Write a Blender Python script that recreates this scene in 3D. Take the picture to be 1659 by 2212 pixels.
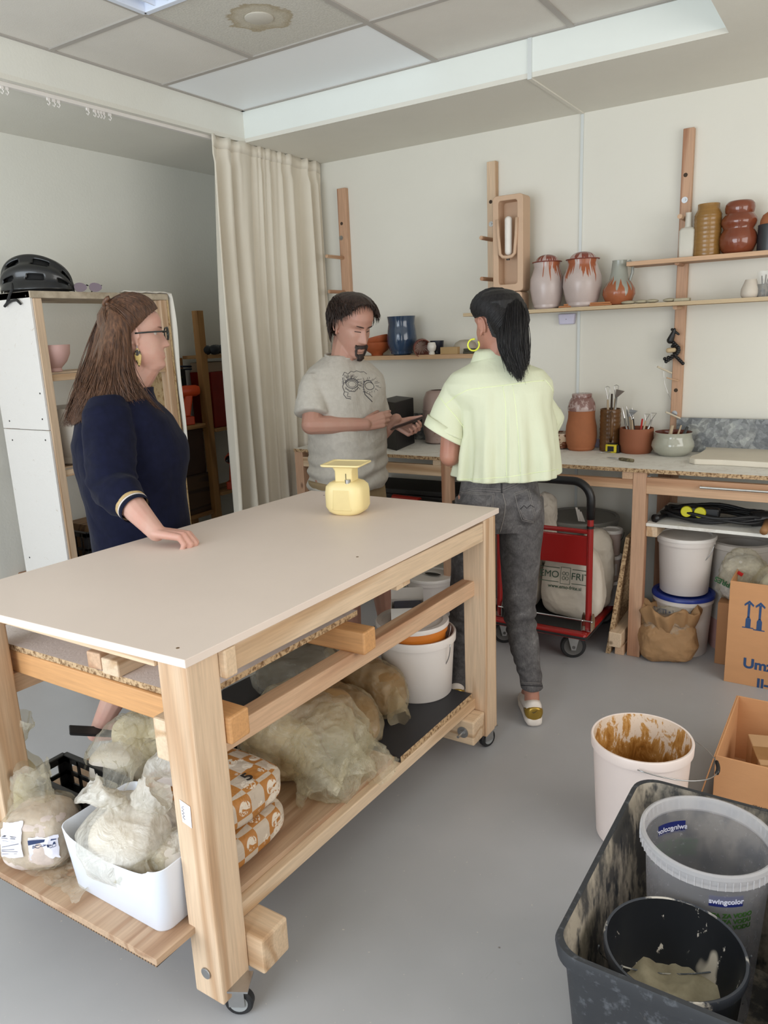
import bpy, bmesh, math, random
from math import sin, cos, pi, radians as RAD, sqrt, atan2, exp
from mathutils import Vector as V, Matrix, noise, Quaternion
random.seed(7)
for _o in list(bpy.data.objects): bpy.data.objects.remove(_o)
SC = bpy.context.scene
COL = SC.collection
# ------------------------------------------------------------------ camera
CAMZ = 1.55
yaw, pitch, roll = 0.57695416, 0.23314443, -0.04278288
cf = V((-sin(yaw)*cos(pitch), cos(yaw)*cos(pitch), -sin(pitch)))
cr0 = V((cos(yaw), sin(yaw), 0)); cu0 = cr0.cross(cf)
cr = cos(roll)*cr0 + sin(roll)*cu0; cu = -sin(roll)*cr0 + cos(roll)*cu0
CW, CH, CF = 1659, 2212, 1629.9
CC = V((0, 0, CAMZ))
cam = bpy.data.cameras.new('camera'); camo = bpy.data.objects.new('camera', cam); COL.objects.link(camo)
M = Matrix((cr, cu, -cf)).transposed().to_4x4(); M.translation = CC
camo.matrix_world = M
cam.sensor_fit = 'HORIZONTAL'; cam.sensor_width = 36.0; cam.lens = CF/CW*36.0; cam.clip_start = 0.05
SC.camera = camo
# ------------------------------------------------------------------ light
SC.view_settings.view_transform = 'Standard'; SC.view_settings.look = 'None'
SC.view_settings.gamma = 1.0; SC.view_settings.use_curve_mapping = False
SC.view_settings.exposure = 0.36
wd = bpy.data.worlds.new('daylight'); SC.world = wd; wd.use_nodes = True
wd.node_tree.nodes['Background'].inputs[0].default_value = (0.75, 0.87, 1.0, 1)
wd.node_tree.nodes['Background'].inputs[1].default_value = 1.0
def area(name, loc, target, sx, sy, power, color):
    l = bpy.data.lights.new(name, 'AREA'); l.shape = 'RECTANGLE'; l.size = sx; l.size_y = sy
    l.energy = power; l.color = color
    o = bpy.data.objects.new(name, l); COL.objects.link(o); o.location = loc
    o.rotation_euler = (V(target)-V(loc)).to_track_quat('-Z', 'Y').to_euler()
    return o
area('window_daylight', (-1.75, -1.42, 1.35), (-1.5, 1.6, 1.2), 2.7, 2.0, 66, (0.85, 0.93, 1.0))
area('window_daylight_small', (0.7, -1.42, 1.5), (0.4, 1.0, 1.2), 0.9, 1.7, 8, (1.0, 0.93, 0.85))
area('side_window_daylight', (1.62, 1.6, 1.65), (-2.5, 1.9, 1.5), 2.5, 1.3, 27, (1.0, 0.93, 0.85))
# ------------------------------------------------------------------ measuring helpers: where a line of sight meets a real plane
def ray(x, y): return cr*((x-CW/2)/CF) - cu*((y-CH/2)/CF) + cf
def Pz(x, y, z): d = ray(x, y); return CC + d*((z-CC.z)/d.z)
def Py(x, y, Y): d = ray(x, y); return CC + d*(Y/d.y)
def Px(x, y, X): d = ray(x, y); return CC + d*(X/d.x)
def Pd(x, y, rng):
    d = ray(x, y); return CC + d*(rng/sqrt(d.x**2+d.y**2))
# ------------------------------------------------------------------ objects
def link(o):
    COL.objects.link(o); return o
def tag(o, label, cat, group=None, kind=None):
    if label: o['label'] = label
    if cat: o['category'] = cat
    if group: o['group'] = group
    if kind: o['kind'] = kind
    return o
def thing(name, label, cat, loc=(0, 0, 0), rz=0, group=None):
    o = bpy.data.objects.new(name, None); o.empty_display_size = 0.05; link(o)
    o.location = loc; o.rotation_euler = (0, 0, rz)
    return tag(o, label, cat, group)
def dup(root, loc=None, rz=None, label=None, group=None):
    r = link(root.copy())
    if loc is not None: r.location = loc
    if rz is not None: r.rotation_euler = (0, 0, rz)
    if label: r['label'] = label
    if group: r['group'] = group
    for ch in list(root.children):
        c = link(ch.copy()); c.parent = r
        for g in list(ch.children):
            d = link(g.copy()); d.parent = c
    return r
class MB:
    def __init__(s): s.b = bmesh.new(); s.mi = 0
    def _mark(s, n0):
        if s.mi:
            s.b.faces.ensure_lookup_table()
            for f in s.b.faces[n0:]: f.material_index = s.mi
    def box(s, x0, y0, z0, x1, y1, z1, m=None):
        n0 = len(s.b.faces)
        vs = [s.b.verts.new(V(p) if m is None else m @ V(p)) for p in
              [(x0,y0,z0),(x1,y0,z0),(x1,y1,z0),(x0,y1,z0),(x0,y0,z1),(x1,y0,z1),(x1,y1,z1),(x0,y1,z1)]]
        for q in [(3,2,1,0),(4,5,6,7),(0,1,5,4),(1,2,6,5),(2,3,7,6),(3,0,4,7)]: s.b.faces.new([vs[i] for i in q])
        s._mark(n0); return s
    def hexa(s, bot, top):
        n0 = len(s.b.faces)
        vs = [s.b.verts.new(V(p)) for p in list(bot)+list(top)]; n = len(bot)
        s.b.faces.new(vs[:n][::-1]); s.b.faces.new(vs[n:])
        for i in range(n): j = (i+1) % n; s.b.faces.new([vs[i], vs[j], vs[n+j], vs[n+i]])
        s._mark(n0); return s
    def beam(s, a, b, w, h, up=(0, 0, 1)):
        a, b = V(a), V(b); d = (b-a).normalized(); u = V(up); r = d.cross(u).normalized(); u = r.cross(d)
        P = lambda c: [c-r*w/2-u*h/2, c+r*w/2-u*h/2, c+r*w/2+u*h/2, c-r*w/2+u*h/2]
        return s.hexa(P(a), P(b))
    def loft(s, rings, cap0=True, cap1=True, close=True):
        n0 = len(s.b.faces)
        R = [[s.b.verts.new(V(p)) for p in r] for r in rings]; n = len(R[0])
        for A, B in zip(R, R[1:]):
            for i in range(n if close else n-1):
                j = (i+1) % n; s.b.faces.new([A[i], A[j], B[j], B[i]])
        if cap0: s.b.faces.new(R[0][::-1])
        if cap1: s.b.faces.new(R[-1])
        s._mark(n0); return s
    def lathe(s, prof, n=40, c=(0, 0, 0), m=None, squash=1.0):
        c = V(c); rings = []
        for (r, z) in prof:
            ring = [V((max(r, 1e-4)*cos(2*pi*i/n), max(r, 1e-4)*sin(2*pi*i/n)*squash, z)) for i in range(n)]
            rings.append([(p if m is None else m @ p)+c for p in ring])
        return s.loft(rings, prof[0][0] < 2e-3, prof[-1][0] < 2e-3)
    def tube(s, pts, r, n=8, caps=True):
        pts = [V(p) for p in pts]; rs = r if isinstance(r, (list, tuple)) else [r]*len(pts)
        rings = []; prev = None
        for i, p in enumerate(pts):
            d = (pts[min(i+1, len(pts)-1)]-pts[max(i-1, 0)])
            if d.length < 1e-9: d = V((0, 0, 1))
            d.normalize()
            if prev is None:
                a = V((0, 0, 1)) if abs(d.z) < .9 else V((1, 0, 0))
                u = d.cross(a).normalized()
            else:
                u = (prev - d*prev.dot(d)); u = u.normalized() if u.length > 1e-6 else d.orthogonal().normalized()
            prev = u; w = d.cross(u)
            rings.append([p+(u*cos(2*pi*k/n)+w*sin(2*pi*k/n))*rs[i] for k in range(n)])
        return s.loft(rings, caps, caps)
    def cyl(s, a, b, r, n=20): return s.tube([a, b], r, n)
    def prism(s, poly, a, b):
        return s.hexa([V(p)+V(a) for p in poly], [V(p)+V(b) for p in poly])
    def ell(s, c, rx, ry, rz, n=16, k=10, m=None):
        rings = []
        for j in range(k+1):
            t = -pi/2+pi*j/k; cz = max(cos(t), 1e-3)
            ring = [V((rx*cz*cos(2*pi*i/n), ry*cz*sin(2*pi*i/n), rz*sin(t))) for i in range(n)]
            rings.append([(p if m is None else m @ p)+V(c) for p in ring])
        return s.loft(rings)
    def caps(s, a, b, ra, rb, n=12):
        a, b = V(a), V(b); d = b-a; L = d.length; d = d.normalized() if L > 1e-9 else V((0, 0, 1))
        u = d.orthogonal().normalized(); w = d.cross(u); rings = []
        for j in range(6):
            t = pi/2*(1-j/5.0); rings.append((a-d*ra*sin(t), max(ra*cos(t), 1e-4)))
        for j in range(6):
            t = pi/2*j/5.0; rings.append((b+d*rb*sin(t), max(rb*cos(t), 1e-4)))
        return s.loft([[c+(u*cos(2*pi*k/n)+w*sin(2*pi*k/n))*r for k in range(n)] for c, r in rings])
    def chain(s, pts, rs):
        for i in range(len(pts)-1): s.caps(pts[i], pts[i+1], rs[i], rs[i+1])
        return s
    def bridge_flat(s, poly): 
        n0 = len(s.b.faces); s.b.faces.new([s.b.verts.new(V(p)) for p in poly]); s._mark(n0); return s
    def mesh(s, name):
        me = bpy.data.meshes.new(name); bmesh.ops.recalc_face_normals(s.b, faces=s.b.faces[:]); s.b.to_mesh(me); return me
    def build(s, name, mat, parent=None, bevel=0, smooth=False, seg=2, label=None, fix=True, ang=35, sub=0, solid=0, soff=-1):
        if fix: bmesh.ops.recalc_face_normals(s.b, faces=s.b.faces[:])
        me = bpy.data.meshes.new(name); s.b.to_mesh(me); s.b.free()
        for mt in (mat if isinstance(mat, (list, tuple)) else [mat]): me.materials.append(mt)
        o = link(bpy.data.objects.new(name, me))
        if parent is not None: o.parent = parent
        if label: o['label'] = label
        if solid:
            md = o.modifiers.new('solid', 'SOLIDIFY'); md.thickness = solid; md.offset = soff
        if bevel:
            md = o.modifiers.new('bevel', 'BEVEL'); md.width = bevel; md.segments = seg; md.limit_method = 'ANGLE'; md.angle_limit = RAD(40)
        if sub:
            md = o.modifiers.new('sub', 'SUBSURF'); md.levels = sub; md.render_levels = sub
        if smooth:
            me.polygons.foreach_set('use_smooth', [True]*len(me.polygons))
            if smooth != 'all':
                try: me.set_sharp_from_angle(angle=RAD(ang))
                except Exception: pass
        return o
def struct(mb, name, mat, **k):
    o = mb.build(name, mat, **k); o['kind'] = 'structure'; return o
def remesh(mb, voxel, smooth=4, fac=0.5):
    """one continuous surface from overlapping closed shapes"""
    me = mb.mesh('tmp'); mb.b.free(); o = link(bpy.data.objects.new('tmp', me))
    m = o.modifiers.new('r', 'REMESH'); m.mode = 'VOXEL'; m.voxel_size = voxel; m.adaptivity = 0
    if smooth:
        q = o.modifiers.new('s', 'SMOOTH'); q.factor = fac; q.iterations = smooth
    dg = bpy.context.evaluated_depsgraph_get(); ev = o.evaluated_get(dg)
    out = bpy.data.meshes.new_from_object(ev)
    bpy.data.objects.remove(o); bpy.data.meshes.remove(me)
    return out
def obj_from(me, name, mats, parent=None, label=None):
    me.materials.clear()
    for mt in (mats if isinstance(mats, (list, tuple)) else [mats]): me.materials.append(mt)
    me.polygons.foreach_set('use_smooth', [True]*len(me.polygons))
    o = link(bpy.data.objects.new(name, me)); o.parent = parent
    if label: o['label'] = label
    return o
def text(name, body, size, mat, parent, M4, bend=None, ext=0.0004, align='CENTER', shear=0, label=None, sx=1.0, bold=0):
    c = bpy.data.curves.new('t', 'FONT'); c.body = body; c.size = size; c.extrude = ext; c.align_x = align; c.align_y = 'CENTER'; c.shear = shear
    c.offset = bold
    o = link(bpy.data.objects.new('t', c)); dg = bpy.context.evaluated_depsgraph_get()
    me = bpy.data.meshes.new_from_object(o.evaluated_get(dg)); bpy.data.objects.remove(o); bpy.data.curves.remove(c)
    for v in me.vertices:
        p = V((v.co.x*sx, v.co.y, v.co.z))
        if bend:
            a = p.x/bend; p = V(((bend+p.z)*sin(a), p.y, (bend+p.z)*cos(a)-bend))
        v.co = M4 @ p
    me.materials.clear(); me.materials.append(mat); me.name = name
    o = link(bpy.data.objects.new(name, me)); o.parent = parent
    if label: o['label'] = label
    return o
def frame(o, x, y):
    """matrix with origin o, local x, y; z = x cross y"""
    x = V(x).normalized(); y = V(y); z = x.cross(y).normalized(); y = z.cross(x)
    m = Matrix((x, y, z)).transposed().to_4x4(); m.translation = V(o); return m
# ------------------------------------------------------------------ materials
def toL(t, p):  # world point in a thing's own axes
    return (Matrix.Translation(t.location) @ Matrix.Rotation(t.rotation_euler[2], 4, 'Z')).inverted() @ V(p)
def S(v):  # sRGB 0-255 to linear
    r = []
    for c in v:
        c /= 255.0; r.append(c/12.92 if c <= .04045 else ((c+.055)/1.055)**2.4)
    return tuple(r)+(1.0,)
def newmat(name):
    m = bpy.data.materials.new(name); m.use_nodes = True; nt = m.node_tree; b = nt.nodes['Principled BSDF']
    return m, nt, b
def nd(nt, t, **k):
    n = nt.nodes.new(t)
    for a, v in k.items():
        if a[0] == '_': n.inputs[int(a[1:])].default_value = v
        else: setattr(n, a, v)
    return n
def ramp(nt, src, stops):
    r = nt.nodes.new('ShaderNodeValToRGB'); e = r.color_ramp.elements
    while len(e) > 1: e.remove(e[-1])
    e[0].position, e[0].color = stops[0][0], stops[0][1]
    for p, c in stops[1:]:
        x = e.new(p); x.color = c
    nt.links.new(src, r.inputs[0]); return r
def coords(nt, scale=(1, 1, 1), rot=(0, 0, 0), loc=(0, 0, 0)):
    tc = nt.nodes.new('ShaderNodeTexCoord'); mp = nt.nodes.new('ShaderNodeMapping')
    mp.inputs['Scale'].default_value = scale; mp.inputs['Rotation'].default_value = rot; mp.inputs['Location'].default_value = loc
    nt.links.new(tc.outputs['Object'], mp.inputs[0]); return mp.outputs[0]
def noise_n(nt, vec, scale, detail=3, rough=.5, dist=0):
    n = nt.nodes.new('ShaderNodeTexNoise'); n.inputs['Scale'].default_value = scale; n.inputs['Detail'].default_value = detail
    n.inputs['Roughness'].default_value = rough; n.inputs['Distortion'].default_value = dist
    nt.links.new(vec, n.inputs['Vector']); return n.outputs['Fac']
def bump(nt, b, src, strength=.3, dist=.01):
    n = nt.nodes.new('ShaderNodeBump'); n.inputs['Strength'].default_value = strength; n.inputs['Distance'].default_value = dist
    nt.links.new(src, n.inputs['Height']); nt.links.new(n.outputs[0], b.inputs['Normal'])
def mixc(nt, fac, a, b, mode='MIX'):
    n = nt.nodes.new('ShaderNodeMix'); n.data_type = 'RGBA'; n.blend_type = mode
    for sock, v in ((n.inputs[0], fac), (n.inputs[6], a), (n.inputs[7], b)):
        if isinstance(v, (int, float)): sock.default_value = v
        elif isinstance(v, tuple): sock.default_value = v
        else: nt.links.new(v, sock)
    return n.outputs[2]
def mul(c, k): return (c[0]*k, c[1]*k, c[2]*k, 1)
def plain(name, rgb, rough=.5, var=.08, scale=6, bmp=0, bscale=60, metal=0, spec=.5, coat=0, stretch=(1, 1, 1), bdist=.002, sheen=0):
    m, nt, b = newmat(name); c = S(rgb); vec = coords(nt, stretch)
    f = noise_n(nt, vec, scale, 4, .6)
    r = ramp(nt, f, [(.3, mul(c, 1-var)), (.7, mul(c, 1+var))])
    nt.links.new(r.outputs[0], b.inputs['Base Color'])
    b.inputs['Roughness'].default_value = rough; b.inputs['Metallic'].default_value = metal
    b.inputs['Specular IOR Level'].default_value = spec; b.inputs['Coat Weight'].default_value = coat
    if sheen: b.inputs['Sheen Weight'].default_value = sheen
    if bmp: bump(nt, b, noise_n(nt, vec, bscale, 3), bmp, bdist)
    return m
def speck(name, rgb, rgb2, scale, lo, hi, rough=.5, extra=None, bmp=0, stretch=(1, 1, 1), detail=6, dist=0, spec=.5, metal=0):
    """base colour with blotches of a second colour where noise is high"""
    m, nt, b = newmat(name); vec = coords(nt, stretch)
    f = noise_n(nt, vec, scale, detail, .65, dist)
    r = ramp(nt, f, [(lo, S(rgb)), (hi, S(rgb2))]); out = r.outputs[0]
    if extra:
        for (rgb3, sc3, lo3, hi3) in extra:
            f3 = noise_n(nt, vec, sc3, 3, .6); rr = ramp(nt, f3, [(lo3, (0, 0, 0, 1)), (hi3, (1, 1, 1, 1))])
            out = mixc(nt, rr.outputs[0], out, S(rgb3))
    nt.links.new(out, b.inputs['Base Color']); b.inputs['Roughness'].default_value = rough
    b.inputs['Specular IOR Level'].default_value = spec; b.inputs['Metallic'].default_value = metal
    if bmp: bump(nt, b, f, bmp, .003)
    return m
def wood(name, light, dark, axis='x', rough=.6, rings=26, knots=True, off=0.0):
    m, nt, b = newmat(name)
    sc = {'x': (.045, 1, 1), 'y': (1, .045, 1), 'z': (1, 1, .045)}[axis]
    vec = coords(nt, sc, loc=(off, off*.7, off*.3))
    big = noise_n(nt, vec, 7, 2, .4, .6)
    mth = nd(nt, 'ShaderNodeMath', operation='MULTIPLY', _1=rings); nt.links.new(big, mth.inputs[0])
    sn = nd(nt, 'ShaderNodeMath', operation='SINE'); nt.links.new(mth.outputs[0], sn.inputs[0])
    mr = nd(nt, 'ShaderNodeMapRange'); mr.inputs[1].default_value = -1; mr.inputs[2].default_value = 1
    nt.links.new(sn.outputs[0], mr.inputs[0])
    L_, D_ = S(light), S(dark)
    r = ramp(nt, mr.outputs[0], [(0, L_), (.62, L_), (1, D_)])
    fine = noise_n(nt, vec, 140, 3, .6)
    r2 = ramp(nt, fine, [(.3, (.86, .86, .86, 1)), (.7, (1.08, 1.08, 1.08, 1))])
    out = mixc(nt, 1.0, r.outputs[0], r2.outputs[0], 'MULTIPLY')
    if knots:
        ksc = {'x': (.55, 1, 1), 'y': (1, .55, 1), 'z': (1, 1, .55)}[axis]
        v2 = coords(nt, ksc, loc=(off+.3, .1, .2)); vo = nt.nodes.new('ShaderNodeTexVoronoi'); vo.inputs['Scale'].default_value = 5.5
        nt.links.new(v2, vo.inputs['Vector'])
        kr = ramp(nt, vo.outputs['Distance'], [(0.0, (1, 1, 1, 1)), (.035, (.8, .8, .8, 1)), (.075, (0, 0, 0, 1))])
        out = mixc(nt, kr.outputs[0], out, mul(D_, .42))
    nt.links.new(out, b.inputs['Base Color']); b.inputs['Roughness'].default_value = rough
    bump(nt, b, fine, .12, .001)
    return m
def film(name, rgb, alpha=.45, rough=.25, tint=None):
    """thin crumpled plastic: partly see-through, partly milky, shiny"""
    m, nt, b = newmat(name); vec = coords(nt)
    b.inputs['Base Color'].default_value = S(rgb); b.inputs['Roughness'].default_value = rough
    b.inputs['Specular IOR Level'].default_value = .7
    n = noise_n(nt, vec, 9, 5, .7, .8); n2 = noise_n(nt, vec, 13, 4, .55, 1.4)
    ab = nd(nt, 'ShaderNodeMath', operation='SUBTRACT', _1=.5); nt.links.new(n2, ab.inputs[0]); ab2 = nd(nt, 'ShaderNodeMath', operation='ABSOLUTE'); nt.links.new(ab.outputs[0], ab2.inputs[0])
    bump(nt, b, ab2.outputs[0], .85, .02)
    tr = nt.nodes.new('ShaderNodeBsdfTransparent'); tr.inputs[0].default_value = S(tint or (250, 248, 240))
    tl = nt.nodes.new('ShaderNodeBsdfTranslucent'); tl.inputs[0].default_value = S(rgb)
    mx0 = nt.nodes.new('ShaderNodeMixShader'); mx0.inputs[0].default_value = .3
    nt.links.new(b.outputs[0], mx0.inputs[1]); nt.links.new(tl.outputs[0], mx0.inputs[2])
    mx = nt.nodes.new('ShaderNodeMixShader')
    r = ramp(nt, n, [(.35, (alpha*.6,)*3+(1,)), (.65, (min(alpha*1.45, 1),)*3+(1,))])
    nt.links.new(r.outputs[0], mx.inputs[0]); nt.links.new(tr.outputs[0], mx.inputs[1]); nt.links.new(mx0.outputs[0], mx.inputs[2])
    nt.links.new(mx.outputs[0], nt.nodes['Material Output'].inputs[0])
    return m
def osb(name, base=(222, 214, 205), rub=(150, 118, 80), sc=11, lo=.60, hi=.70, rough=.65):
    m, nt, b = newmat(name); vec = coords(nt, (1, 1, 1))
    vo = nt.nodes.new('ShaderNodeTexVoronoi'); vo.inputs['Scale'].default_value = 38; nt.links.new(vec, vo.inputs['Vector'])
    f = noise_n(nt, vec, sc, 6, .75, 1.6)
    r = ramp(nt, f, [(lo, S(base)), (hi, S(rub))])
    nt.links.new(r.outputs[0], b.inputs['Base Color']); b.inputs['Roughness'].default_value = rough
    bump(nt, b, noise_n(nt, vec, 24, 5, .7, 1.5), .45, .004)
    return m
WALL = plain('wall_paint', (228, 225, 214), .85, .015, 2, .15, 180, bdist=.001)
WALLL = plain('wall_paint_left', (230, 229, 220), .85, .02, 2, .3, 90, bdist=.002)
CEIL = plain('ceiling_paint', (226, 223, 212), .9, .02, 3, .3, 120)
TILE = plain('ceiling_tile_fibre', (222, 217, 208), .9, .03, 4, .4, 160)
SOFFIT = plain('soffit_white', (236, 240, 234), .7, .01, 3, .15, 40)
WOODX = wood('pine_x', (216, 188, 156), (188, 152, 116), 'x')
WOODY = wood('pine_y', (216, 190, 160), (190, 156, 120), 'y')
WOODZ = wood('pine_z', (216, 188, 158), (190, 154, 120), 'z')
REDX = wood('larch_x', (204, 166, 132), (176, 132, 98), 'x', rings=20)
REDY = wood('larch_y', (204, 168, 136), (174, 130, 98), 'y', rings=20, off=3)
REDZ = wood('larch_z', (198, 158, 128), (168, 120, 90), 'z', rings=18, off=5)
ORNX = wood('orange_beam_x', (204, 152, 100), (180, 124, 74), 'x', rings=12, off=2)
PLYX = wood('plywood_x', (220, 190, 150), (182, 144, 102), 'x', rings=40, knots=False)
LAMY = wood('oak_laminate', (186, 156, 128), (162, 128, 100), 'y', rings=30, knots=False)
CHIP = speck('chipboard_edge', (196, 166, 128), (116, 84, 52), 90, .45, .6, .8, bmp=.4)
OSBW = osb('whitewashed_osb')
BLACKP = plain('black_plastic', (22, 22, 24), .4, .1, 12, .1, 80)
RUBBER = plain('black_rubber', (30, 30, 32), .6, .1, 20)
STEEL = plain('zinc_steel', (176, 176, 176), .3, .06, 30, metal=.9)
CHROME = plain('chrome', (210, 210, 208), .18, .03, 20, metal=1)
PLW = plain('white_plastic', (232, 226, 220), .35, .02, 5)
PLW2 = plain('cool_white_plastic', (226, 232, 244), .3, .01, 5)
INK = plain('dark_blue_ink', (40, 56, 96), .6, .05)
TERRA = plain('terracotta', (160, 98, 62), .75, .08, 14, .25, 120, bdist=.001)
CARD = plain('cardboard', (204, 150, 104), .8, .04, 6, .15, 60, stretch=(1, 1, 3))
CARDI = plain('cardboard_inside', (172, 124, 84), .85, .05, 6)
def screw_head(mb, c, n, r=.004):
    mb.cyl(V(c), V(c)+V(n)*.0015, r, 10)
# ================================================================== room
FL, nt, b = newmat('painted_concrete_floor')
vec = coords(nt); f1 = noise_n(nt, vec, 1.1, 4, .6); f2 = noise_n(nt, vec, 70, 2, .5); f3 = noise_n(nt, vec, 9, 5, .7, 1.0)
r1 = ramp(nt, f1, [(.3, S((168, 168, 169))), (.7, S((182, 181, 183)))])
r2 = ramp(nt, f2, [(.73, (0, 0, 0, 1)), (.76, (1, 1, 1, 1))]); o1 = mixc(nt, r2.outputs[0], r1.outputs[0], S((205, 200, 190)))
r3 = ramp(nt, f3, [(.66, (0, 0, 0, 1)), (.85, (.5, .5, .5, 1))]); o2 = mixc(nt, r3.outputs[0], o1, S((128, 122, 114)))
vs = nt.nodes.new('ShaderNodeTexVoronoi'); vs.inputs['Scale'].default_value = 5; nt.links.new(vec, vs.inputs['Vector'])
r4 = ramp(nt, vs.outputs['Distance'], [(.012, (.8, .8, .8, 1)), (.022, (0, 0, 0, 1))]); o3 = mixc(nt, r4.outputs[0], o2, S((100, 90, 78)))
nt.links.new(o3, b.inputs['Base Color']); b.inputs['Roughness'].default_value = .42; b.inputs['Specular IOR Level'].default_value = .45
bump(nt, b, f1, .05, .01)
XL, XR, YB, YF, ZC, ZT = -3.65, 1.7, 4.0, -1.6, 2.565, 2.72
struct(MB().box(XL-.1, YF-.1, -.1, XR+.1, YB+.1, 0), 'floor', FL)
struct(MB().box(XL-.1, YB, 0, XR+.1, YB+.12, ZT+.2), 'wall_back', WALL)
struct(MB().box(XL-.12, YF-.1, 0, XL, YB, ZT+.2), 'wall_left', WALLL)
w = MB()
for (y0, y1, z0, z1) in ((YF-.1, .3, 0, ZT+.2), (2.9, YB, 0, ZT+.2), (.3, 2.9, 0, .95), (.3, 2.9, 2.35, ZT+.2)): w.box(XR, y0, z0, XR+.12, y1, z1)
struct(w, 'wall_right', WALL)
w = MB()
for (y0, y1, z0, z1) in ((.3, .36, .95, 2.35), (2.84, 2.9, .95, 2.35), (1.57, 1.63, .95, 2.35), (.36, 2.84, .95, 1.01), (.36, 2.84, 2.29, 2.35)): w.box(XR+.02, y0, z0, XR+.09, y1, z1)
struct(w, 'window_3', PLW, bevel=.004)
# front wall behind the viewer, with the glazed openings the daylight comes through
w = MB(); y0, y1 = YF-.12, YF
w.box(XL, y0, 0, -3.15, y1, ZT+.2); w.box(-.35, y0, 0, .2, y1, ZT+.2); w.box(1.2, y0, 0, XR, y1, ZT+.2)
w.box(-3.15, y0, 2.42, -.35, y1, ZT+.2); w.box(.2, y0, 2.42, 1.2, y1, ZT+.2); w.box(-3.15, y0, 0, -.35, y1, .28); w.box(.2, y0, 0, 1.2, y1, .6)
struct(w, 'wall_front', WALL)
for n, (a, c, z0) in enumerate(((-3.15, -.35, .28), (.2, 1.2, .6))):
    w = MB()
    for (p, q, r, s_) in ((a, a+.06, z0, 2.42), (c-.06, c, z0, 2.42), ((a+c)/2-.03, (a+c)/2+.03, z0, 2.42)): w.box(p, y0+.03, r, q, y1-.02, s_)
    w.box(a, y0+.03, z0, c, y1-.02, z0+.06); w.box(a, y0+.03, 2.36, c, y1-.02, 2.42)
    struct(w, 'window_%d' % (n+1), PLW, bevel=.004)
# ceiling: low slab around a raised coffer
CX0, CX1, CY0, CY1 = -2.937, -.56, YF, 3.31
w = MB()
w.box(XL, YF, ZC, CX0, YB, ZC+.02); w.box(CX0, CY1, ZC, CX1, YB, ZC+.02); w.box(CX1, YF, ZC, XR, YB, ZC+.02)
struct(w, 'ceiling', CEIL)
struct(MB().box(CX0-.02, YF, ZC+.02, CX0, CY1+.02, ZT+.02), 'trim_1', WALLL)      # rough plaster face of the beam
struct(MB().box(CX0, CY1, ZC+.02, CX1, CY1+.02, ZT+.02), 'trim_2', SOFFIT)
struct(MB().box(CX1, YF, ZC+.02, CX1+.02, CY1+.02, ZT+.02), 'trim_3', SOFFIT)
struct(MB().box(CX0, YF, ZT+.02, CX1, CY1, ZT+.06), 'ceiling_coffer', CEIL)
# suspended grid + tiles
gx = [CX0, -2.364, -1.77, -1.151, CX1]; gy = [CY1, 2.755, 2.17, 1.585, 1.0, .41, -.18, -.77, YF]
w = MB()
for x in gx[1:-1]: w.box(x-.012, YF, ZT-.006, x+.012, CY1 if x > -2.3 else gy[1], ZT+.004)
for y in gy[1:-1]: w.box(CX0, y-.012, ZT-.0055, CX1, y+.012, ZT+.0035)
w.box(CX0, YF, ZT-.005, CX0+.018, CY1, ZT+.003); w.box(CX0, CY1-.018, ZT-.005, CX1, CY1, ZT+.003); w.box(CX1-.018, YF, ZT-.005, CX1, CY1, ZT+.003)
struct(w, 'trim_4', plain('ceiling_grid_metal', (176, 170, 163), .6, .02))
LPAN = plain('light_panel_diffuser', (246, 249, 251), .35, .01, 3, spec=.4)
STAIN, nt, b = newmat('stained_fibre_tile'); vec = coords(nt)
ss = nt.nodes.new('ShaderNodeVectorMath'); ss.operation = 'DISTANCE'; ss.inputs[1].default_value = (-2.0675, 2.4625, ZT)
nt.links.new(vec, ss.inputs[0]); wob = noise_n(nt, vec, 14, 4, .6)
ad = nd(nt, 'ShaderNodeMath', operation='MULTIPLY_ADD', _1=.12); nt.links.new(wob, ad.inputs[0]); nt.links.new(ss.outputs['Value'], ad.inputs[2])
rr = ramp(nt, ad.outputs[0], [(.14, S((196, 188, 170))), (.178, S((172, 158, 132))), (.188, S((206, 202, 192)))])
sp = ramp(nt, noise_n(nt, vec, 160, 3, .6), [(.4, (.92, .92, .92, 1)), (.6, (1.04, 1.04, 1.04, 1))])
nt.links.new(mixc(nt, 1, rr.outputs[0], sp.outputs[0], 'MULTIPLY'), b.inputs['Base Color']); b.inputs['Roughness'].default_value = .9
bump(nt, b, noise_n(nt, vec, 120, 3), .5, .004)
w = MB(); wp = []; st = None
for i in range(len(gx)-1):
    for j in range(len(gy)-1):
        x0, x1, yb, yf = gx[i]+.011, gx[i+1]-.011, gy[j]-.011, gy[j+1]+.011
        if j == 0 and i in (0, 1): wp.append((x0, yf, x1, yb)); continue
        if (i, j) == (1, 1):
            struct(MB().box(x0, yf, ZT, x1, yb, ZT+.015), 'ceiling_tile', STAIN); continue
        if (i, j) == (1, 2) : continue
        w.box(x0, yf, ZT, x1, yb, ZT+.015)
struct(w, 'ceiling_tiles', TILE)
t = thing('ceiling_light', 'wide white rectangular light panel set flush in the corner of the raised ceiling', 'ceiling light', (-2.36, 3.03, ZT))
MB().box(wp[0][0]+2.36, wp[0][1]-3.03, -.001, wp[1][2]+2.36, wp[1][3]-3.03, .014).build('diffuser', LPAN, t)
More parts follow.
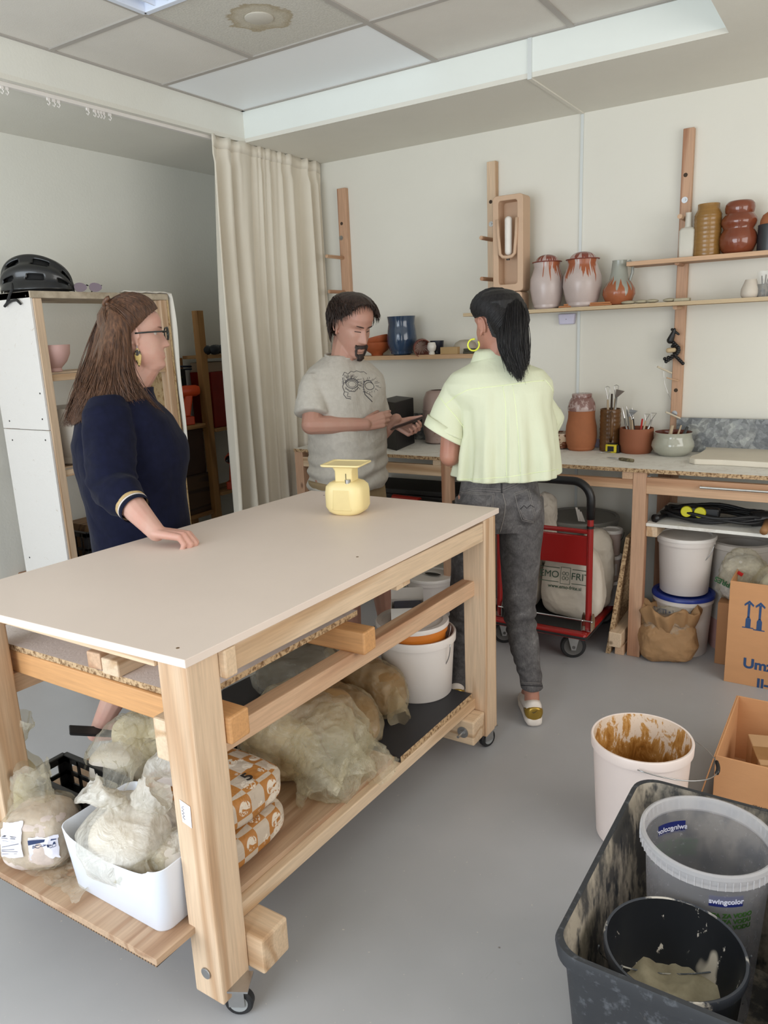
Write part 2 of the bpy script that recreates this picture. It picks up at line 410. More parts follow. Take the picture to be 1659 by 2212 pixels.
# louvred fitting at the top of the view
t = thing('ceiling_light', 'white louvred ceiling light fitting, only its corner showing at the top of the photo', 'ceiling light', (-2.067, 1.878, ZT))
w = MB(); hx, hy = .275, .28
for s_ in (-1, 1): w.box(-hx, s_*hy-.012, -.012, hx, s_*hy+.012, .02); w.box(s_*hx-.012, -hy, -.012, s_*hx+.012, hy, .02)
w.build('frame', PLW2, t, bevel=.002)
w = MB(); w.box(-hx, -hy, .018, hx, hy, .02)
for k in range(-3, 4): w.box(k*.07-.003, -hy, -.004, k*.07+.003, hy, .018)
w.build('louvre', PLW2, t)
t = thing('ceiling_vent', 'round white cover plate in the water-stained ceiling tile', 'ceiling vent', (-2.0675, 2.4625, ZT))
MB().lathe([(.0, -.006), (.048, -.006), (.054, -.003), (.054, .002), (0, .002)], 40).build('cover_plate', plain('vent_cover', (200, 194, 182), .6, .02), t, smooth=True)
# cable ducts / seams
SEAM = plain('seam_strip', (214, 218, 216), .5, .01)
sx = Py(1259, 247, YB).x
struct(MB().box(sx-.007, YB-.007, .0, sx+.007, YB, ZC), 'trim_5', SEAM)
struct(MB().box(sx-.008, CY1, ZC-.006, sx+.008, YB, ZC), 'trim_6', CEIL)
struct(MB().box(sx-.009, CY1-.006, ZC-.006, sx+.009, CY1, ZT-.004), 'trim_7', SEAM)
struct(MB().box(XL, YF, 0, XL+.012, YB, .07), 'baseboard_left', WALL)
# ------------------------------------------------------------------ curtain + track
TX = -2.975
t = thing('curtain_track', 'white curtain rail under the low ceiling with loose hooks', 'curtain track', (TX, 1.2, ZC))
w = MB(); w.box(-.011, -2.7, -.016, .011, 2.78, 0); w.build('rail', PLW, t, bevel=.002)
for k, (qx, qy) in enumerate(((5, 200), (16, 203), (105, 222), (117, 227), (127, 229), (190, 244), (205, 248), (212, 249), (218, 250), (224, 251), (238, 256))):
    p = Px(qx, qy, TX)
    w = MB(); w.box(-.004, -.006, -.026, .004, .006, -.014)
    w.tube([(0, 0, -.024), (.004, .004, -.034), (.0, 0, -.044), (-.004, -.003, -.036)], .0022, 6)
    o = w.build('hook', PLW, t); o.location = (0, p.y-1.2, 0)
CUR, nt, b = newmat('cream_curtain_cloth'); vec = coords(nt, (1, 1, 1))
r = ramp(nt, noise_n(nt, vec, 3, 3), [(.3, S((224, 215, 198))), (.7, S((231, 223, 207)))])
nt.links.new(r.outputs[0], b.inputs['Base Color']); b.inputs['Roughness'].default_value = .9; b.inputs['Sheen Weight'].default_value = .2
bump(nt, b, noise_n(nt, coords(nt, (1, 1, .35)), 22, 4, .6, .5), .25, .006)
w = MB(); ny, nz = 340, 60; ya, yb_ = Px(441, 297, TX).y+.01, 3.985
rows = []
for j in range(nz+1):
    v = j/nz; z = ZC-.012-(ZC-.05)*v; row = []
    for i in range(ny+1):
        u = i/ny; y = ya+(yb_-ya)*u
        ph = u*2*pi*9+1.3*sin(u*13)+.8*sin(u*29+1)
        amp = (.028+.018*sin(u*9+.6))*(0.55+.65*min(1, v*2.2))
        x = amp*sin(ph+.25*sin(v*3+u*12)) + .012*v*sin(u*23+v*4) + .006*sin(ph*2.1+v*5)
        if v < .035: x *= .6
        zz = z + (.012*abs(sin(ph*.5)) if j == 0 else 0)
        if u < .09: x += (.09-u)*.2*sin(v*4)
        y += (-.10*v-.02*sin(v*5))*(1-u)
        row.append((TX+.03+x, y, zz))
    rows.append(row)
w.loft([r_ for r_ in rows], False, False, close=False)
t = thing('curtain', 'floor-length cream cloth curtain hanging in the back left corner', 'curtain')
w.build('cloth', CUR, t, smooth='all', solid=.0025)
w = MB(); w.loft([[(p[0], p[1], p[2]+.006) for p in rows[0]], [(p[0], p[1], p[2]-.004) for p in rows[1]]], False, False, close=False)
w.build('heading_tape', CUR, t, smooth='all', solid=.006)
# ================================================================== work table
TZ = .926
WTOP = plain('white_table_laminate', (226, 210, 198), .5, .03, 2.2, .05, 40)
WEDGE = plain('white_board_edge', (226, 220, 212), .6, .03)
t = thing('work_table', 'large wheeled pine work table with a white board top, in the middle of the room', 'table', (-1.55, 1.68, 0))
T0 = V((1.55, -1.68, 0))
def lc(*p): return V(p)+T0
A, B, C, D = (-1.117, .958), (-1.083, 2.416), (-1.925, 2.412), (-2.015, .922)
w = MB(); w.hexa([lc(*q, TZ-.019) for q in (A, B, C, D)], [lc(*q, TZ) for q in (A, B, C, D)])
tt = w.build('tabletop', WTOP, t, bevel=.0015)
SCF = plain('screw_filler', (120, 96, 70), .7)
for (qx, qy) in ((384, 1400), (772, 1203), (700, 1070)):
    p = Pz(qx, qy, TZ)+T0; w = MB(); w.cyl(p, p+V((0, 0, .0006)), .004, 10); w.build('screw', SCF, tt)
LEGS = [(-1.22, .972, -1.13, 1.062), (-1.172, 2.30, -1.086, 2.392), (-1.99, .95, -1.90, 1.04), (-1.915, 2.30, -1.825, 2.392)]
for (x0, y0, x1, y1) in LEGS:
    w = MB(); zb_ = .058 if (y0 < 1.2 and x0 > -1.5) else .078; w.hexa([lc(*q, zb_) for q in ((x0, y0), (x1, y0), (x1, y1), (x0, y1))], [lc(*q, TZ-.02) for q in ((x0, y0), (x1, y0), (x1, y1), (x0, y1))])
    w.build('leg', WOODZ, t, bevel=.004)
def rail(name, a, b_, w_, h_, mat, bev=.003):
    return MB().beam(lc(*a), lc(*b_), w_, h_).build(name, mat, t, bevel=bev)
# aprons
rail('apron', (-1.150, 1.063, .873), (-1.112, 2.299, .864), .045, .066, WOODY)
rail('apron', (-1.955, 1.04, .862), (-1.89, 2.30, .862), .045, .088, WOODY)
rail('apron', (-1.90, .985, .896), (-1.221, .990, .896), .05, .020, WOODX)
rail('apron', (-1.90, 1.22, .866), (-1.16, 1.22, .866), .045, .080, WOODX)
rail('apron', (-1.825, 2.35, .862), (-1.173, 2.35, .862), .045, .088, WOODX)
rail('crossbar', (-1.89, 1.78, .856), (-1.165, 1.78, .856), .05, .09, WOODX)
rail('crossbar', (-1.90, 1.36, .860), (-1.17, 1.36, .860), .05, .08, WOODX)
MB().box(*lc(-1.156, 1.064, .838), *lc(-1.114, 1.10, .905)).build('corner_block', WOODX, t, bevel=.004)
MB().box(*lc(-1.165, 1.755, .82), *lc(-1.108, 1.83, .86)).build('corner_block', WOODX, t, bevel=.003)
# middle rails and orange beams carrying the board
rail('side_rail', (-1.205, 1.063, .652), (-1.150, 2.392, .652), .05, .056, REDY)
rail('side_rail', (-1.945, 1.04, .652), (-1.87, 2.30, .652), .05, .056, REDY)
rail('cross_beam', (-2.12, 1.09, .712), (-1.118, 1.095, .712), .062, .066, ORNX, .005)
rail('cross_beam', (-2.06, 1.60, .712), (-1.122, 1.625, .712), .062, .066, ORNX, .005)
MB().box(*lc(-1.262, .975, .655), *lc(-1.2205, 1.058, .755)).build('corner_block', WOODY, t, bevel=.005)
# foot beams, lower rails
FB = WOODX
for (ya, yb_, xb) in ((1.063, 1.155, -1.082), (2.205, 2.299, -1.092)):
    MB().box(*lc(-2.02, ya, .088), *lc(xb, yb_, .182)).build('foot_beam', FB, t, bevel=.006)
rail('lower_rail', (-1.192, 1.062, .205), (-1.150, 2.36, .205), .042, .040, WOODY)
rail('lower_rail', (-1.96, 1.03, .205), (-1.88, 2.36, .205), .042, .040, WOODY)
# bolts
BLT = MB()
p = V((-1.176, .9715, .128))+T0
w = MB(); w.cyl(p, p-V((0, .004, 0)), .014, 24); w.build('bolt', STEEL, t, bevel=.0015)
p = V((-1.135, 2.204, .135))+T0
w = MB(); w.cyl(p, p-V((0, .003, 0)), .021, 28); w.build('bolt', STEEL, t); 
w = MB(); w.cyl(p-V((0, .003, 0)), p-V((0, .012, 0)), .010, 6); w.cyl(p-V((0, .012, 0)), p-V((0, .04, 0)), .005, 12); w.build('bolt', STEEL, t)
# castors
def castor(x, y, rz):
    m = Matrix.Translation(lc(x, y, 0)) @ Matrix.Rotation(rz, 4, 'Z')
    w = MB(); w.box(-.03, -.03, .082, .03, .03, .087, m); 
    for s_ in (-1, 1): w.box(-.022, s_*.016-.0015, .03, .016, s_*.016+.0015, .083, m)
    c = w.build('castor', STEEL, t)
    w = MB(); mm = m @ Matrix.Translation((0, 0, .034)) @ Matrix.Rotation(pi/2, 4, 'X')
    pr = [(0, -.012), (.030, -.012), (.034, -.008), (.034, .008), (.030, .012), (0, .012)]
    w.lathe(pr, 30, m=mm.to_3x3(), c=mm.translation); w.build('wheel', RUBBER, c, smooth=True)
    w = MB(); w.cyl(m @ V((0, -.0165, .034)), m @ V((0, .0165, .034)), .008, 12); w.cyl(m @ V((0, -.0125, .034)), m @ V((0, .0125, .034)), .022, 20); w.build('hub', plain('castor_hub', (150, 152, 152), .5), c)
castor(-1.128, 1.02, .5); castor(-1.118, 2.37, 1.2); castor(-1.92, 1.03, .4); castor(-1.87, 2.33, .8)
# paper label on the leg
w = MB(); p0 = V((-1.184, .9710, .545))+T0
w.hexa([p0+V(q) for q in ((-.014, 0, .03), (.018, 0, .022), (.016, 0, -.032), (-.012, 0, -.025))], [p0+V(q)+V((0, -.0006, 0)) for q in ((-.014, 0, .03), (.018, 0, .022), (.016, 0, -.032), (-.012, 0, -.025))])
lb = w.build('paper_label', plain('paper_white', (236, 230, 232), .7), t)
w = MB()
random.seed(3); q = p0+V((-.006, -.0008, -.018))
pts = [q+V((.004*sin(k*1.9), 0, .034*k/14)) for k in range(15)]; w.tube(pts, .0006, 5)
w.build('pen_marks', plain('pen_ink', (40, 40, 60), .6), lb)
# middle board and offcuts on it
w = MB(); w.hexa([(-2.10, 1.055, .746), (-1.235, 1.075, .746), (-1.215, 1.70, .746), (-2.05, 1.68, .746)], [(-2.10, 1.055, .762), (-1.235, 1.075, .762), (-1.215, 1.70, .762), (-2.05, 1.68, .762)])
w.b.faces.ensure_lookup_table()
for f in w.b.faces: f.material_index = 0 if abs(f.normal.z) > .9 else 1
w.b.normal_update()
for f in w.b.faces: f.material_index = 0 if f.normal.z > .5 else 1
ob = w.build('particle_board', [osb('pinkish_osb', (228, 216, 210), (176, 146, 122), 16, .60, .8), CHIP])
tag(ob, 'whitewashed particle board lying on orange beams under the white table top', 'board')
def stick(name, a, b_, w_, h_, mat, label, cat='timber', bev=.004):
    c = (V(a)+V(b_))/2; th = MB().beam(V(a), V(b_), w_, h_).build(name, mat, None, bevel=bev); return tag(th, label, cat)
stick('timber_offcut', (-1.575, 1.065, .785), (-1.60, 1.35, .785), .048, .045, REDY, 'reddish square timber offcut on the board under the table, left of the paler one')
stick('timber_offcut', (-1.505, 1.058, .784), (-1.515, 1.42, .784), .060, .043, WOODY, 'pale square timber offcut on the board under the table, right of the reddish one')
# bottom shelves
w = MB(); LS = [(-2.07, .845), (-1.202, .862), (-1.172, 1.80), (-2.02, 1.80)]
w.hexa([(*q, .226) for q in LS], [(*q, .243) for q in LS])
o = w.build('shelf_board', LAMY, None, bevel=.001); tag(o, 'oak-look laminate board forming the near half of the table\'s bottom shelf', 'board')
w = MB(); HC, nt, b = newmat('corrugated_edge'); vec = coords(nt, (1, 0, 1)); wv = nt.nodes.new('ShaderNodeTexWave'); wv.inputs['Scale'].default_value = 34; nt.links.new(vec, wv.inputs['Vector'])
nt.links.new(ramp(nt, wv.outputs['Fac'], [(.35, S((58, 42, 30))), (.6, S((150, 118, 86)))]).outputs[0], b.inputs['Base Color'])
w.hexa([(*q, .21305) for q in [(-2.06, .852), (-1.212, .868), (-1.212, 1.060), (-2.06, 1.060)]], [(*q, .2258) for q in [(-2.06, .852), (-1.212, .868), (-1.212, 1.060), (-2.06, 1.060)]])
o = w.build('cardboard_sheet', HC); tag(o, 'sheet of corrugated cardboard poking out under the laminate shelf board', 'cardboard')
w = MB(); q4 = [(-2.0, 1.802), (-1.150, 1.802), (-1.140, 2.290), (-1.95, 2.290)]
w.hexa([(*q, .2262) for q in q4], [(*q, .247) for q in q4])
w.b.normal_update()
for f in w.b.faces: f.material_index = 0 if f.normal.z > .5 or f.normal.y < -.5 else 1
BL = speck('black_board', (44, 44, 48), (150, 148, 145), 55, .74, .76, .55)
o = w.build('shelf_board', [BL, CHIP]); tag(o, 'black coated board forming the far half of the table\'s bottom shelf', 'board')
# ================================================================== left side: shelf unit, tool rack
UX, UY0, UY1, UZ, UB = -3.10, 2.05, 2.80, 1.79, -3.46
t = thing('shelf_unit', 'tall open wooden shelf unit with whitewashed side panel, against the left side of the room', 'shelf unit', (-3.28, 2.42, 0))
def ub(name, x0, y0, z0, x1, y1, z1, mat, bev=.002, **k): return MB().box(x0+3.28, y0-2.42, z0, x1+3.28, y1-2.42, z1).build(name, mat, t, bevel=bev, **k)
OSBR = osb('raw_osb', (200, 172, 128), (150, 112, 66), 16, .5, .62)
WPAN = osb('white_painted_osb', (226, 221, 216), (186, 168, 148), 20, .64, .72)
EDG = speck('osb_edge', (166, 148, 120), (110, 92, 68), 60, .4, .6, .8, bmp=.3)
ub('side_panel', UB, UY0-.012, 1.185, UX-.005, UY0, UZ, WPAN); ub('side_panel', UB, UY0-.012, .02, UX-.005, UY0, 1.182, WPAN)
ub('side_panel', UB, UY1, .02, UX, UY1+.012, UZ, OSBR)
for y in (UY0+.0005, UY1-.042): 
    for x in (UX-.05, UB): ub('upright', x, y, 0, x+.05, y+.04, UZ-.031, WOODZ if x > -3.3 else REDZ)
ub('top_board', UB, UY0-.012, UZ-.03, UX+.001, UY1+.012, UZ, speck('old_board', (196, 182, 160), (150, 134, 112), 12, .4, .7, .7, bmp=.2))
for z in (1.437, 1.00, .50, .12):
    ub('shelf_rail', UX-.032, UY0+.041, z-.038, UX-.01, UY1-.043, z-.008, WOODY)
    ub('shelf_board', UB+.052, UY0+.001, z-.008, UX-.0505, UY1-.001, z, WOODY)
w = MB()
for (x, z) in ((-3.14, 1.235), (-3.40, 1.22), (-3.14, 1.14), (-3.40, 1.13), (-3.13, 1.77), (-3.13, 1.35), (-3.41, .55)): screw_head(w, (x+3.28, UY0-.012-2.42, z), (0, -1, 0), .004)
w.build('screws', plain('dark_screw', (50, 48, 46), .5), t)['kind'] = 'stuff'
# cloth draped over the far end of the top
CL = plain('white_cloth', (226, 220, 208), .9, .03, 8, .3, 60)
w = MB(); rows = []
for i in range(25):
    u = i/24; y = 2.56+.26*u; row = []
    for j in range(13):
        x = UX+.02-.30*j/12; row.append((x, y-.02*sin(j), UZ+.006+.004*sin(u*18+j)+.003*sin(j*2.3)))
    rows.append(row)
for i in range(1, 34):
    u = i/33; row = []
    for j in range(13):
        x = UX+.02-.30*j/12; row.append((x+.006*sin(u*9+j), UY1+.023+.007*sin(j*1.7+u*5)+(.010*u), UZ+.004-(.42+.45*(abs(sin(j*1.3))**2 if j else .75))*u))
    rows.append(row)
w.loft(rows, False, False, close=False)
w2 = MB()
o = w.build('cloth', CL, smooth='all', solid=.002); tag(o, 'white cloth draped over the far end of the shelf unit top', 'cloth')
# helmet
t = thing('bicycle_helmet', 'black vented bicycle helmet on top of the shelf unit, strap hanging down', 'helmet', (-3.27, 2.195, UZ), RAD(42))
HB = plain('helmet_black', (30, 31, 33), .28, .1, 20, coat=.3)
w = MB(); NU, NV = 64, 60; rows = []
def hp(u, v, e=0):
    a = pi*(u-.5)*2*.5  # -pi/2..pi/2 around
    # u: across 0..1 (left rim to right rim), v: along 0..1 back to front
    th = pi*v; ph = pi*u
    L_, W_, H_ = .155, .108, .182
    x = -cos(th)*L_; rr = sin(th)**.75
    y = -cos(ph)*W_*rr; z = sin(ph)*H_*rr*(1-.25*v)
    rib = .006*cos(ph*10)
    p = V((x, y, z)); n = V((x/L_**2, y/W_**2, z/H_**2)); n = n.normalized() if n.length > 1e-6 else V((0, 0, 1))
    return p+n*(rib*rr+e)+V((0, 0, .012))
grid = [[w.b.verts.new(hp(i/NU, max(.03, min(.97, j/NV)))) for i in range(NU+1)] for j in range(NV+1)]
for j in range(NV):
    for i in range(NU):
        u = (i+.5)/NU; v = (j+.5)/NV
        if sin(u*pi*10-pi/2) > .15 and sin(v*22+6*abs(u-.5)) > -.1 and .1 < v < .93 and .1 < u < .9: continue
        w.b.faces.new([grid[j][i], grid[j][i+1], grid[j+1][i+1], grid[j+1][i]])
w.build('shell', HB, t, smooth=True, solid=.008)
w = MB(); w.ell((0, 0, .016), .135, .092, .145, 24, 14)
for v_ in w.b.verts: v_.co.z = max(v_.co.z, .004)
w.build('foam_liner', plain('helmet_foam', (14, 14, 15), .8), t, smooth=True)
def hs(qx, qy, d=.012): return toL(t, Py(qx, qy, 2.038-d))
w = MB(); w.tube([hs(26, 612, .0), hs(27, 624), hs(20, 640), hs(16, 655), hs(10, 662)], [.004, .006, .006, .007, .006], 6); w.tube([hs(16, 656), hs(24, 650), hs(36, 648), hs(45, 657)], [.005, .006, .006, .005], 6)
w.build('strap', RUBBER, t, smooth=True)
# sunglasses
t = thing('sunglasses', 'purple mirrored sunglasses beside the black helmet', 'sunglasses', (-3.15, 2.37, UZ), RAD(72))
LP = plain('purple_lens', (58, 36, 54), .08, .05, 5, metal=.2)
for s_ in (-1, 1):
    w = MB(); rings = []
    for k in range(7):
        a = -.5+k/6; rings.append([(s_*(.035+.03*cos(q)), -.012*(cos(q)**2), .025+.021*sin(q)) for q in [2*pi*i/20 for i in range(20)]] if k in (0,) else None)
    poly = rings[0]; w.hexa([V(p)+V((0, -.001, 0)) for p in poly], [V(p)+V((0, .002, 0)) for p in poly]); w.build('lens', LP, t, smooth=True)
w = MB(); w.tube([(-.006, 0, .032), (0, .003, .036), (.006, 0, .032)], .003, 8)
for s_ in (-1, 1): w.tube([(s_*.065, -.01, .033), (s_*.068, .02, .033), (s_*.066, .09, .028), (s_*.062, .13, .012)], .003, 8)
w.build('frame', BLACKP, t, smooth=True)
# bowls
def vessel(name, prof, mat, loc, label, cat, group=None, n=48, rz=0, parent=None, part=None, sq=1.0):
    """thrown pot: outline up the outside, then down the inside"""
    w = MB(); w.lathe(prof, n, squash=sq)
    if parent is not None: return w.build(part, mat, parent, smooth=True, ang=50)
    o = w.build(name, mat, None, smooth=True, ang=50); o.location = loc; o.rotation_euler = (0, 0, rz)
    return tag(o, label, cat, group)
def hollow(pts, th=.004, floor_=None):
    """outer profile (r,z) bottom to rim -> closed hollow profile"""
    inner = [(max(r-th, .001), z) for (r, z) in pts[::-1]]
    zf = floor_ if floor_ is not None else pts[0][1]+th*1.5
    inner = [(r, z) for (r, z) in inner if z > zf]
    return [(0, pts[0][1])]+pts+inner+[(inner[-1][0]*.97, zf), (0, zf)]
p = Py(121, 811, 2.18)
PINK = plain('pink_glaze', (206, 166, 158), .45, .05, 8)
xs = -3.18
q1 = Px(120, 812, xs); r_ = 33*(q1-CC).length/CF
vessel('bowl', hollow([(r_*.42, 0), (r_*.44, .004), (r_*.40, .016), (r_*.75, .045), (r_*.97, .08), (r_*1.02, .118), (r_, .120)], .005), PINK, (xs, q1.y, 1.438), 'pink footed bowl on the upper shelf of the open shelf unit', 'bowl')
q1 = Px(168, 1020, xs); 
vessel('pot', hollow([(.10, 0), (.105, .004), (.13, .05), (.15, .12), (.155, .20), (.150, .262), (.153, .268)], .006), plain('grey_white_clay', (190, 182, 170), .7, .04), (xs-.05, q1.y+.06, 1.001), 'large pale grey pot on the middle shelf of the open shelf unit', 'pot')
# crate with odds and ends on the low shelf
def crate(name, label, cat, loc, rz, L_, W_, H_, nx=6, ny=4, mat=BLACKP, th=.006):
    t = thing(name, label, cat, loc, rz)
    w = MB(); w.box(-L_/2, -W_/2, 0, L_/2, W_/2, th); w.build('base', mat, t)
    for (a, b_, c, d) in ((-1, -1, 1, -1), (1, -1, 1, 1), (1, 1, -1, 1), (-1, 1, -1, -1)):
        A_, B_ = V((a*L_/2, b_*W_/2, 0)), V((c*L_/2, d*W_/2, 0)); n_ = nx if b_ == d else ny
        w = MB(); dd = (B_-A_)
        for z, hh in ((.012, .024), (H_*.5, .014), (H_-.012, .024)): w.beam(A_+V((0, 0, z)), B_+V((0, 0, z)), th, hh)
        for k in range(n_+1):
            f = k/n_; wd_ = .026 if k in (0, n_) else .010
            q = A_+dd*min(max(f, .013/dd.length), 1-.013/dd.length); w.box(-wd_/2, -th/2, 0, wd_/2, th/2, H_, Matrix.Translation(q) @ Matrix.Rotation(atan2(dd.y, dd.x), 4, 'Z'))
        w.build('side', mat, t, bevel=.001)
    w = MB()
    for (a, b_, c, d) in ((-1, -1, 1, -1), (1, -1, 1, 1), (1, 1, -1, 1), (-1, 1, -1, -1)): w.beam((a*L_/2, b_*W_/2, H_), (c*L_/2, d*W_/2, H_), .018, .006)
    w.build('rim', mat, t, bevel=.002)
    return t
crate('plastic_crate', 'black plastic crate of odds and ends low on the open shelf unit', 'crate', (-3.26, 2.42, .501), 0, .27, .50, .17)
w = MB(); w.box(-.09, -.14, .008, .09, .14, .185); o = w.build('wooden_box', wood('dark_box_wood', (150, 118, 84), (110, 82, 56), 'y')); o.location = (-3.26, 2.36, .5075); tag(o, 'brown wooden box standing in the black crate on the shelf unit', 'box')
w = MB()
for k in range(3): w.tube([(-.12+.02*sin(a*3+k), .10*sin(a)*1.3, .05+.03*k+.06*abs(cos(a*.5))) for a in [2*pi*i/24 for i in range(25)]], .022, 8)
w.tube([(0, -.2, .05), (0, -.05, .06), (.02, .12, .05), (.01, .25, .05)], [.04, .055, .05, .035], 10)
o = w.build('work_bag', plain('dark_blue_cloth', (26, 34, 52), .7, .3, 14, .4, 30), smooth=True); o.location = (-3.28, 2.42, .1211); tag(o, 'dark blue bag bundled on the lowest shelf of the open unit', 'bag')
# timber on the floor at the far left
for k, (z, yy, lb) in enumerate(((.07, 2.25, 'lowest timber of the stack on the floor left of the shelf unit'), (.21, 2.32, 'middle timber of the stack on the floor left of the shelf unit'), (.35, 2.45, 'top timber of the stack on the floor left of the shelf unit'))):
    a = V((-3.62, yy-.35, z)); b_ = V((-3.50, yy+.25, z)); stick('stacked_timber', a, b_, .07, .138, REDY, lb, 'timber')
# ------------------------------------------------------------------ tool rack by the left wall behind the curtain edge
t = thing('tool_rack', 'narrow pine tool rack by the left wall, half behind the curtain', 'rack', (-3.5, 3.5, 0))
def tb(name, x0, y0, z0, x1, y1, z1, mat, bev=.002): return MB().box(x0+3.5, y0-3.5, z0, x1+3.5, y1-3.5, z1).build(name, mat, t, bevel=bev)
DZ = wood('aged_pine_z', (172, 128, 78), (136, 96, 54), 'z'); DY = wood('aged_pine_y', (172, 132, 86), (136, 98, 58), 'y')
tb('upright', -3.43, 3.28, 0, -3.385, 3.33, 1.722, DZ); tb('upright', -3.64, 3.28, 0, -3.60, 3.33, 1.45, DZ)
tb('upright', -3.43, 3.90, 0, -3.385, 3.95, 1.722, DZ)
for z, y0 in ((1.462, 3.31), (1.02, 3.31), (.62, 3.31)): tb('shelf_slat', -3.40, 3.331, z-.02, -3.37, 3.90, z, DY); tb('shelf_slat', -3.60, 3.331, z-.02, -3.44, 3.90, z, DY)
for z in (1.06, .52): tb('shelf_board', -3.64, 2.84, z-.025, -3.40, 3.279, z, DY); tb('upright', -3.43, 2.84, 0, -3.40, 2.87, .50, DZ) if z < 1 else None
def simple(name, x0, y0, z0, x1, y1, z1, mat, label, cat, bev=.003, group=None):
    cx, cy = (x0+x1)/2, (y0+y1)/2
    o = MB().box(x0-cx, y0-cy, 0, x1-cx, y1-cy, z1-z0).build(name, mat, None, bevel=bev); o.location = (cx, cy, z0); return tag(o, label, cat, group)
ORT = plain('orange_tool_plastic', (214, 76, 28), .45, .08)
DKB = plain('dark_walnut', (52, 34, 24), .7, .2, 8)
simple('tool_case', -3.61, 2.955, 1.0605, -3.52, 3.27, 1.385, speck('dark_case_printed', (26, 28, 26), (120, 122, 40), 14, .62, .66, .5), 'dark printed tool case standing on the left end of the tool rack', 'case')
def drill(loc, rz, label, group=None):
    t = thing('cordless_drill', label, 'drill', loc, rz)
    w = MB(); w.tube([(-.10, 0, .20), (-.08, 0, .20), (-.02, 0, .20), (.05, 0, .195)], [.024, .033, .034, .03], 16); w.build('motor_housing', ORT, t, smooth=True)
    w = MB(); w.hexa([(-.03, -.02, .05), (.03, -.02, .05), (.03, .02, .05), (-.03, .02, .05)], [(-.06, -.017, .185), (-.012, -.017, .185), (-.012, .017, .185), (-.06, .017, .185)]); w.build('grip', ORT, t, bevel=.008)
    w = MB(); w.box(-.05, -.033, 0, .055, .033, .05); w.build('battery', plain('battery_black', (196, 66, 30), .5), t, bevel=.006)
    w = MB(); w.tube([(.05, 0, .195), (.07, 0, .195), (.10, 0, .195), (.115, 0, .195)], [.024, .022, .014, .005], 16); w.build('chuck', BLACKP, t, smooth=True)
    return t
drill((-3.455, 3.17, 1.0605), RAD(-120), 'orange cordless drill standing in front of the dark case on the tool rack')
drill((-3.40, 3.47, .621), RAD(-60), 'orange cordless drill low on the tool rack beside the curtain')
w = MB(); w.tube([(-.03, -.25, .0), (0, .05, -.03), (.02, .22, -.04)], .006, 8); w.tube([(-.02, -.20, -.03), (0, 0, -.05), (.02, .22, -.055)], .005, 8); w.ell((0, -.12, -.01), .03, .03, .03, 12, 8)
o = w.build('bar_clamp', plain('clamp_blue_steel', (34, 44, 60), .4, .1), smooth=True); o.location = (-3.56, 3.12, 1.437); tag(o, 'dark blue bar clamp lying across the top of the dark tool case', 'clamp')
simple('red_toolbox', -3.58, 3.36, 1.021, -3.40, 3.60, 1.36, plain('dark_red_case', (128, 30, 18), .5, .15), 'dark red toolbox on the tool rack beside the curtain edge', 'toolbox')
simple('carton', -3.58, 3.37, 1.3605, -3.42, 3.58, 1.418, plain('pale_card', (170, 150, 128), .8), 'small pale carton on top of the dark red toolbox', 'carton')
w = MB()
for k in range(5): w.ell((.02*sin(k*2), -.1+.05*k, .03), .03, .045, .03, 10, 7)
o = w.build('sander', plain('dark_tool', (32, 36, 42), .4, .2), smooth=True); o.location = (-3.40, 3.44, 1.4625); tag(o, 'small dark power tool on the top slat of the tool rack', 'tool')
simple('drawer_box', -3.63, 2.88, .7605, -3.42, 3.27, 1.03, DKB, 'upper dark walnut drawer box under the drill shelf', 'box')
simple('drawer_box', -3.63, 2.88, .521, -3.41, 3.27, .76, wood('dark_slatted', (72, 52, 36), (44, 30, 20), 'y', rings=50), 'lower dark brown drawer box under the drill shelf', 'box')
# ================================================================== back wall: peg rails, shelves, pots
def dep(P): return (V(P)-CC).dot(cf)
def mpp(P): return dep(P)/CF          # metres per pixel at P
PY = 3.966
def rail_post(name_lbl, xl, yt, xr, zbot, mat, pegs, bolts, holes, thick=.032):
    a = Py(xl, yt, PY); b_ = Py(xr, yt, PY); cx = (a.x+b_.x)/2; wd_ = (b_.x-a.x)*.5
    t = thing('peg_rail', name_lbl, 'wall rail', (cx, YB, zbot))
    w = MB(); w.box(-wd_, PY-YB, 0, wd_, 0, a.z-zbot); w.build('board', mat, t, bevel=.003)
    for (qx, qy, L_) in pegs:
        p = Py(qx, qy, PY)
        w = MB(); c = V((p.x-cx, PY-YB+.001, p.z-zbot)); w.cyl(c, c+V((0, -L_, .0)), .0105, 16); w.build('peg', REDY, t, smooth=True)
    for (qx, qy) in bolts:
        p = Py(qx, qy, PY); c = V((p.x-cx, PY-YB, p.z-zbot)); w = MB(); w.cyl(c, c+V((0, -.002, 0)), .014, 24); w.cyl(c, c+V((0, -.007, 0)), .006, 8); w.build('bolt', STEEL, t)
    for (qx, qy) in holes:
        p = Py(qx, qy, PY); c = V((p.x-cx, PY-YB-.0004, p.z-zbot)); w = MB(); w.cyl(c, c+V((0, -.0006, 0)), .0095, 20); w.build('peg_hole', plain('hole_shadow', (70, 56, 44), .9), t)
    return t
rail_post('left peg rail, nearest the curtain, above the bearded man', 727, 408, 745, .95, REDZ, [(741, 557, .17), (744, 631, .16), (747, 703, .14)], [(737, 514)], [(738, 483)])
rail_post('middle pale peg rail beside the clay sculpture', 1051, 350, 1071, .95, WOODZ, [(1063, 518, .14), (1064, 604, .14)], [(1061, 484)], [(1060, 436)])
rail_post('right peg rail, the tallest, reaching down behind the workbench', 1476, 278, 1500, .02, REDZ, [(1482, 474, .14), (1474, 571, .12), (1470, 664, .12)], [(1479, 432), (1457, 893)], [(1481, 378), (1460, 843)], .034)
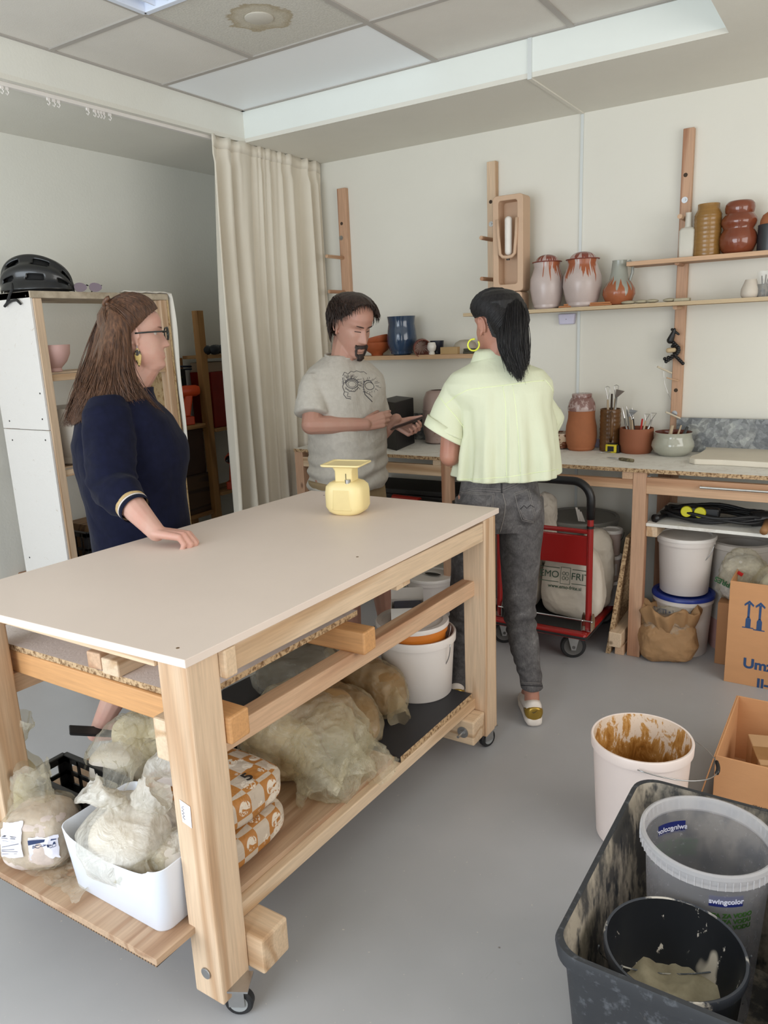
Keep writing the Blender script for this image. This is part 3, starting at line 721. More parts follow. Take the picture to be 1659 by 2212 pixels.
def shelf(name, xl, xr, y0, y1, z1, th, mat, label):
    o = MB().box(0, y0, -th, xr-xl, y1, 0).build(name, mat, None, bevel=.0015); o.location = (xl, 0, z1); return tag(o, label, 'shelf')
ZS1, ZS2, ZS3 = 1.634, 1.829, 1.418
PLYE, nt, b = newmat('birch_ply_edge'); vec = coords(nt); wv = nt.nodes.new('ShaderNodeTexWave'); wv.bands_direction = 'Z'; wv.inputs['Scale'].default_value = 55; wv.inputs['Distortion'].default_value = .6; nt.links.new(vec, wv.inputs['Vector'])
nt.links.new(ramp(nt, wv.outputs['Fac'], [(.3, S((176, 150, 116))), (.7, S((216, 196, 162)))]).outputs[0], b.inputs['Base Color']); b.inputs['Roughness'].default_value = .7
shelf('wall_shelf', Py(1000, 681, 3.79).x, XR-.002, 3.79, 3.965, ZS1, .018, PLYE, 'long plywood wall shelf holding the lidded jars and the jug')
shelf('wall_shelf', Py(1353, 569, 3.80).x, XR-.002, 3.80, 3.965, ZS2, .020, REDX, 'short upper wall shelf at the right with bottle and brown vases')
shelf('wall_shelf', Py(728, 770, 3.80).x, Py(1052, 770, 3.80).x, 3.80, 3.965, ZS3, .024, WOODX, 'left pine wall shelf behind the man, holding the blue vase')
def stand(qx, qy, Y, z):
    p = Py(qx, qy, Y); return V((p.x, Y, z)), mpp((p.x, Y, z))
def glaze(name, base, drip, lo, z0, z1, facing=None, rough=.25, zs=60, ang=9, bottom=False, seed=0.0):
    """glaze that stops in runs: drip colour shows in vertical tongues"""
    m, nt, b = newmat(name); tc = nt.nodes.new('ShaderNodeTexCoord'); sp = nt.nodes.new('ShaderNodeSeparateXYZ'); nt.links.new(tc.outputs['Object'], sp.inputs[0])
    at = nd(nt, 'ShaderNodeMath', operation='ARCTAN2'); nt.links.new(sp.outputs['Y'], at.inputs[0]); nt.links.new(sp.outputs['X'], at.inputs[1])
    cb = nt.nodes.new('ShaderNodeCombineXYZ'); mA = nd(nt, 'ShaderNodeMath', operation='MULTIPLY', _1=float(ang)); nt.links.new(at.outputs[0], mA.inputs[0]); nt.links.new(mA.outputs[0], cb.inputs[0])
    mz = nd(nt, 'ShaderNodeMath', operation='MULTIPLY', _1=2.0); nt.links.new(sp.outputs['Z'], mz.inputs[0]); nt.links.new(mz.outputs[0], cb.inputs[2]); cb.inputs[1].default_value = seed
    nz_ = nt.nodes.new('ShaderNodeTexNoise'); nz_.inputs['Scale'].default_value = 1.0; nz_.inputs['Detail'].default_value = 1.5; nt.links.new(cb.outputs[0], nz_.inputs['Vector'])
    # height above lower limit (z - z0)/(z1 - z0) compared with noise
    mr = nd(nt, 'ShaderNodeMapRange'); mr.inputs[1].default_value = z0; mr.inputs[2].default_value = z1; nt.links.new(sp.outputs['Z'], mr.inputs[0])
    s_ = nd(nt, 'ShaderNodeMath', operation='MULTIPLY_ADD', _1=-1.0 if bottom else .35); nt.links.new(mr.outputs[0], s_.inputs[0]); nt.links.new(nz_.outputs['Fac'], s_.inputs[2])
    if bottom: s_.inputs[1].default_value = .8
    if bottom: sb_ = nd(nt, 'ShaderNodeMath', operation='SUBTRACT', _1=.5); nt.links.new(s_.outputs[0], sb_.inputs[0]); s_ = sb_
    src = s_.outputs[0]
    if facing is not None:
        d = nd(nt, 'ShaderNodeMath', operation='SUBTRACT', _1=facing[0]); nt.links.new(at.outputs[0], d.inputs[0]); a2 = nd(nt, 'ShaderNodeMath', operation='ABSOLUTE'); nt.links.new(d.outputs[0], a2.inputs[0])
        l2 = nd(nt, 'ShaderNodeMath', operation='LESS_THAN', _1=facing[1]); nt.links.new(a2.outputs[0], l2.inputs[0])
        m3 = nd(nt, 'ShaderNodeMath', operation='MULTIPLY'); nt.links.new(src, m3.inputs[0]); nt.links.new(l2.outputs[0], m3.inputs[1]); src = m3.outputs[0]
    if not bottom:
        g = nd(nt, 'ShaderNodeMath', operation='GREATER_THAN', _1=z0); nt.links.new(sp.outputs['Z'], g.inputs[0])
        m4 = nd(nt, 'ShaderNodeMath', operation='MULTIPLY'); nt.links.new(src, m4.inputs[0]); nt.links.new(g.outputs[0], m4.inputs[1]); src = m4.outputs[0]
    r = ramp(nt, src, [(lo-.012, S(base)), (lo+.004, S(drip))])
    f = noise_n(nt, tc.outputs['Object'], 14, 3); r2 = ramp(nt, f, [(.3, (.94, .94, .94, 1)), (.7, (1.05, 1.05, 1.05, 1))])
    nt.links.new(mixc(nt, 1, r.outputs[0], r2.outputs[0], 'MULTIPLY'), b.inputs['Base Color']); b.inputs['Roughness'].default_value = rough
    return m
# --- plywood shelf
CLAYP = plain('pinkish_unfired_clay', (206, 174, 146), .75, .05, 8, .2, 40)
p, m_ = stand(1106, 672, 3.87, ZS1)
t = thing('clay_sculpture', 'tall boxy pink clay sculpture with a white rod inside its arch, on the plywood shelf', 'sculpture', p+V((0, 0, .0005)))
HH = 232*m_; WW = 34*m_
def rr(wd_, z0, z1, r, y, n=8):
    pts = []
    for (cx, cz, a0) in ((wd_-r, z1-r, 0), (-wd_+r, z1-r, pi/2), (-wd_+r, z0+r, pi), (wd_-r, z0+r, 1.5*pi)):
        for k in range(n+1): a = a0+pi/2*k/n; pts.append((cx+r*cos(a), y, cz+r*sin(a)))
    return pts
w = MB()
o_ = rr(WW, HH*.17, HH, .02, 0); i_ = rr(WW*.62, HH*.235, HH*.955, .014, 0)
yf, yb2 = -.055, .045
R4 = [[V(q)+V((0, yb2, 0)) for q in o_], [V(q)+V((0, yf, 0)) for q in o_], [V(q)+V((0, yf, 0)) for q in i_], [V(q)+V((0, yb2-.02, 0)) for q in i_]]
w.loft(R4, True, True); w.build('body', CLAYP, t, bevel=.004, smooth=True)
w = MB(); o2 = rr(WW*.93, 0, HH*.165, .016, 0); i2 = rr(WW*.66, HH*.075, HH*.145, .012, 0)
w.loft([[V(q)+V((0, yb2, 0)) for q in o2], [V(q)+V((0, yf, 0)) for q in o2], [V(q)+V((0, yf, 0)) for q in i2], [V(q)+V((0, yf+.03, 0)) for q in i2]], True, True)
w.build('foot', CLAYP, t, bevel=.004, smooth=True)
w = MB(); path = []
for k in range(25):
    a = pi*k/24; path.append((-WW*.52*cos(a)*(1 if k not in (0, 24) else 1), yf-.004, HH*.50-.02*sin(a)))
path = [(-WW*.66, yf-.004, HH*.80), (-WW*.60, yf-.004, HH*.66), (-WW*.48, yf-.004, HH*.50), (-WW*.30, yf-.004, HH*.475), (0, yf-.004, HH*.47), (WW*.30, yf-.004, HH*.475), (WW*.48, yf-.004, HH*.50), (WW*.58, yf-.004, HH*.66), (WW*.62, yf-.004, HH*.80)]
w.tube(path, .0085, 10); w.build('inner_arch', CLAYP, t, smooth='all')
w = MB(); w.caps((0, yf+.012, HH*.52), (0, yf+.012, HH*.79), .019, .019, 20); w.build('rod', plain('white_rod', (236, 230, 222), .6), t, smooth='all')
w = MB(); w.cyl((0, yf+.006, HH*.445), (0, yf+.006, HH*.468), .009, 14); w.build('plug', BLACKP, t)
def jar(qx, qy, R, H_, seed, label, wedge):
    p, m_ = stand(qx, qy, 3.86, ZS1); R *= m_; H_ *= m_
    t = thing('lidded_jar', label, 'jar', p, 0, None)
    g = glaze('pink_run_glaze', (190, 174, 168), (160, 90, 58), .735, H_*.32, H_*.85, wedge, .3, ang=7, seed=seed)
    w = MB(); w.lathe(hollow([(R*.66, 0), (R*.70, .004), (R*.86, H_*.15), (R*1.0, H_*.38), (R*.97, H_*.55), (R*.80, H_*.70), (R*.74, H_*.77), (R*.79, H_*.83), (R*.79, H_*.845)], .006), 56)
    w.build('body', g, t, smooth=True, ang=60)
    w = MB(); w.lathe([(0, H_*.848), (R*.86, H_*.848), (R*.87, H_*.855), (R*.86, H_*.862), (0, H_*.862)], 48); w.build('rim', plain('red_rim', (132, 64, 50), .4), t, smooth=True)
    w = MB(); pr = [(R*.74, H_*.863)]+[(R*.66*cos(a), H_*(.866+.125*sin(a))) for a in [k*pi/2/10 for k in range(11)]]
    w.lathe([(0, H_*.863)]+pr, 48); w.build('lid', glaze('lid_glaze', (180, 156, 150), (128, 66, 54), .56, H_*.86, H_*1.1, None, .25, ang=5, seed=seed+3), t, smooth=True, ang=60)
jar(1181, 667, 36, 113, 1.0, 'left lidded jar, pink-grey glaze with rust runs on its right side', (-.75, .75))
jar(1257, 661, 41, 115, 5.0, 'right lidded jar, pale glaze with rust runs around its shoulder', (-1.35, 1.15))
p, m_ = stand(1336, 656, 3.87, ZS1); R = 34*m_; H_ = 92*m_
t = thing('jug', 'round terracotta jug with grey-green glazed neck and handle', 'jug', p)
JG = glaze('jug_glaze', (162, 96, 64), (158, 160, 150), .50, -H_*.25, H_*.85, None, .2, ang=3, bottom=True, seed=2)
w = MB(); w.lathe(hollow([(R*.6, 0), (R*.8, H_*.06), (R*1.0, H_*.24), (R*.97, H_*.36), (R*.75, H_*.50), (R*.60, H_*.56), (R*.50, H_*.75), (R*.44, H_*.98), (R*.45, H_)], .004), 48); w.build('body', JG, t, smooth=True, ang=60)
w = MB(); w.tube([(R*.42, 0, H_*.92), (R*.62, 0, H_*.97), (R*.80, 0, H_*.88), (R*.80, 0, H_*.72), (R*.66, 0, H_*.54), (R*.60, 0, H_*.47)], [.007, .0075, .0075, .007, .0065, .006], 10)
o = w.build('handle', plain('jug_grey_glaze', (148, 150, 142), .2, .06, 20), t, smooth='all'); o.rotation_euler = (0, 0, .1)
ORC = plain('orange_clay_tile', (184, 124, 80), .8, .06, 20)
def slab(qx, qy, Y, z, sx, sy, sz, label, name='clay_tile', mat=ORC, cat='tile', rz=0):
    p, m_ = stand(qx, qy, Y, z); w = MB(); w.box(-sx/2, -sy/2, 0, sx/2, sy/2, sz); o = w.build(name, mat, None, bevel=min(.003, sz*.4)); o.location = p; o.rotation_euler = (0, 0, rz); tag(o, label, cat)
slab(1236, 665, 3.835, ZS1+.0005, .125, .06, .0085, 'lower orange clay tile of the left pair', rz=.1)
slab(1245, 658, 3.835, ZS1+.0095, .115, .055, .0085, 'upper orange clay tile of the left pair')
slab(1300, 657, 3.835, ZS1+.0005, .110, .055, .0085, 'lower orange clay tile of the right pair')
slab(1300, 651, 3.835, ZS1+.0095, .105, .055, .0085, 'upper orange clay tile of the right pair', rz=-.08)
BIS = plain('grey_green_clay', (176, 168, 144), .8, .1, 30)
for k, (qx, sx, lb) in enumerate(((1358, .066, 'first flat grey-green clay piece right of the jug'), (1386, .062, 'second flat grey-green clay piece, between jug and right rail'), (1409, .055, 'third flat grey-green clay piece, counting from the jug'), (1446, .060, 'fourth flat grey-green clay piece, tilted against the fifth'))):
    p, m_ = stand(qx, 650, 3.825, ZS1); w = MB(); w.ell((0, 0, .009), sx*.55, .024, .0088, 20, 8); o = w.build('clay_piece', BIS, None, smooth='all'); o.location = p; o.rotation_euler = (0, 0, .3*k); tag(o, lb, 'clay piece')
slab(1474, 648, 3.80+.03, ZS1+.0005, .068, .045, .014, 'squarish pale clay block on the shelf in front of the right rail', 'clay_block', BIS, 'clay piece')
p, m_ = stand(1620, 640, 3.86, ZS1); R = 19*m_; H_ = 38*m_
vessel('vase', hollow([(R*.8, 0), (R*.95, H_*.12), (R, H_*.25), (R*.97, H_*.5), (R*.6, H_*.97), (R*.58, H_)], .003), plain('matt_white_clay', (206, 196, 182), .7), p, 'small squat off-white vase near the right end of the plywood shelf', 'vase')
GLS, nt, b = newmat('clear_glass'); b.inputs['Base Color'].default_value = (.9, .92, .9, 1); b.inputs['Roughness'].default_value = .05
tr = nt.nodes.new('ShaderNodeBsdfTransparent'); mx = nt.nodes.new('ShaderNodeMixShader'); mx.inputs[0].default_value = .12; nt.links.new(tr.outputs[0], mx.inputs[1]); nt.links.new(b.outputs[0], mx.inputs[2]); nt.links.new(mx.outputs[0], nt.nodes['Material Output'].inputs[0])
p, m_ = stand(1649, 638, 3.86, ZS1); R = 15*m_; H_ = 54*m_
t = thing('glass_jar', 'clear glass jar of dark sticks at the right edge of the plywood shelf', 'jar', p)
w = MB(); w.lathe(hollow([(R, 0), (R*1.02, .003), (R*1.02, H_)], .002), 36); w.build('glass', GLS, t, smooth=True)
w = MB(); w.lathe([(0, .004), (R*.93, .004), (R*.93, H_*.5), (0, H_*.52)], 24); w.build('contents', speck('brown_contents', (96, 80, 62), (40, 34, 26), 60, .45, .55, .7), t, smooth=True)
for k in range(5): w = MB(); w.cyl((.008*cos(k*1.3), .008*sin(k*1.3), H_*.4), (.014*cos(k*1.3), .014*sin(k*1.3), H_*(.7+.04*k)), .0025, 6); w.build('stick', plain('dark_stick', (60, 44, 32), .7), t)
# --- upper shelf
p, m_ = stand(1484, 548, 3.87, ZS2); H_ = 92*m_
BOTW = plain('white_bottle_glaze', (208, 204, 192), .5, .04, 12)
w = MB(); a_ = .032
def sq(a, z, r): return rrh(a, z, r)
def rrh(a, z, r, n=5):
    pts = []
    for (cx, cy, a0) in ((a-r, a-r, 0), (-a+r, a-r, pi/2), (-a+r, -a+r, pi), (a-r, -a+r, 1.5*pi)):
        for k in range(n+1): t_ = a0+pi/2*k/n; pts.append((cx+r*cos(t_), cy+r*sin(t_), z))
    return pts
w.loft([rrh(.030, 0, .008), rrh(.032, .004, .009), rrh(.034, .05, .010), rrh(.034, H_*.60, .012), rrh(.028, H_*.66, .018), rrh(.016, H_*.68, .0155), rrh(.0145, H_*.72, .0144), rrh(.0135, H_*.98, .0134), rrh(.0145, H_, .0144)])
o = w.build('bottle', BOTW, None, smooth=True, ang=60); o.location = p; tag(o, 'narrow white square-shouldered bottle on the upper shelf, left of the brown vases', 'bottle')
BRG = plain('brown_ochre_glaze', (146, 108, 56), .22, .14, 10, .12, 30, stretch=(.3, .3, 6), bdist=.004)
p, m_ = stand(1526, 548, 3.875, ZS2); R = 27.5*m_; H_ = 106*m_
prof = [(R*.97, 0), (R, .004)]+[(R*(1+.012*sin(k*1.9)), H_*(.03+.76*k/30)) for k in range(31)]+[(R*.80, H_*.90), (R*.80, H_)]
vessel('vase', hollow(prof, .005), BRG, p, 'straight ochre-brown glazed vase with stepped collar on the upper shelf', 'vase')
RDG = plain('oxblood_glaze', (124, 64, 42), .15, .10, 8, coat=.4)
p, m_ = stand(1593, 543, 3.875, ZS2); R = 38*m_; H_ = 107*m_
prof = [(R*.70, 0), (R*.86, H_*.06), (R*.98, H_*.18), (R, H_*.28), (R*.95, H_*.38), (R*.82, H_*.455), (R*.80, H_*.48), (R*.90, H_*.54), (R*.95, H_*.60), (R*.93, H_*.66), (R*.78, H_*.735), (R*.72, H_*.76), (R*.76, H_*.80), (R*.79, H_*.87), (R*.76, H_*.94), (R*.66, H_*.985), (R*.58, H_)]
vessel('vase', hollow(prof, .006), RDG, p, 'glossy red-brown triple gourd vase on the upper shelf', 'vase')
p, m_ = stand(1664, 540, 3.875, ZS2); R = 27*m_; H_ = 80*m_
t = thing('jar', 'ribbed black and terracotta jar cut off by the right edge, on the upper shelf', 'jar', p)
w = MB(); w.lathe([(0, 0), (R*.95, 0)]+[(R*(1+.02*(k % 2)), H_*.68*k/26) for k in range(27)]+[(R*.9, H_*.69), (0, H_*.69)], 44); w.build('body', plain('black_ribbed_glaze', (52, 54, 58), .3), t, smooth=True)
w = MB(); w.lathe([(R*.9, H_*.69), (R*.86, H_*.8), (R*.70, H_*.93), (R*.4, H_), (0, H_*1.01)], 44); w.build('lid', TERRA, t, smooth=True, ang=60)
# --- left pine shelf
REDB = plain('red_orange_glaze', (160, 82, 46), .4, .06)
p, m_ = stand(815, 764, 3.88, ZS3); R = 33*m_
bp = hollow([(R*.38, 0), (R*.40, .012), (R*.7, .03), (R*.93, .055), (R, .078)], .004)
vessel('bowl', bp, REDB, p, 'lower red-orange bowl of the pair on the pine shelf', 'bowl')
o = vessel('bowl', bp, REDB, p+V((.012, 0, .026)), 'upper red-orange bowl, tilted, nested in the lower one on the pine shelf', 'bowl'); o.rotation_euler = (RAD(0), RAD(-14), 0)
p, m_ = stand(869, 761, 3.88, ZS3); R = 32*m_; H_ = 81*m_
vessel('vase', hollow([(R*.55, 0), (R*.6, .004), (R*.84, H_*.13), (R*.99, H_*.32), (R, H_*.45), (R*.94, H_*.65), (R*.88, H_*.80), (R*.91, H_*.92), (R*.95, H_)], .005), plain('deep_blue_glaze', (44, 64, 90), .14, .18, 7, coat=.5), p, 'large glossy dark blue vase on the pine shelf behind the man', 'vase')
p, m_ = stand(918, 757, 3.87, ZS3)
CUPM = glaze('cup_run_glaze', (196, 176, 164), (124, 70, 56), .54, 0, .1, None, .3, ang=6, seed=9)
o = vessel('cup', hollow([(.022, 0), (.024, .006), (.044, .02), (.052, .05), (.052, .080)], .004), CUPM, p+V((-.03, 0, .0485)), 'pink and brown streaked cup lying on its side beside the blue vase', 'cup'); o.rotation_euler = (RAD(100), 0, RAD(40))
p, m_ = stand(944, 752, 3.90, ZS3)
vessel('bowl', hollow([(.02, 0), (.035, .02), (.040, .075)], .003), plain('navy_cup', (30, 34, 48), .3), p, 'small dark navy cup half hidden behind the white egg-shaped cup', 'cup')
p, m_ = stand(933, 767, 3.835, ZS3); 
vessel('cup', hollow([(.017, 0), (.0185, .010), (.014, .014), (.024, .028), (.0265, .045), (.0215, .065), (.0165, .068)], .003), plain('white_gloss', (222, 218, 210), .15, coat=.4), p, 'little white egg-shaped footed cup at the front of the pine shelf', 'cup')
p, m_ = stand(976, 766, 3.845, ZS3)
w = MB(); w.box(-.055, -.034, 0, .055, .034, .039); o = w.build('box', plain('kraft_box', (176, 146, 102), .7), None, bevel=.002); o.location = p; o.rotation_euler = (0, 0, -.05); tag(o, 'small brown cardboard box on the pine shelf', 'box')
p, m_ = stand(1005, 752, 3.905, ZS3)
o = vessel('dish', [(0, .075), (.03, .073), (.055, .06), (.068, .035), (.07, 0), (.064, 0), (.062, .034), (.05, .055), (.025, .067), (0, .069)], plain('stone_grey_clay', (176, 166, 150), .7), p, 'pale grey dish upside down behind the brown box on the pine shelf', 'dish')
p, m_ = stand(1014, 762, 3.84, ZS3); w = MB(); w.box(-.03, -.02, 0, .03, .02, .014); w.box(-.028, -.018, .0145, .032, .018, .028); o = w.build('tin', plain('dark_olive_tin', (58, 54, 38), .4, .3, 60), None, bevel=.002); o.location = p; tag(o, 'flat dark olive tins beside the brown box on the pine shelf', 'tin')
# socket box, wall box under shelf
p = Py(1225, 688, 3.985)
t = thing('cable_box', 'small lilac-white plastic box on the wall under the plywood shelf', 'box', (p.x, YB, p.z-.03))
w = MB(); w.hexa([(-.040, -.03, 0), (.040, -.03, 0), (.040, 0, 0), (-.040, 0, 0)], [(-.046, -.03, .055), (.046, -.03, .055), (.046, 0, .055), (-.046, 0, .055)]); w.build('case', plain('lilac_plastic', (202, 198, 218), .4), t, bevel=.006)
w = MB(); w.cyl((0, -.0302, .026), (0, -.031, .026), .002, 8); w.build('screw', BLACKP, t)
# --- flexible tripod hanging on the right rail
t = thing('flexible_tripod', 'small black flexible ball-leg tripod hung on the right peg rail', 'tripod', (0, 0, 0))
def tp(qx, qy, d=.03): return Py(qx, qy, PY-d)
def balls(pts, n, r):
    w = MB(); 
    for k in range(n):
        f = k/(n-1)*(len(pts)-1); i = min(int(f), len(pts)-2); q = pts[i].lerp(pts[i+1], f-i); w.ell(q, r, r, r, 10, 7)
    return w
for pts in ([tp(1455, 740), tp(1467, 752, .05), tp(1462, 766, .05), tp(1436, 775)], [tp(1455, 742, .02), tp(1468, 758, .02), tp(1455, 770, .03), tp(1439, 781)], [tp(1453, 748, .01), tp(1458, 768, .015), tp(1475, 785, .012)]):
    balls(pts, 11, .0088).build('leg', BLACKP, t, smooth='all')
w = MB(); w.chain([tp(1448, 735), tp(1455, 718), tp(1457, 712)], [.017, .010, .007]); w.caps(tp(1452, 712), tp(1466, 722), .007, .005); w.build('head', BLACKP, t, smooth='all')
o = MB().caps(tp(1444, 757, .05), tp(1456, 756, .045), .012, .011, 16).build('cork', plain('cork', (198, 176, 140), .8), None, smooth='all'); tag(o, 'pale wooden toggle caught in the legs of the hanging tripod', 'toggle')
WOODP = plain('pale_stick', (206, 194, 172), .7)
for a, b_, lb in ((tp(1420, 792, .06), tp(1451, 806, .01), 'pale wooden toggle hanging from wire, upper left of the right rail'), (tp(1440, 816, .05), tp(1466, 823, .012), 'thin brown wooden toggle across the right rail'), (tp(1438, 890, .05), tp(1470, 904, .012), 'pale wooden toggle across the foot of the right rail above the backsplash')):
    o = MB().cyl(a, b_, .0045 if 'thin' not in lb else .003, 10).build('wooden_toggle', WOODP if 'thin' not in lb else REDX, None, smooth=True); tag(o, lb, 'toggle')
w = MB(); w.tube([tp(1436, 775, .03), tp(1433, 800, .03), tp(1436, 830, .03), tp(1443, 850, .025), tp(1450, 865, .006)], .0007, 5); o = w.build('cutting_wire', STEEL); tag(o, 'thin clay cutting wire hanging from the tripod on the right rail', 'wire')
# ================================================================== workbench
BZ, BY0, BY1, BXL = .910, 3.412, 3.965, Py(634, 968, 3.412).x
t = thing('workbench', 'long workbench with a grey-white board top along the back wall', 'workbench', (-1.0, 3.7, 0))
def bb(name, x0, y0, z0, x1, y1, z1, mat, bev=.002): return MB().box(x0+1, y0-3.7, z0, x1+1, y1-3.7, z1).build(name, mat, t, bevel=bev)
BTOP = osb('grey_worn_worktop', (230, 228, 221), (206, 200, 190), 9, .5, .72, .7)
w = MB(); jx = Py(960, 990, BY0).x
for (a, c) in ((BXL, jx-.001), (jx+.001, XR-.002)):
    w = MB(); w.box(a+1, BY0-3.7, BZ-.018, c+1, BY1-3.7, BZ); w.b.normal_update()
    for f in w.b.faces: f.material_index = 0 if abs(f.normal.z) > .5 else 1
    w.build('worktop', [BTOP, CHIP], t)
def bleg(qx0, qx1, qy, y0=BY0+.01, w_=.055):
    a = Py(qx0, qy, y0).x; c = Py(qx1, qy, y0).x; bb('leg', a, y0, 0, c, y0+w_, BZ-.019, REDZ); bb('leg', a, BY1-.06, 0, c, BY1-.003, BZ-.019, REDZ); return a, c
l1 = bleg(638, 655, 1010); l2 = bleg(953, 972, 1030); l3 = bleg(1367, 1396, 1040)
bb('leg', XR-.08, BY0+.01, 0, XR-.02, BY0+.065, BZ-.019, REDZ)
bb('rail', l1[1], BY0+.012, .805, l2[0], BY0+.042, .862, WOODX); bb('rail', l2[1], BY0+.012, .812, l3[0], BY0+.042, .856, REDX); bb('rail', l3[1], BY0+.012, .795, XR-.081, BY0+.042, .870, REDX)
bb('rail', l1[1], BY1-.05, .80, XR-.081, BY1-.02, .86, REDX)
bb('corner_block', l3[0]-.05, BY0+.012, .8565, l3[0]-.001, BY0+.05, BZ-.019, REDY); bb('corner_block', l2[0]-.05, BY0+.012, .8625, l2[0]-.001, BY0+.05, BZ-.019, WOODY)
for x in (l1[0]+.02, l2[0]+.01): bb('side_rail', x, BY0+.066, .80, x+.03, BY1-.061, .86, WOODY)
w = MB(); c = V((l3[1]+1, BY0+.03-3.7, .872)); w.cyl(c, c+V((.014, 0, 0)), .004, 8); w.cyl(c, c+V((.005, 0, 0)), .009, 6); w.build('bolt', STEEL, t)
w = MB(); a = Py(1512, 1053, BY0-.012); a += V((1, -3.7, 0)); w.tube([a+V((0, .022, 0)), a, a+V((1.1, 0, 0)), a+V((1.1, .022, 0))], .0055, 10); w.build('towel_rod', CHROME, t, smooth=True)
# lower shelf of the bench, right bay, with its bearer; left bay shelf
bb('lower_shelf', l3[1]+.001, BY0+.03, .640, XR-.081, BY1-.061, .655, BTOP)
bb('bearer', l3[1]+.001, BY0+.035, .590, l3[1]+.05, BY1-.061, .6395, WOODY, .004)
bb('lower_shelf', l1[1]+.001, BY0+.067, .600, l2[0]-.001, BY1-.061, .615, WOODX)
bb('floor_rail', l3[0]-.055, BY0+.0, .0, l3[0]-.012, BY1-.1, .05, REDY); bb('floor_rail', l3[0]-.075, BY0-.04, .051, l3[0]-.015, BY1-.1, .125, WOODY, .004)
# backsplash pieces
MAR, nt, b = newmat('grey_conglomerate_stone'); vec = coords(nt)
v1 = nt.nodes.new('ShaderNodeTexVoronoi'); v1.inputs['Scale'].default_value = 24; v1.inputs['Randomness'].default_value = 1
vv = nt.nodes.new('ShaderNodeMix'); vv.data_type = 'VECTOR'; vv.inputs[0].default_value = .06
nn = nt.nodes.new('ShaderNodeTexNoise'); nn.inputs['Scale'].default_value = 9; nn.inputs['Detail'].default_value = 4; nt.links.new(vec, nn.inputs['Vector']); nt.links.new(vec, vv.inputs[4]); nt.links.new(nn.outputs['Color'], vv.inputs[5]); nt.links.new(vv.outputs[1], v1.inputs['Vector'])
bw = nt.nodes.new('ShaderNodeRGBToBW'); nt.links.new(v1.outputs['Color'], bw.inputs[0])
r = ramp(nt, bw.outputs[0], [(.2, S((112, 115, 118))), (.5, S((134, 137, 138))), (.8, S((150, 152, 150)))])
v2 = nt.nodes.new('ShaderNodeTexVoronoi'); v2.inputs['Scale'].default_value = 60; nt.links.new(vv.outputs[1], v2.inputs['Vector']); bw2 = nt.nodes.new('ShaderNodeRGBToBW'); nt.links.new(v2.outputs['Color'], bw2.inputs[0])
r2 = ramp(nt, bw2.outputs[0], [(.25, (.72, .72, .72, 1)), (.6, (1, 1, 1, 1)), (.78, (1.3, 1.3, 1.28, 1))])
f5 = ramp(nt, noise_n(nt, vec, 26, 5, .7), [(.4, (.78, .78, .8, 1)), (.6, (1.12, 1.12, 1.1, 1))])
nt.links.new(mixc(nt, 1, mixc(nt, 1, r.outputs[0], r2.outputs[0], 'MULTIPLY'), f5.outputs[0], 'MULTIPLY'), b.inputs['Base Color']); b.inputs['Roughness'].default_value = .45
def bsp(x0, x1, z1, y0, label):
    o = MB().box(0, 0, 0, x1-x0, .012, z1-BZ-.0005).build('stone_panel', MAR, None, bevel=.001); o.location = (x0, y0, BZ+.0005); tag(o, label, 'stone panel')
pz_ = Py(1500, 903, 3.945)
bsp(Py(1461, 905, 3.945).x, XR-.003, pz_.z, 3.950, 'long grey pebbly stone panel leaning on the wall behind the white bowl')
bsp(Py(893, 890, 3.945).x, Py(985, 890, 3.945).x, Py(905, 893, 3.945).z, 3.950, 'short dark grey stone panel behind the speckled jar and black box')
# items on the bench
def onbench(qx, qy): return Pz(qx, qy, BZ)
def seat(qx, R): p = Py(qx, 965, 3.948-R); p.z = BZ; return p
BLK = plain('matt_black_case', (18, 18, 20), .5, .1)
c = onbench(858, 968)
w = MB(); P0 = [onbench(820, 965), onbench(857, 974), onbench(896, 957)]
w = MB(); zt_ = Py(860, 870, P0[1].y).z-BZ
fl = P0[0]; fm = P0[1]; fr = P0[2]; bk = fl+(fr-fm)
w.hexa([V(q)-V((fm.x, fm.y, BZ)) for q in (fl, fm, fr, bk)], [V(q)-V((fm.x, fm.y, BZ))+V((0, 0, zt_)) for q in (fl, fm, fr, bk)])
o = w.build('speaker_box', BLK, None, bevel=.003); o.location = fm+V((0, 0, .0005)); tag(o, 'plain black box standing on the bench behind the man\'s phone', 'box')
p = onbench(834, 955); p = V((Py(833, 900, 3.85).x, 3.86, BZ)); m_ = mpp(p)
vessel('bottle', hollow([(.032, 0), (.034, .005), (.034, .09), (.022, .12), (.017, .165), (.016, .185)], .003), plain('grey_bottle_glaze', (148, 144, 130), .5, .1, 30), p, 'small grey bottle peeking over the black box on the bench', 'bottle')
p = seat(948, .085); m_ = mpp(p); R = 34*m_; H_ = 113*m_
SPJ = speck('speckled_pink_glaze', (168, 146, 138), (142, 84, 62), 14, .62, .68, .3)
vessel('jar', hollow([(R*.6, 0), (R*.7, .006), (R*.93, H_*.2), (R, H_*.42), (R*.97, H_*.58), (R*.97, H_*.63), (R*.99, H_*.645), (R*.96, H_*.66), (R*.90, H_*.85), (R*.72, H_*.97), (R*.5, H_)], .006), SPJ, p, 'tall speckled mauve jar on the bench, half hidden by the pale green shirt', 'jar')
p = seat(1255, .085); m_ = mpp(p); R = 33*m_; H_ = 120*m_
t = thing('lidded_jar', 'tall orange terracotta jar with mauve marbled top on the bench', 'jar', p)
w = MB(); w.lathe(hollow([(R*.78, 0), (R*.82, .004), (R*.97, H_*.15), (R, H_*.28), (R*.97, H_*.42), (R*.86, H_*.56), (R*.84, H_*.66), (R*.86, H_*.70)], .006), 48); w.build('body', TERRA, t, smooth=True, ang=60)
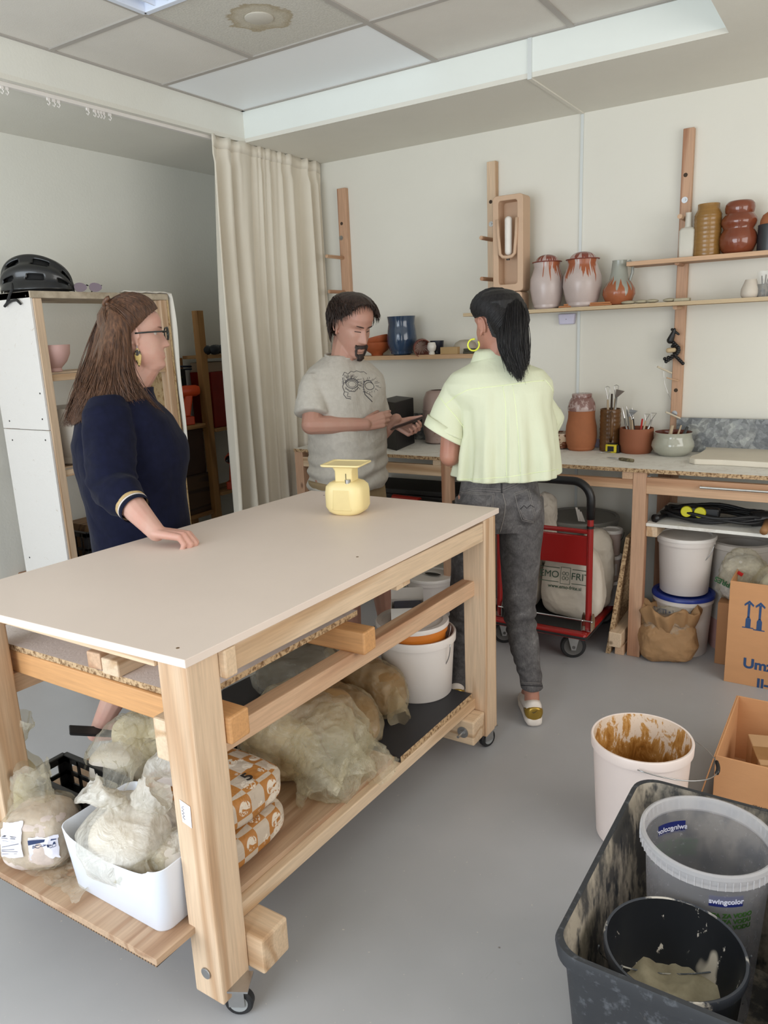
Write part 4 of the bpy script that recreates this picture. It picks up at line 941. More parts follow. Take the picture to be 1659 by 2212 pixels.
MRB = speck('mauve_marbled_glaze', (138, 104, 98), (178, 156, 150), 16, .50, .54, .25, [((112, 56, 44), 9, .6, .62)])
w = MB(); w.lathe([(0, H_*.702), (R*.87, H_*.702), (R*.88, H_*.76), (R*.82, H_*.84), (R*.68, H_*.92), (R*.62, H_*.93), (R*.63, H_*.99), (R*.60, H_), (0, H_)], 48); w.build('lid', MRB, t, smooth=True, ang=50)
p = seat(1210, .075)
vessel('bowl', hollow([(.03, 0), (.055, .02), (.068, .055), (.064, .085)], .004), speck('patterned_glaze', (190, 168, 142), (104, 56, 34), 30, .5, .53, .3), p, 'small brown and cream patterned bowl left of the terracotta jar', 'bowl')
p = onbench(1192, 960); vessel('pot', hollow([(.03, 0), (.034, .07), (.03, .17), (.028, .175)], .003), plain('grey_pot', (120, 112, 100), .6), V((p.x-.03, 3.905, BZ)), 'slim grey pot behind the patterned bowl on the bench', 'pot')
# lilac strip behind
simple('wall_trunking', Py(1195, 955, 3.94).x, 3.951, BZ+.0005, Py(1310, 955, 3.94).x, 3.965, BZ+.045, plain('lilac_trunking', (180, 178, 204), .4), 'low lilac plastic trunking at the back of the bench between jars', 'trunking')
# brown ribbed mug with tools
p = seat(1317, .075); m_ = mpp(p); R = 21.5*m_; H_ = 90*m_
t = thing('mug', 'tall ribbed brown mug holding loop tools and a brush', 'mug', p)
w = MB(); w.lathe(hollow([(R*.95, 0)]+[(R*(1+.02*sin(k*2.1)), H_*k/30) for k in range(1, 31)], .004, .01), 44); w.build('body', plain('dark_brown_glaze', (104, 72, 42), .25, .2, 14), t, smooth=True, ang=60)
w = MB(); w.tube([(0, -R*.95, H_*.93), (.002, -R*1.5, H_*.92), (.002, -R*1.75, H_*.75), (.002, -R*1.6, H_*.45), (0, -R*.95, H_*.25)], [.008, .009, .009, .008, .007], 8); o = w.build('handle', plain('dark_brown_glaze_handle', (104, 74, 46), .25, .2, 14), t, smooth='all'); o.rotation_euler = (0, 0, .35)
LW = plain('light_handle_wood', (190, 170, 142), .6)
def tool(name, label, base, tip, r, mat, head=None, hm=STEEL, cat='tool'):
    t = thing(name, label, cat, (0, 0, 0)); w = MB(); w.tube([base, V(base).lerp(V(tip), .5), tip], [r, r*1.15, r*.8], 8); w.build('handle', mat, t, smooth='all')
    d = (V(tip)-V(base)).normalized(); sdv = V((1, 0, 0))
    w = MB()
    if head == 'loop': w.tube([V(tip), V(tip)+d*.03+sdv*.010, V(tip)+d*.062+sdv*.012, V(tip)+d*.068, V(tip)+d*.062-sdv*.012, V(tip)+d*.03-sdv*.004, V(tip)], .0016, 6)
    elif head == 'brush': w.hexa([V(tip)+q for q in (V((-.006, -.004, 0)), V((.006, -.004, 0)), V((.006, .004, 0)), V((-.006, .004, 0)))], [V(tip)+V((.02, 0, .035))+q for q in (V((-.022, -.005, .003)), V((.018, -.005, -.006)), V((.018, .005, -.006)), V((-.022, .005, .003)))])
    elif head == 'blade': w.tube([V(tip), V(tip)+d*.03, V(tip)+d*.055], [.004, .0035, .001], 6)
    elif head == 'tri': w.tube([V(tip), V(tip)+d*.012+sdv*.004, V(tip)+d*.035+sdv*.012, V(tip)+d*.035-sdv*.012, V(tip)+d*.012-sdv*.004, V(tip)], .0016, 6)
    if head: w.build('head', hm, t, smooth=(head != 'brush'))
    else: w.b.free()
q = p
tool('loop_tool', 'left loop tool standing in the brown ribbed mug', q+V((-.005, 0, .012)), q+V((-.016, .0, H_+.045)), .0062, LW, 'loop')
tool('wooden_knife', 'dark curved wooden tool in the brown mug', q+V((.002, 0, .012)), q+V((.004, 0, H_+.075)), .006, plain('dark_wood_tool', (54, 42, 32), .6))
tool('loop_tool', 'right loop tool standing in the brown ribbed mug', q+V((.008, 0, .012)), q+V((.022, 0, H_+.052)), .0062, LW, 'loop')
tool('brush', 'flat grey brush tilted out of the brown ribbed mug', q+V((.006, 0, .012)), q+V((.030, -.006, H_+.060)), .0055, STEEL, 'brush', plain('grey_bristle', (110, 100, 92), .8), 'brush')
# terracotta tool pot
p = seat(1374, .09); m_ = mpp(p); R = 35*m_; H_ = 53*m_
TSP = speck('splashed_terracotta', (144, 86, 58), (206, 190, 172), 60, .735, .75, .7)
vessel('tool_pot', hollow([(R*.85, 0), (R*.95, H_*.08), (R, H_*.3), (R, H_*.95), (R*.98, H_)], .005), TSP, p, 'low wide terracotta pot full of modelling tools', 'pot')
RP = plain('red_plastic_handle', (188, 32, 28), .4)
for k, (dx, dy, ex, L_, mat, hd, lb) in enumerate(((-.055, .01, -.065, .045, STEEL, 'blade', 'thin grey needle tool at the left of the terracotta tool pot'), (-.03, 0, -.036, .055, LW, 'brush', 'pale brush among the tools in the terracotta pot'), (-.018, -.01, -.022, .04, LW, 'tri', 'pale-handled tool next to the brush in the terracotta pot'), (-.005, 0, -.02, .045, BLACKP, 'blade', 'black-handled curved blade in the terracotta pot'), (.018, 0, .026, .045, RP, None, 'red-handled tool in the terracotta pot'), (.030, 0, .042, .035, LW, 'tri', 'triangular loop tool right of the red handle'), (.040, .01, .068, .040, STEEL, 'tri', 'steel loop tool leaning out at the right of the terracotta pot'), (-.042, .02, -.05, .05, STEEL, 'blade', 'grey knife at the back left of the terracotta pot'))):
    tool('modelling_tool', lb, p+V((dx*.5, dy, .012)), p+V((ex, dy, H_+L_)), .005 if mat is RP else .0055, mat, hd)
# white bowl with tools
p = seat(1453, .115); m_ = mpp(p); R = 44*m_; H_ = 50*m_
t = thing('bowl', 'wide pale grey glazed bowl with brown inside, holding wooden tools', 'bowl', p)
pr = [(R*.62, 0), (R*.70, .004), (R*.9, H_*.18), (R, H_*.42), (R*.97, H_*.58), (R*.87, H_*.76), (R*.86, H_*.9), (R*.90, H_)]
w = MB(); w.lathe(pr+[(R*.86, H_)], 56); w.b.faces.ensure_lookup_table(); w.build('body', plain('celadon_white_glaze', (172, 172, 158), .12, .06, 18, coat=.4), t, smooth=True, ang=60)
w = MB(); w.lathe([(R*.859, H_*.999)]+[(max(r_-.006, .01), z) for r_, z in pr[::-1][1:]]+[(0, .008)], 56, ) ; w.build('inside', plain('dark_red_inner_glaze', (96, 40, 24), .2), t, smooth=True, ang=60)
tool('wooden_tool', 'broad pale wooden blade standing in the grey bowl', p+V((-.03, 0, .02)), p+V((-.005, .0, H_+.03)), .009, LW)
tool('wooden_tool', 'thin wooden stick leaning right in the grey bowl', p+V((.0, .0, .02)), p+V((.035, .0, H_+.032)), .0045, LW)
tool('pliers', 'dark metal pliers leaning at the right rim of the grey bowl', p+V((.02, .0, .02)), p+V((.062, .01, H_+.025)), .008, plain('dark_steel', (58, 60, 60), .4, .2), None, cat='pliers')
# tape measure, knives, plaster slab
p = onbench(1328, 974); p.y = min(p.y, 3.80); t = thing('tape_measure', 'yellow and black tape measure in front of the brown mug', 'tape measure', V((p.x, p.y+.01, BZ+.0005)), -.05)
w = MB(); w.box(-.03, -.016, 0, .03, .016, .044); w.build('case', plain('tape_yellow', (214, 196, 40), .4), t, bevel=.008)
w = MB(); w.box(-.016, -.0172, .008, .016, -.0165, .034); w.box(.0305, -.014, .002, .042, .014, .04); w.box(-.020, -.0165, .0445, .03, .0165, .047); w.build('grip', BLACKP, t, bevel=.002)
def knife(qa, qb, qc, r, hm, bm, label, name, extra=None):
    a, b_, c = [Pz(q[0], q[1], BZ+.008) for q in (qa, qb, qc)]
    t = thing(name, label, 'knife', (0, 0, 0)); w = MB(); w.tube([a, a.lerp(b_, .3), b_], [.0006, .003, .004], 8); w.build('blade', bm, t, smooth='all')
    w = MB(); w.tube([b_, b_.lerp(c, .2), b_.lerp(c, .8), c], [r*.7, r, r, r*.9], 12); w.build('handle', hm, t, smooth='all')
    if extra: w = MB(); w.tube([b_.lerp(c, .62), b_.lerp(c, 1.04)], [r*1.1, r*1.15], 12); w.build('end_cap', extra, t, smooth=True)
knife((1287, 978), (1332, 974), (1372, 972), .0075, plain('beech_handle', (196, 152, 104), .5), STEEL, 'small knife with beech and blue handle lying on the bench', 'knife', plain('blue_cap', (24, 70, 120), .35))
knife((1310, 988), (1338, 991), (1368, 995), .0085, speck('worn_olive_handle', (128, 118, 88), (74, 68, 52), 90, .45, .6, .5), STEEL, 'worn greenish-handled knife lying at the front of the bench', 'knife')
PLS = plain('plaster', (214, 206, 190), .8, .03, 5, .2, 60)
poly = [onbench(*q) for q in ((1488, 1001), (1492, 996), (1508, 991), (1522, 982), (1526, 968), (1534, 962))]+[V((XR-.25, 3.88, BZ)), V((XR-.25, 3.46, BZ))]+[onbench(1659, 1012), onbench(1560, 1006), onbench(1500, 1004)]
w = MB(); w.hexa([V((q.x, q.y, 0)) for q in poly], [V((q.x, q.y, .026)) for q in poly]); o = w.build('plaster_slab', PLS, None, bevel=.005); o.location = (0, 0, BZ+.0005); tag(o, 'large cream plaster slab with curved left edge lying on the bench', 'slab')
# ================================================================== bags, buckets, boxes
def turb(p, f, o=4, seed=0.0):
    s_, a, t_ = 0, 1, 0
    q = V(p)*f+V((seed*3.1, seed*1.7, seed*2.3))
    for _ in range(o):
        s_ += a*(1-2*abs(noise.noise(q))); t_ += a; a *= .46; q = q*2.03+V((1.3, .7, 2.1))
    return s_/t_
def lump(name, mat, parent, loc, sx, sy, sz, rz=0, seed=0, amp=.02, f=9, boxy=.6, lv=6, taper=0, tie=None, smooth='all', label=None, up=0.0):
    """crumpled soft body standing on its flattened base; sx, sy half sizes, sz height"""
    b = bmesh.new(); bmesh.ops.create_icosphere(b, subdivisions=lv, radius=1)
    e = boxy
    for v in b.verts:
        p = v.co.copy()
        q = V([math.copysign(abs(c)**e, c) for c in p]); q = p.lerp(q, .8)
        x, y, z = q.x*sx, q.y*sy, (q.z+1)/2*sz
        if taper: k = 1-taper*(z/sz)**1.5; x *= k; y *= k
        n = p; pp = V((x, y, z))
        d = amp*(turb(pp, f*.72, 4, seed)-.45)
        pp += n*d
        if tie:   # pulled-up neck: tie = (x, y, height, radius)
            r_ = sqrt((pp.x-tie[0])**2+(pp.y-tie[1])**2)
            if p.z > .1 and r_ < tie[3]: pp.z += tie[2]*(1-r_/tie[3])**1.6*(1+.25*sin(atan2(pp.y-tie[1], pp.x-tie[0])*9))
        if pp.z < .001: pp.z = .001
        v.co = pp
    me = bpy.data.meshes.new(name); b.to_mesh(me); b.free(); me.materials.append(mat)
    me.polygons.foreach_set('use_smooth', [True]*len(me.polygons))
    o = link(bpy.data.objects.new(name, me)); o.parent = parent
    if parent is None: pass
    o.location = loc; o.rotation_euler = (0, 0, rz)
    if label: o['label'] = label
    return o
def sheet(name, mat, parent, pts_fn, nu=60, nv=40, amp=.012, f=14, seed=0, thick=0):
    w = MB(); rows = []
    for j in range(nv+1):
        row = []
        for i in range(nu+1):
            p = V(pts_fn(i/nu, j/nv)); d = turb(p, f, 4, seed)
            e_ = turb(p+V((5, 3, 1)), f, 3, seed+4)
            row.append(p+V((amp*(e_-.3), amp*(d-.3)*.8, amp*(d-.3))))
        rows.append(row)
    w.loft(rows, False, False, close=False)
    return w.build(name, mat, parent, smooth='all', fix=False)
FILMW = film('milky_film', (240, 236, 228), .58, .22)
FILMY = film('yellowish_film', (234, 227, 206), .26, .2)
FILMC = film('clear_film', (226, 220, 206), .26, .12)
FILMB = film('brown_clay_film', (222, 206, 176), .24, .12)
CLAYB = plain('ochre_brown_clay', (142, 110, 70), .6, .18, 9, .5, 26, bdist=.01)
CLAYW = plain('pale_clay', (228, 218, 208), .8, .06, 8, .4, 40)
CLAYG = plain('grey_clay', (150, 138, 120), .8, .12, 8, .4, 40)
SZ, SZB = .2435, .2475
def bagthing(label, x, y, z, sx, sy, sz, rz, seed, inner, outer, cat='bag', name='clay_bag', over=1.07, amp=.02, f=9, boxy=.6, taper=.1, tie=None, ia=.012, lab=None):
    t = thing(name, label, cat, (x, y, z), rz)
    lump('clay', inner, t, (0, 0, 0), sx, sy, sz, 0, seed, ia, f*.6, boxy, 5, taper)
    lump('film', outer, t, (0, 0, 0), sx*over, sy*over, sz*over, 0, seed+2, amp, f, boxy, 6, taper, tie)
    return t
# brown clay bags on the black board
bagthing('brown clay in clear plastic lying against the big white bucket', -1.43, 2.03, SZB, .165, .085, .165, RAD(-12), 1, CLAYB, FILMB, amp=.03, over=1.03, f=13, ia=.02)
bagthing('brown clay in clear plastic, in front of the bag by the bucket', -1.40, 1.83, SZB, .17, .09, .155, RAD(-22), 5, CLAYB, FILMB, amp=.03, over=1.03, f=13, ia=.02)
bagthing('dark grey clay in a wrinkled clear bag behind the brown clay bags', -1.72, 2.02, SZB, .17, .12, .17, RAD(15), 8, plain('dark_grey_clay', (98, 88, 74), .7, .15), FILMC, amp=.035)
# big open carrier bag
cb_ = t = thing('carrier_bag', 'big crumpled yellowish see-through carrier bag with handles beside the checked paper sacks', 'bag', (-1.31, 1.60, SZ), 0)
lump('dry_clay', speck('dry_cracked_clay', (198, 178, 144), (150, 122, 84), 22, .45, .7, .85, bmp=.6), t, (-.12, -.02, 0), .13, .11, .20, .3, 3, .035, 7, .8, 5)
lump('clay', CLAYB, t, (-.06, .06, .02), .12, .10, .23, .2, 4, .03, 8, .8, 5)
lump('film', FILMY, t, (-.07, .02, 0), .205, .145, .265, .15, 11, .05, 7, .8, 6, .25)
lump('film_fold', FILMY, t, (.045, -.02, 0), .125, .13, .22, .5, 17, .06, 9, .75, 6, .3)
def hand_loop(u, v):
    a = pi*(u*1.0); return (.11+.035*sin(v*pi*2)*.4+.01*cos(a), -.10+.16*u, .035+.05*sin(a)-.035*(v-.5))
sheet('handle', FILMW, t, hand_loop, 50, 10, .016, 16, 2)
FT_ = []
# checked paper sacks
CHK, nt, b = newmat('orange_checked_paper'); vec = coords(nt, (1, 1, 1), rot=(0, 0, .02))
ck = nt.nodes.new('ShaderNodeTexChecker'); ck.inputs['Scale'].default_value = 20; ck.inputs['Color1'].default_value = S((176, 118, 58)); ck.inputs['Color2'].default_value = S((196, 180, 162))
mp2 = coords(nt, (1, 1, 1.0), loc=(.02, .013, .013)); nt.links.new(mp2, ck.inputs['Vector'])
vo = nt.nodes.new('ShaderNodeTexVoronoi'); vo.inputs['Scale'].default_value = 20; nt.links.new(mp2, vo.inputs['Vector'])
mo = noise_n(nt, mp2, 42, 3, .7, 1.5)
mt = ramp(nt, mo, [(.43, (0, 0, 0, 1)), (.46, (1, 1, 1, 1))]); dr = ramp(nt, vo.outputs['Distance'], [(.36, (1, 1, 1, 1)), (.40, (0, 0, 0, 1))])
fm_ = mixc(nt, 1, mt.outputs[0], dr.outputs[0], 'MULTIPLY')
nt.links.new(mixc(nt, fm_, ck.outputs[0], S((222, 208, 190))), b.inputs['Base Color']); b.inputs['Roughness'].default_value = .6
bump(nt, b, noise_n(nt, vec, 15, 4, .6, 1), .5, .012)
for k, (x, y, z, rz, lb) in enumerate(((-1.385, 1.225, SZ, .05, 'lower of the two orange and white checked paper sacks on the bottom shelf'), (-1.392, 1.235, SZ+.098, -.02, 'upper orange and white checked paper sack with a white label'))):
    t = thing('paper_sack', lb, 'sack', (x, y, z), rz)
    lump('sack', CHK, t, (0, 0, 0), .160, .140, .095, 0, 20+k, .010, 8, .30, 6)
    if k == 1:
        w = MB(); q = [(-.085, -.105, .0985), (.035, -.095, .0995), (.045, .0, .1005), (-.075, -.01, .1005)]; w.bridge_flat(q); lb_ = w.build('label', plain('label_white', (238, 230, 228), .6), t, solid=.0004)
        LR = plain('label_red', (176, 84, 66), .6)
        mF = frame((.015, .02, .1008), (-1, -.08, 0), (0, -1, 0))
        text('label_text', 'BELA', .018, plain('label_cream', (244, 232, 226), .6), lb_, mF @ Matrix.Translation((.03, .065, .0012)))
        w = MB(); 
        for (a0, a1, b0, b1) in ((-.03, .085, .055, .078), (.0, .05, .112, .120)): w.hexa([mF @ V((a0, b0, 0)), mF @ V((a1, b0, 0)), mF @ V((a1, b1, 0)), mF @ V((a0, b1, 0))], [mF @ V((a0, b0, .0008)), mF @ V((a1, b0, .0008)), mF @ V((a1, b1, .0008)), mF @ V((a0, b1, .0008))])
        w.build('label_band', LR, lb_)
        text('print', '5', .05, plain('print_black', (44, 38, 34), .6), t, frame((.11, .03, .0985), (.1, 1, 0), (-1, .1, 0)), bold=.001)
# crate at the left with a big film bag
crate('plastic_crate', 'low black plastic crate in front of the big film bag on the bottom shelf', 'crate', (-1.765, 1.118, SZ), 0, .37, .12, .115, 6, 2)
crate('plastic_crate', 'second black plastic crate standing behind the checked paper sacks', 'crate', (-1.655, 1.49, SZ), 0, .15, .15, .165, 3, 3)
t = thing('film_bag', 'large cloudy plastic bag of white blocks slumped over the black crates', 'bag', (-1.75, 1.30, SZ+.001))
lump('block', CLAYW, t, (-.03, -.06, 0), .085, .05, .15, .4, 31, .01, 7, .4, 5); lump('clay', plain('cream_clay', (214, 200, 168), .7, .05), t, (.03, .04, 0), .15, .06, .22, .2, 32, .02, 6, .6, 5)
lump('film', FILMC, t, (.03, .02, 0), .150, .08, .25, .2, 33, .05, 5, .7, 6, .35)
BIGF = ((-1.88, 1.15, .31), (-1.58, 1.10, .42), (-1.42, 1.26, .66), (-1.62, 1.40, .60))
sheet('film_tail', FILMC, t, lambda u, v: V(BIGF[0]).lerp(V(BIGF[1]), u).lerp(V(BIGF[3]).lerp(V(BIGF[2]), u), v)-t.location+V((0, 0, .05*sin(u*6+v*2)+.03*sin(v*8))), 80, 70, .05, 8, 4)
sheet('film_tail', FILMC, t, lambda u, v: V(BIGF[0]).lerp(V(BIGF[1]), u).lerp(V(BIGF[3]).lerp(V(BIGF[2]), u), v)-t.location+V((.02, .02, -.05+.04*sin(u*5+v*3+1))), 80, 70, .05, 9, 6)
# white household tub with crumpled bags
t = thing('plastic_tub', 'white plastic storage tub with a dipped rim at the front corner of the bottom shelf', 'tub', (-1.40, 1.018, SZ))
def tubring(hx, hy, z, r, n=8, dip=0):
    pts = rrh3(hx, hy, z, r, n); out = []
    for p in pts:
        d = dip*max(0, 1-abs(p[0])/(hx*.82))**.35 if abs(p[0]) < hx*.82 else 0
        out.append((p[0], p[1], p[2]-d))
    return out
def rrh3(ax, ay, z, r, n=8):
    pts = []
    for (cx, cy, a0) in ((ax-r, ay-r, 0), (-ax+r, ay-r, pi/2), (-ax+r, -ay+r, pi), (ax-r, -ay+r, 1.5*pi)):
        for k in range(n+1): t_ = a0+pi/2*k/n; pts.append((cx+r*cos(t_), cy+r*sin(t_), z))
        if cy > 0 and cx > 0 or cy < 0 and cx < 0:
            s_ = 1 if cx > 0 else -1
            for k in range(1, 20): pts.append((s_*(ax-r)*(1-2*k/20), s_*ay, z))
    return pts
w = MB(); HT = .172
w.loft([tubring(.160, .098, 0, .03), tubring(.165, .103, .008, .032), tubring(.178, .116, HT, .034, dip=.030), tubring(.176, .114, HT+.001, .033, dip=.030), tubring(.174, .112, HT-.002, .033, dip=.030), tubring(.162, .1, .012, .03)], True, True)
w.build('body', PLW2, t, smooth=True, ang=50)
bagthing('large crumpled white bag bulging out of the white tub', -1.43, 1.00, SZ+.05, .095, .085, .155, .2, 41, CLAYW, FILMW, amp=.04, f=7, ia=.006, over=1.12, tie=(-.03, -.01, .03, .05), name='crumpled_bag')
bagthing('small wrapped clay lump at the right end of the white tub', -1.298, 1.02, SZ+.03, .045, .06, .125, .5, 43, CLAYW, FILMW, amp=.03, f=14, name='crumpled_bag')
bagthing('tall twisted white film bag rising behind the white tub', -1.50, 1.20, SZ+.002, .10, .055, .19, RAD(35), 46, CLAYW, FILMW, amp=.045, f=8, over=1.15, tie=(.04, .0, .13, .09), name='crumpled_bag', taper=.3)
bagthing('small clear bag of brown-rimmed scraps at the front of the white tub', -1.335, .945, SZ+.06, .055, .028, .075, .1, 48, CLAYG, FILMC, amp=.03, f=16, name='crumpled_bag')
def tail(t, mat, base, tip, wd0, wd1, seed, amp=.02, curl=1.2):
    base, tip = V(base), V(tip); d = tip-base; sd = d.cross(V((.3, 1, .2))).normalized(); nn = d.cross(sd).normalized()
    def fn(u, v):
        wv = wd0+(wd1-wd0)*v; a = (u-.5)*pi*1.7*curl
        return base+d*v+sd*(wv*sin(a))+nn*(wv*.6*cos(a))
    return sheet('film_tail', mat, t, fn, 56, 30, amp, 17, seed)
_bags = [o for o in bpy.data.objects if o.name.startswith('crumpled_bag') and o.parent is None]
for o in _bags:
    lb = o['label']
    if 'large' in lb: tail(o, FILMW, (-.02, 0, .15), (-.09, -.03, .215), .03, .05, 3); tail(o, FILMW, (.02, .01, .15), (.07, .03, .20), .03, .055, 5)
    if 'tall' in lb: tail(o, FILMW, (.03, 0, .20), (.065, .01, .36), .03, .05, 7, .025)
    if 'front of' in lb: tail(o, FILMC, (.02, 0, .06), (.06, -.01, .095), .015, .03, 9, .012)
tail(cb_, FILMY, (-.02, -.06, .14), (.10, -.14, .02), .05, .10, 13, .03); tail(cb_, FILMY, (.05, .0, .16), (.16, -.05, .05), .05, .09, 15, .03); tail(cb_, FILMY, (-.12, -.02, .18), (-.16, -.12, .06), .05, .09, 17, .03); tail(cb_, FILMY, (.08, .06, .12), (.14, .10, .0), .05, .08, 18, .025)
# labelled bag, cream bag, loose film at the left
BR_ = [o for o in bpy.data.objects if o.name.startswith('clay_bag')]
for k, o in enumerate(BR_[:2]): tail(o, FILMB, (.13, -.01, .10), (.20, -.05, .03+.05*k), .03, .06, 23+k, .02); tail(o, FILMB, (-.12, 0, .11), (-.19, -.02, .13), .03, .05, 25+k, .02)
t = bagthing('clear bag with white printed labels left of the white tub', -1.735, .955, SZ, .09, .085, .145, RAD(35), 51, plain('flaky_white_granules', (206, 190, 180), .8, .12, 40), FILMC, amp=.018, f=15, over=1.05, name='granule_bag', boxy=.5, taper=.15)
def lab_(x0, x1, z0, z1, name, mat):
    def fn(u, v): x = x0+(x1-x0)*u; zz = z0+(z1-z0)*v; return (x, -.094+.30*max(0, zz-.09)+.12*max(0, zz-.12), zz-max(0, zz-.145)*.5)
    return sheet(name, mat, t, fn, 20, 14, .004, 12, 1)
LBW = plain('blueish_label', (226, 224, 236), .6)
FB_ = [c for c in t.children if c.name.startswith('film')][0]
def wrap(o, off=.002):
    md = o.modifiers.new('wrap', 'SHRINKWRAP'); md.target = FB_; md.wrap_method = 'NEAREST_SURFACEPOINT'; md.offset = off; md.wrap_mode = 'ABOVE_SURFACE'; return o
l_ = wrap(lab_(-.085, -.015, .06, .15, 'label', LBW)); l2_ = wrap(lab_(.0, .08, .045, .11, 'label', LBW))
w = MB(); w.hexa([(.002, -.1015, .095), (.078, -.1015, .095), (.078, -.099, .102), (.002, -.099, .102)], [(.002, -.1025, .095), (.078, -.1025, .095), (.078, -.1, .102), (.002, -.1, .102)]); wrap(w.build('label_stripe', INK, l2_), .0045)
wrap(text('label_text', 'BODY 1300', .012, INK, l2_, frame((.042, -.1035, .085), (1, 0, 0), (0, 0, 1))), .004)
w = MB(); mF = frame((-.05, -.1045, .105), (1, 0, 0), (0, 0.15, 1))
for k in range(9): w.hexa([mF @ V((-.028, k*.007-.03, 0)), mF @ V((.026-.006*(k % 3), k*.007-.03, 0)), mF @ V((.026-.006*(k % 3), k*.007-.0285, 0)), mF @ V((-.028, k*.007-.0285, 0))], [mF @ V((-.028, k*.007-.03, .0008)), mF @ V((.026-.006*(k % 3), k*.007-.03, .0008)), mF @ V((.026-.006*(k % 3), k*.007-.0285, .0008)), mF @ V((-.028, k*.007-.0285, .0008))])
wrap(w.build('label_print', plain('grey_print', (120, 120, 128), .7), l_), .0035)
bagthing('cream cloudy plastic bag with a twisted top at the left end of the shelf', -1.955, 1.02, SZ, .085, .07, .19, .3, 55, plain('cream_clay2', (206, 196, 164), .7, .06), FILMY, amp=.035, f=8, tie=(.0, 0, .09, .06), name='film_bag', taper=.4)
tail(t, FILMC, (.0, .02, .12), (-.05, .06, .21), .03, .07, 31, .02); tail(bpy.data.objects['film_bag.001'], FILMY, (0, 0, .20), (.03, .02, .30), .02, .05, 33, .02)
t = thing('plastic_sheet', 'loose wrinkled clear film spread over the near left of the shelf board', 'plastic sheet')
sheet('film', FILMC, t, lambda u, v: (-2.0+.50*u, .875+.10*v, SZ+.012+.018*sin(u*7)*sin(v*3)), 90, 26, .02, 18, 6)
# ------------------------------------------------------------------ buckets
def bucket(name, label, cat, loc, rt, rb, H_, mat, rim=.012, rimh=.03, wire=None, lid=None, n=64, inner=None, th=.0025, fl=.01, cloc=None, tilt=None, wm=STEEL, grip=None):
    t = thing(name, label, cat, loc)
    if tilt: t.rotation_euler = tilt
    pr = [(0, 0), (rb*.97, 0), (rb, .004), (rb+(rt-rb)*(1-rimh/H_), H_-rimh), (rt+rim*.4, H_-rimh), (rt+rim*.5, H_-.004), (rt+rim*.3, H_), (rt-.001, H_)]
    inn = [(rt-th, H_-.001), (rt-th-.001, H_-rimh), (rb-th, fl+.002), (rb*.97-th, fl), (0, fl)]
    if inner is None: w = MB(); w.lathe(pr+inn, n); w.build('body', mat, t, smooth=True, ang=40)
    else:
        w = MB(); w.lathe(pr+[(rt-th, H_-.001)], n); w.build('body', mat, t, smooth=True, ang=40)
        w = MB(); w.lathe([(rt-th, H_-.0005)]+inn[1:], n); w.b.verts.ensure_lookup_table(); w.build('inside', inner, t, smooth=True, ang=50)
    if lid is not None:
        w = MB(); w.lathe([(0, H_+.002), (rt-.012, H_+.002), (rt-.010, H_+.008), (rt+rim*.6, H_+.008), (rt+rim*.9, H_+.002), (rt+rim*.85, H_-.008), (rt+rim*.55, H_-.008)], n); w.build('lid', lid, t, smooth=True, ang=40)
    if wire:  # (axis angle, swing angle from vertical down, radius scale)
        az, sw = wire[0], wire[1]; R_ = rt+rim+.004; ux = V((cos(az), sin(az), 0)); uy = V((-sin(az), cos(az), 0)); hz = H_-rimh*.6
        pts = []
        for k in range(33):
            a = pi*k/32; rad = R_*1.0; q = ux*rad*cos(a)+(uy*cos(sw)+V((0, 0, 1))*sin(sw))*(R_*wire[2]*sin(a)); pts.append(q+V((0, 0, hz)))
        w = MB(); w.tube(pts, .0018, 6); w.build('handle', wm, t, smooth='all')
        if grip: w = MB(); w.tube(pts[14:19], .006, 10); w.build('grip', grip, t, smooth='all')
    return t
CREAMP = plain('white_bucket_plastic', (224, 216, 210), .4, .02, 4)
BWH = (0, 0)
bucket('bucket', 'big white bucket at the far end of the bottom shelf holding a lidded bucket', 'bucket', (-1.335, 2.235, SZB), .140, .125, .235, CREAMP, wire=(RAD(-10), RAD(-88), 1.0))
t = bucket('bucket', 'white bucket with orange band and lid nested in the big white bucket', 'bucket', (-1.345, 2.225, SZB+.0115), .124, .110, .262, plain('orange_band', (206, 120, 40), .4), lid=CREAMP, wire=(RAD(-150), RAD(-75), 1.0))
t = thing('carton', 'open white cardboard box with dark blue contents on the nested bucket\'s lid', 'box', (-1.36, 2.22, SZB+.0115+.2715), .55)
w = MB(); cw = plain('white_card', (220, 216, 210), .7)
for (a, c, e, g) in ((-.06, -.05, .06, -.047), (-.06, .047, .06, .05), (-.06, -.047, -.057, .047), (.057, -.047, .06, .047)): w.box(a, c, 0, e, g, .055)
w.box(-.06, -.05, 0, .06, .05, .003); w.hexa([(-.06, .05, .053), (.06, .05, .053), (.06, .053, .053), (-.06, .053, .053)], [(-.06, .09, .085), (.06, .09, .085), (.06, .092, .083), (-.06, .092, .083)]); w.build('carton', cw, t)
w = MB(); w.box(-.05, -.04, .004, .05, .04, .052); w.build('contents', plain('navy_contents', (38, 44, 74), .5, .3, 30), t, bevel=.004)
# bucket on the floor beyond the table
t = bucket('bucket', 'white lidded bucket standing below the left end of the workbench', 'bucket', (-1.93, 3.40, 0), .125, .110, .26, CREAMP, lid=PLW, wire=(RAD(10), RAD(-120), 1.0), wm=PLW)
w = MB(); w.ell((.02, -.01, .273), .05, .02, .004, 12, 6); o = w.build('rag', plain('dark_rag', (50, 48, 44), .8)); o.location = (-1.93, 3.40, 0.0); tag(o, 'dark smear of rag on the lid of the floor bucket', 'rag')
t = bucket('bucket', 'white bucket with colourful printed label, left of the lidded floor bucket', 'bucket', (-2.20, 3.52, 0), .12, .105, .24, speck('printed_bucket', (214, 208, 200), (120, 140, 80), 14, .55, .6, .4, [((176, 60, 44), 11, .6, .63)]), lid=PLW)
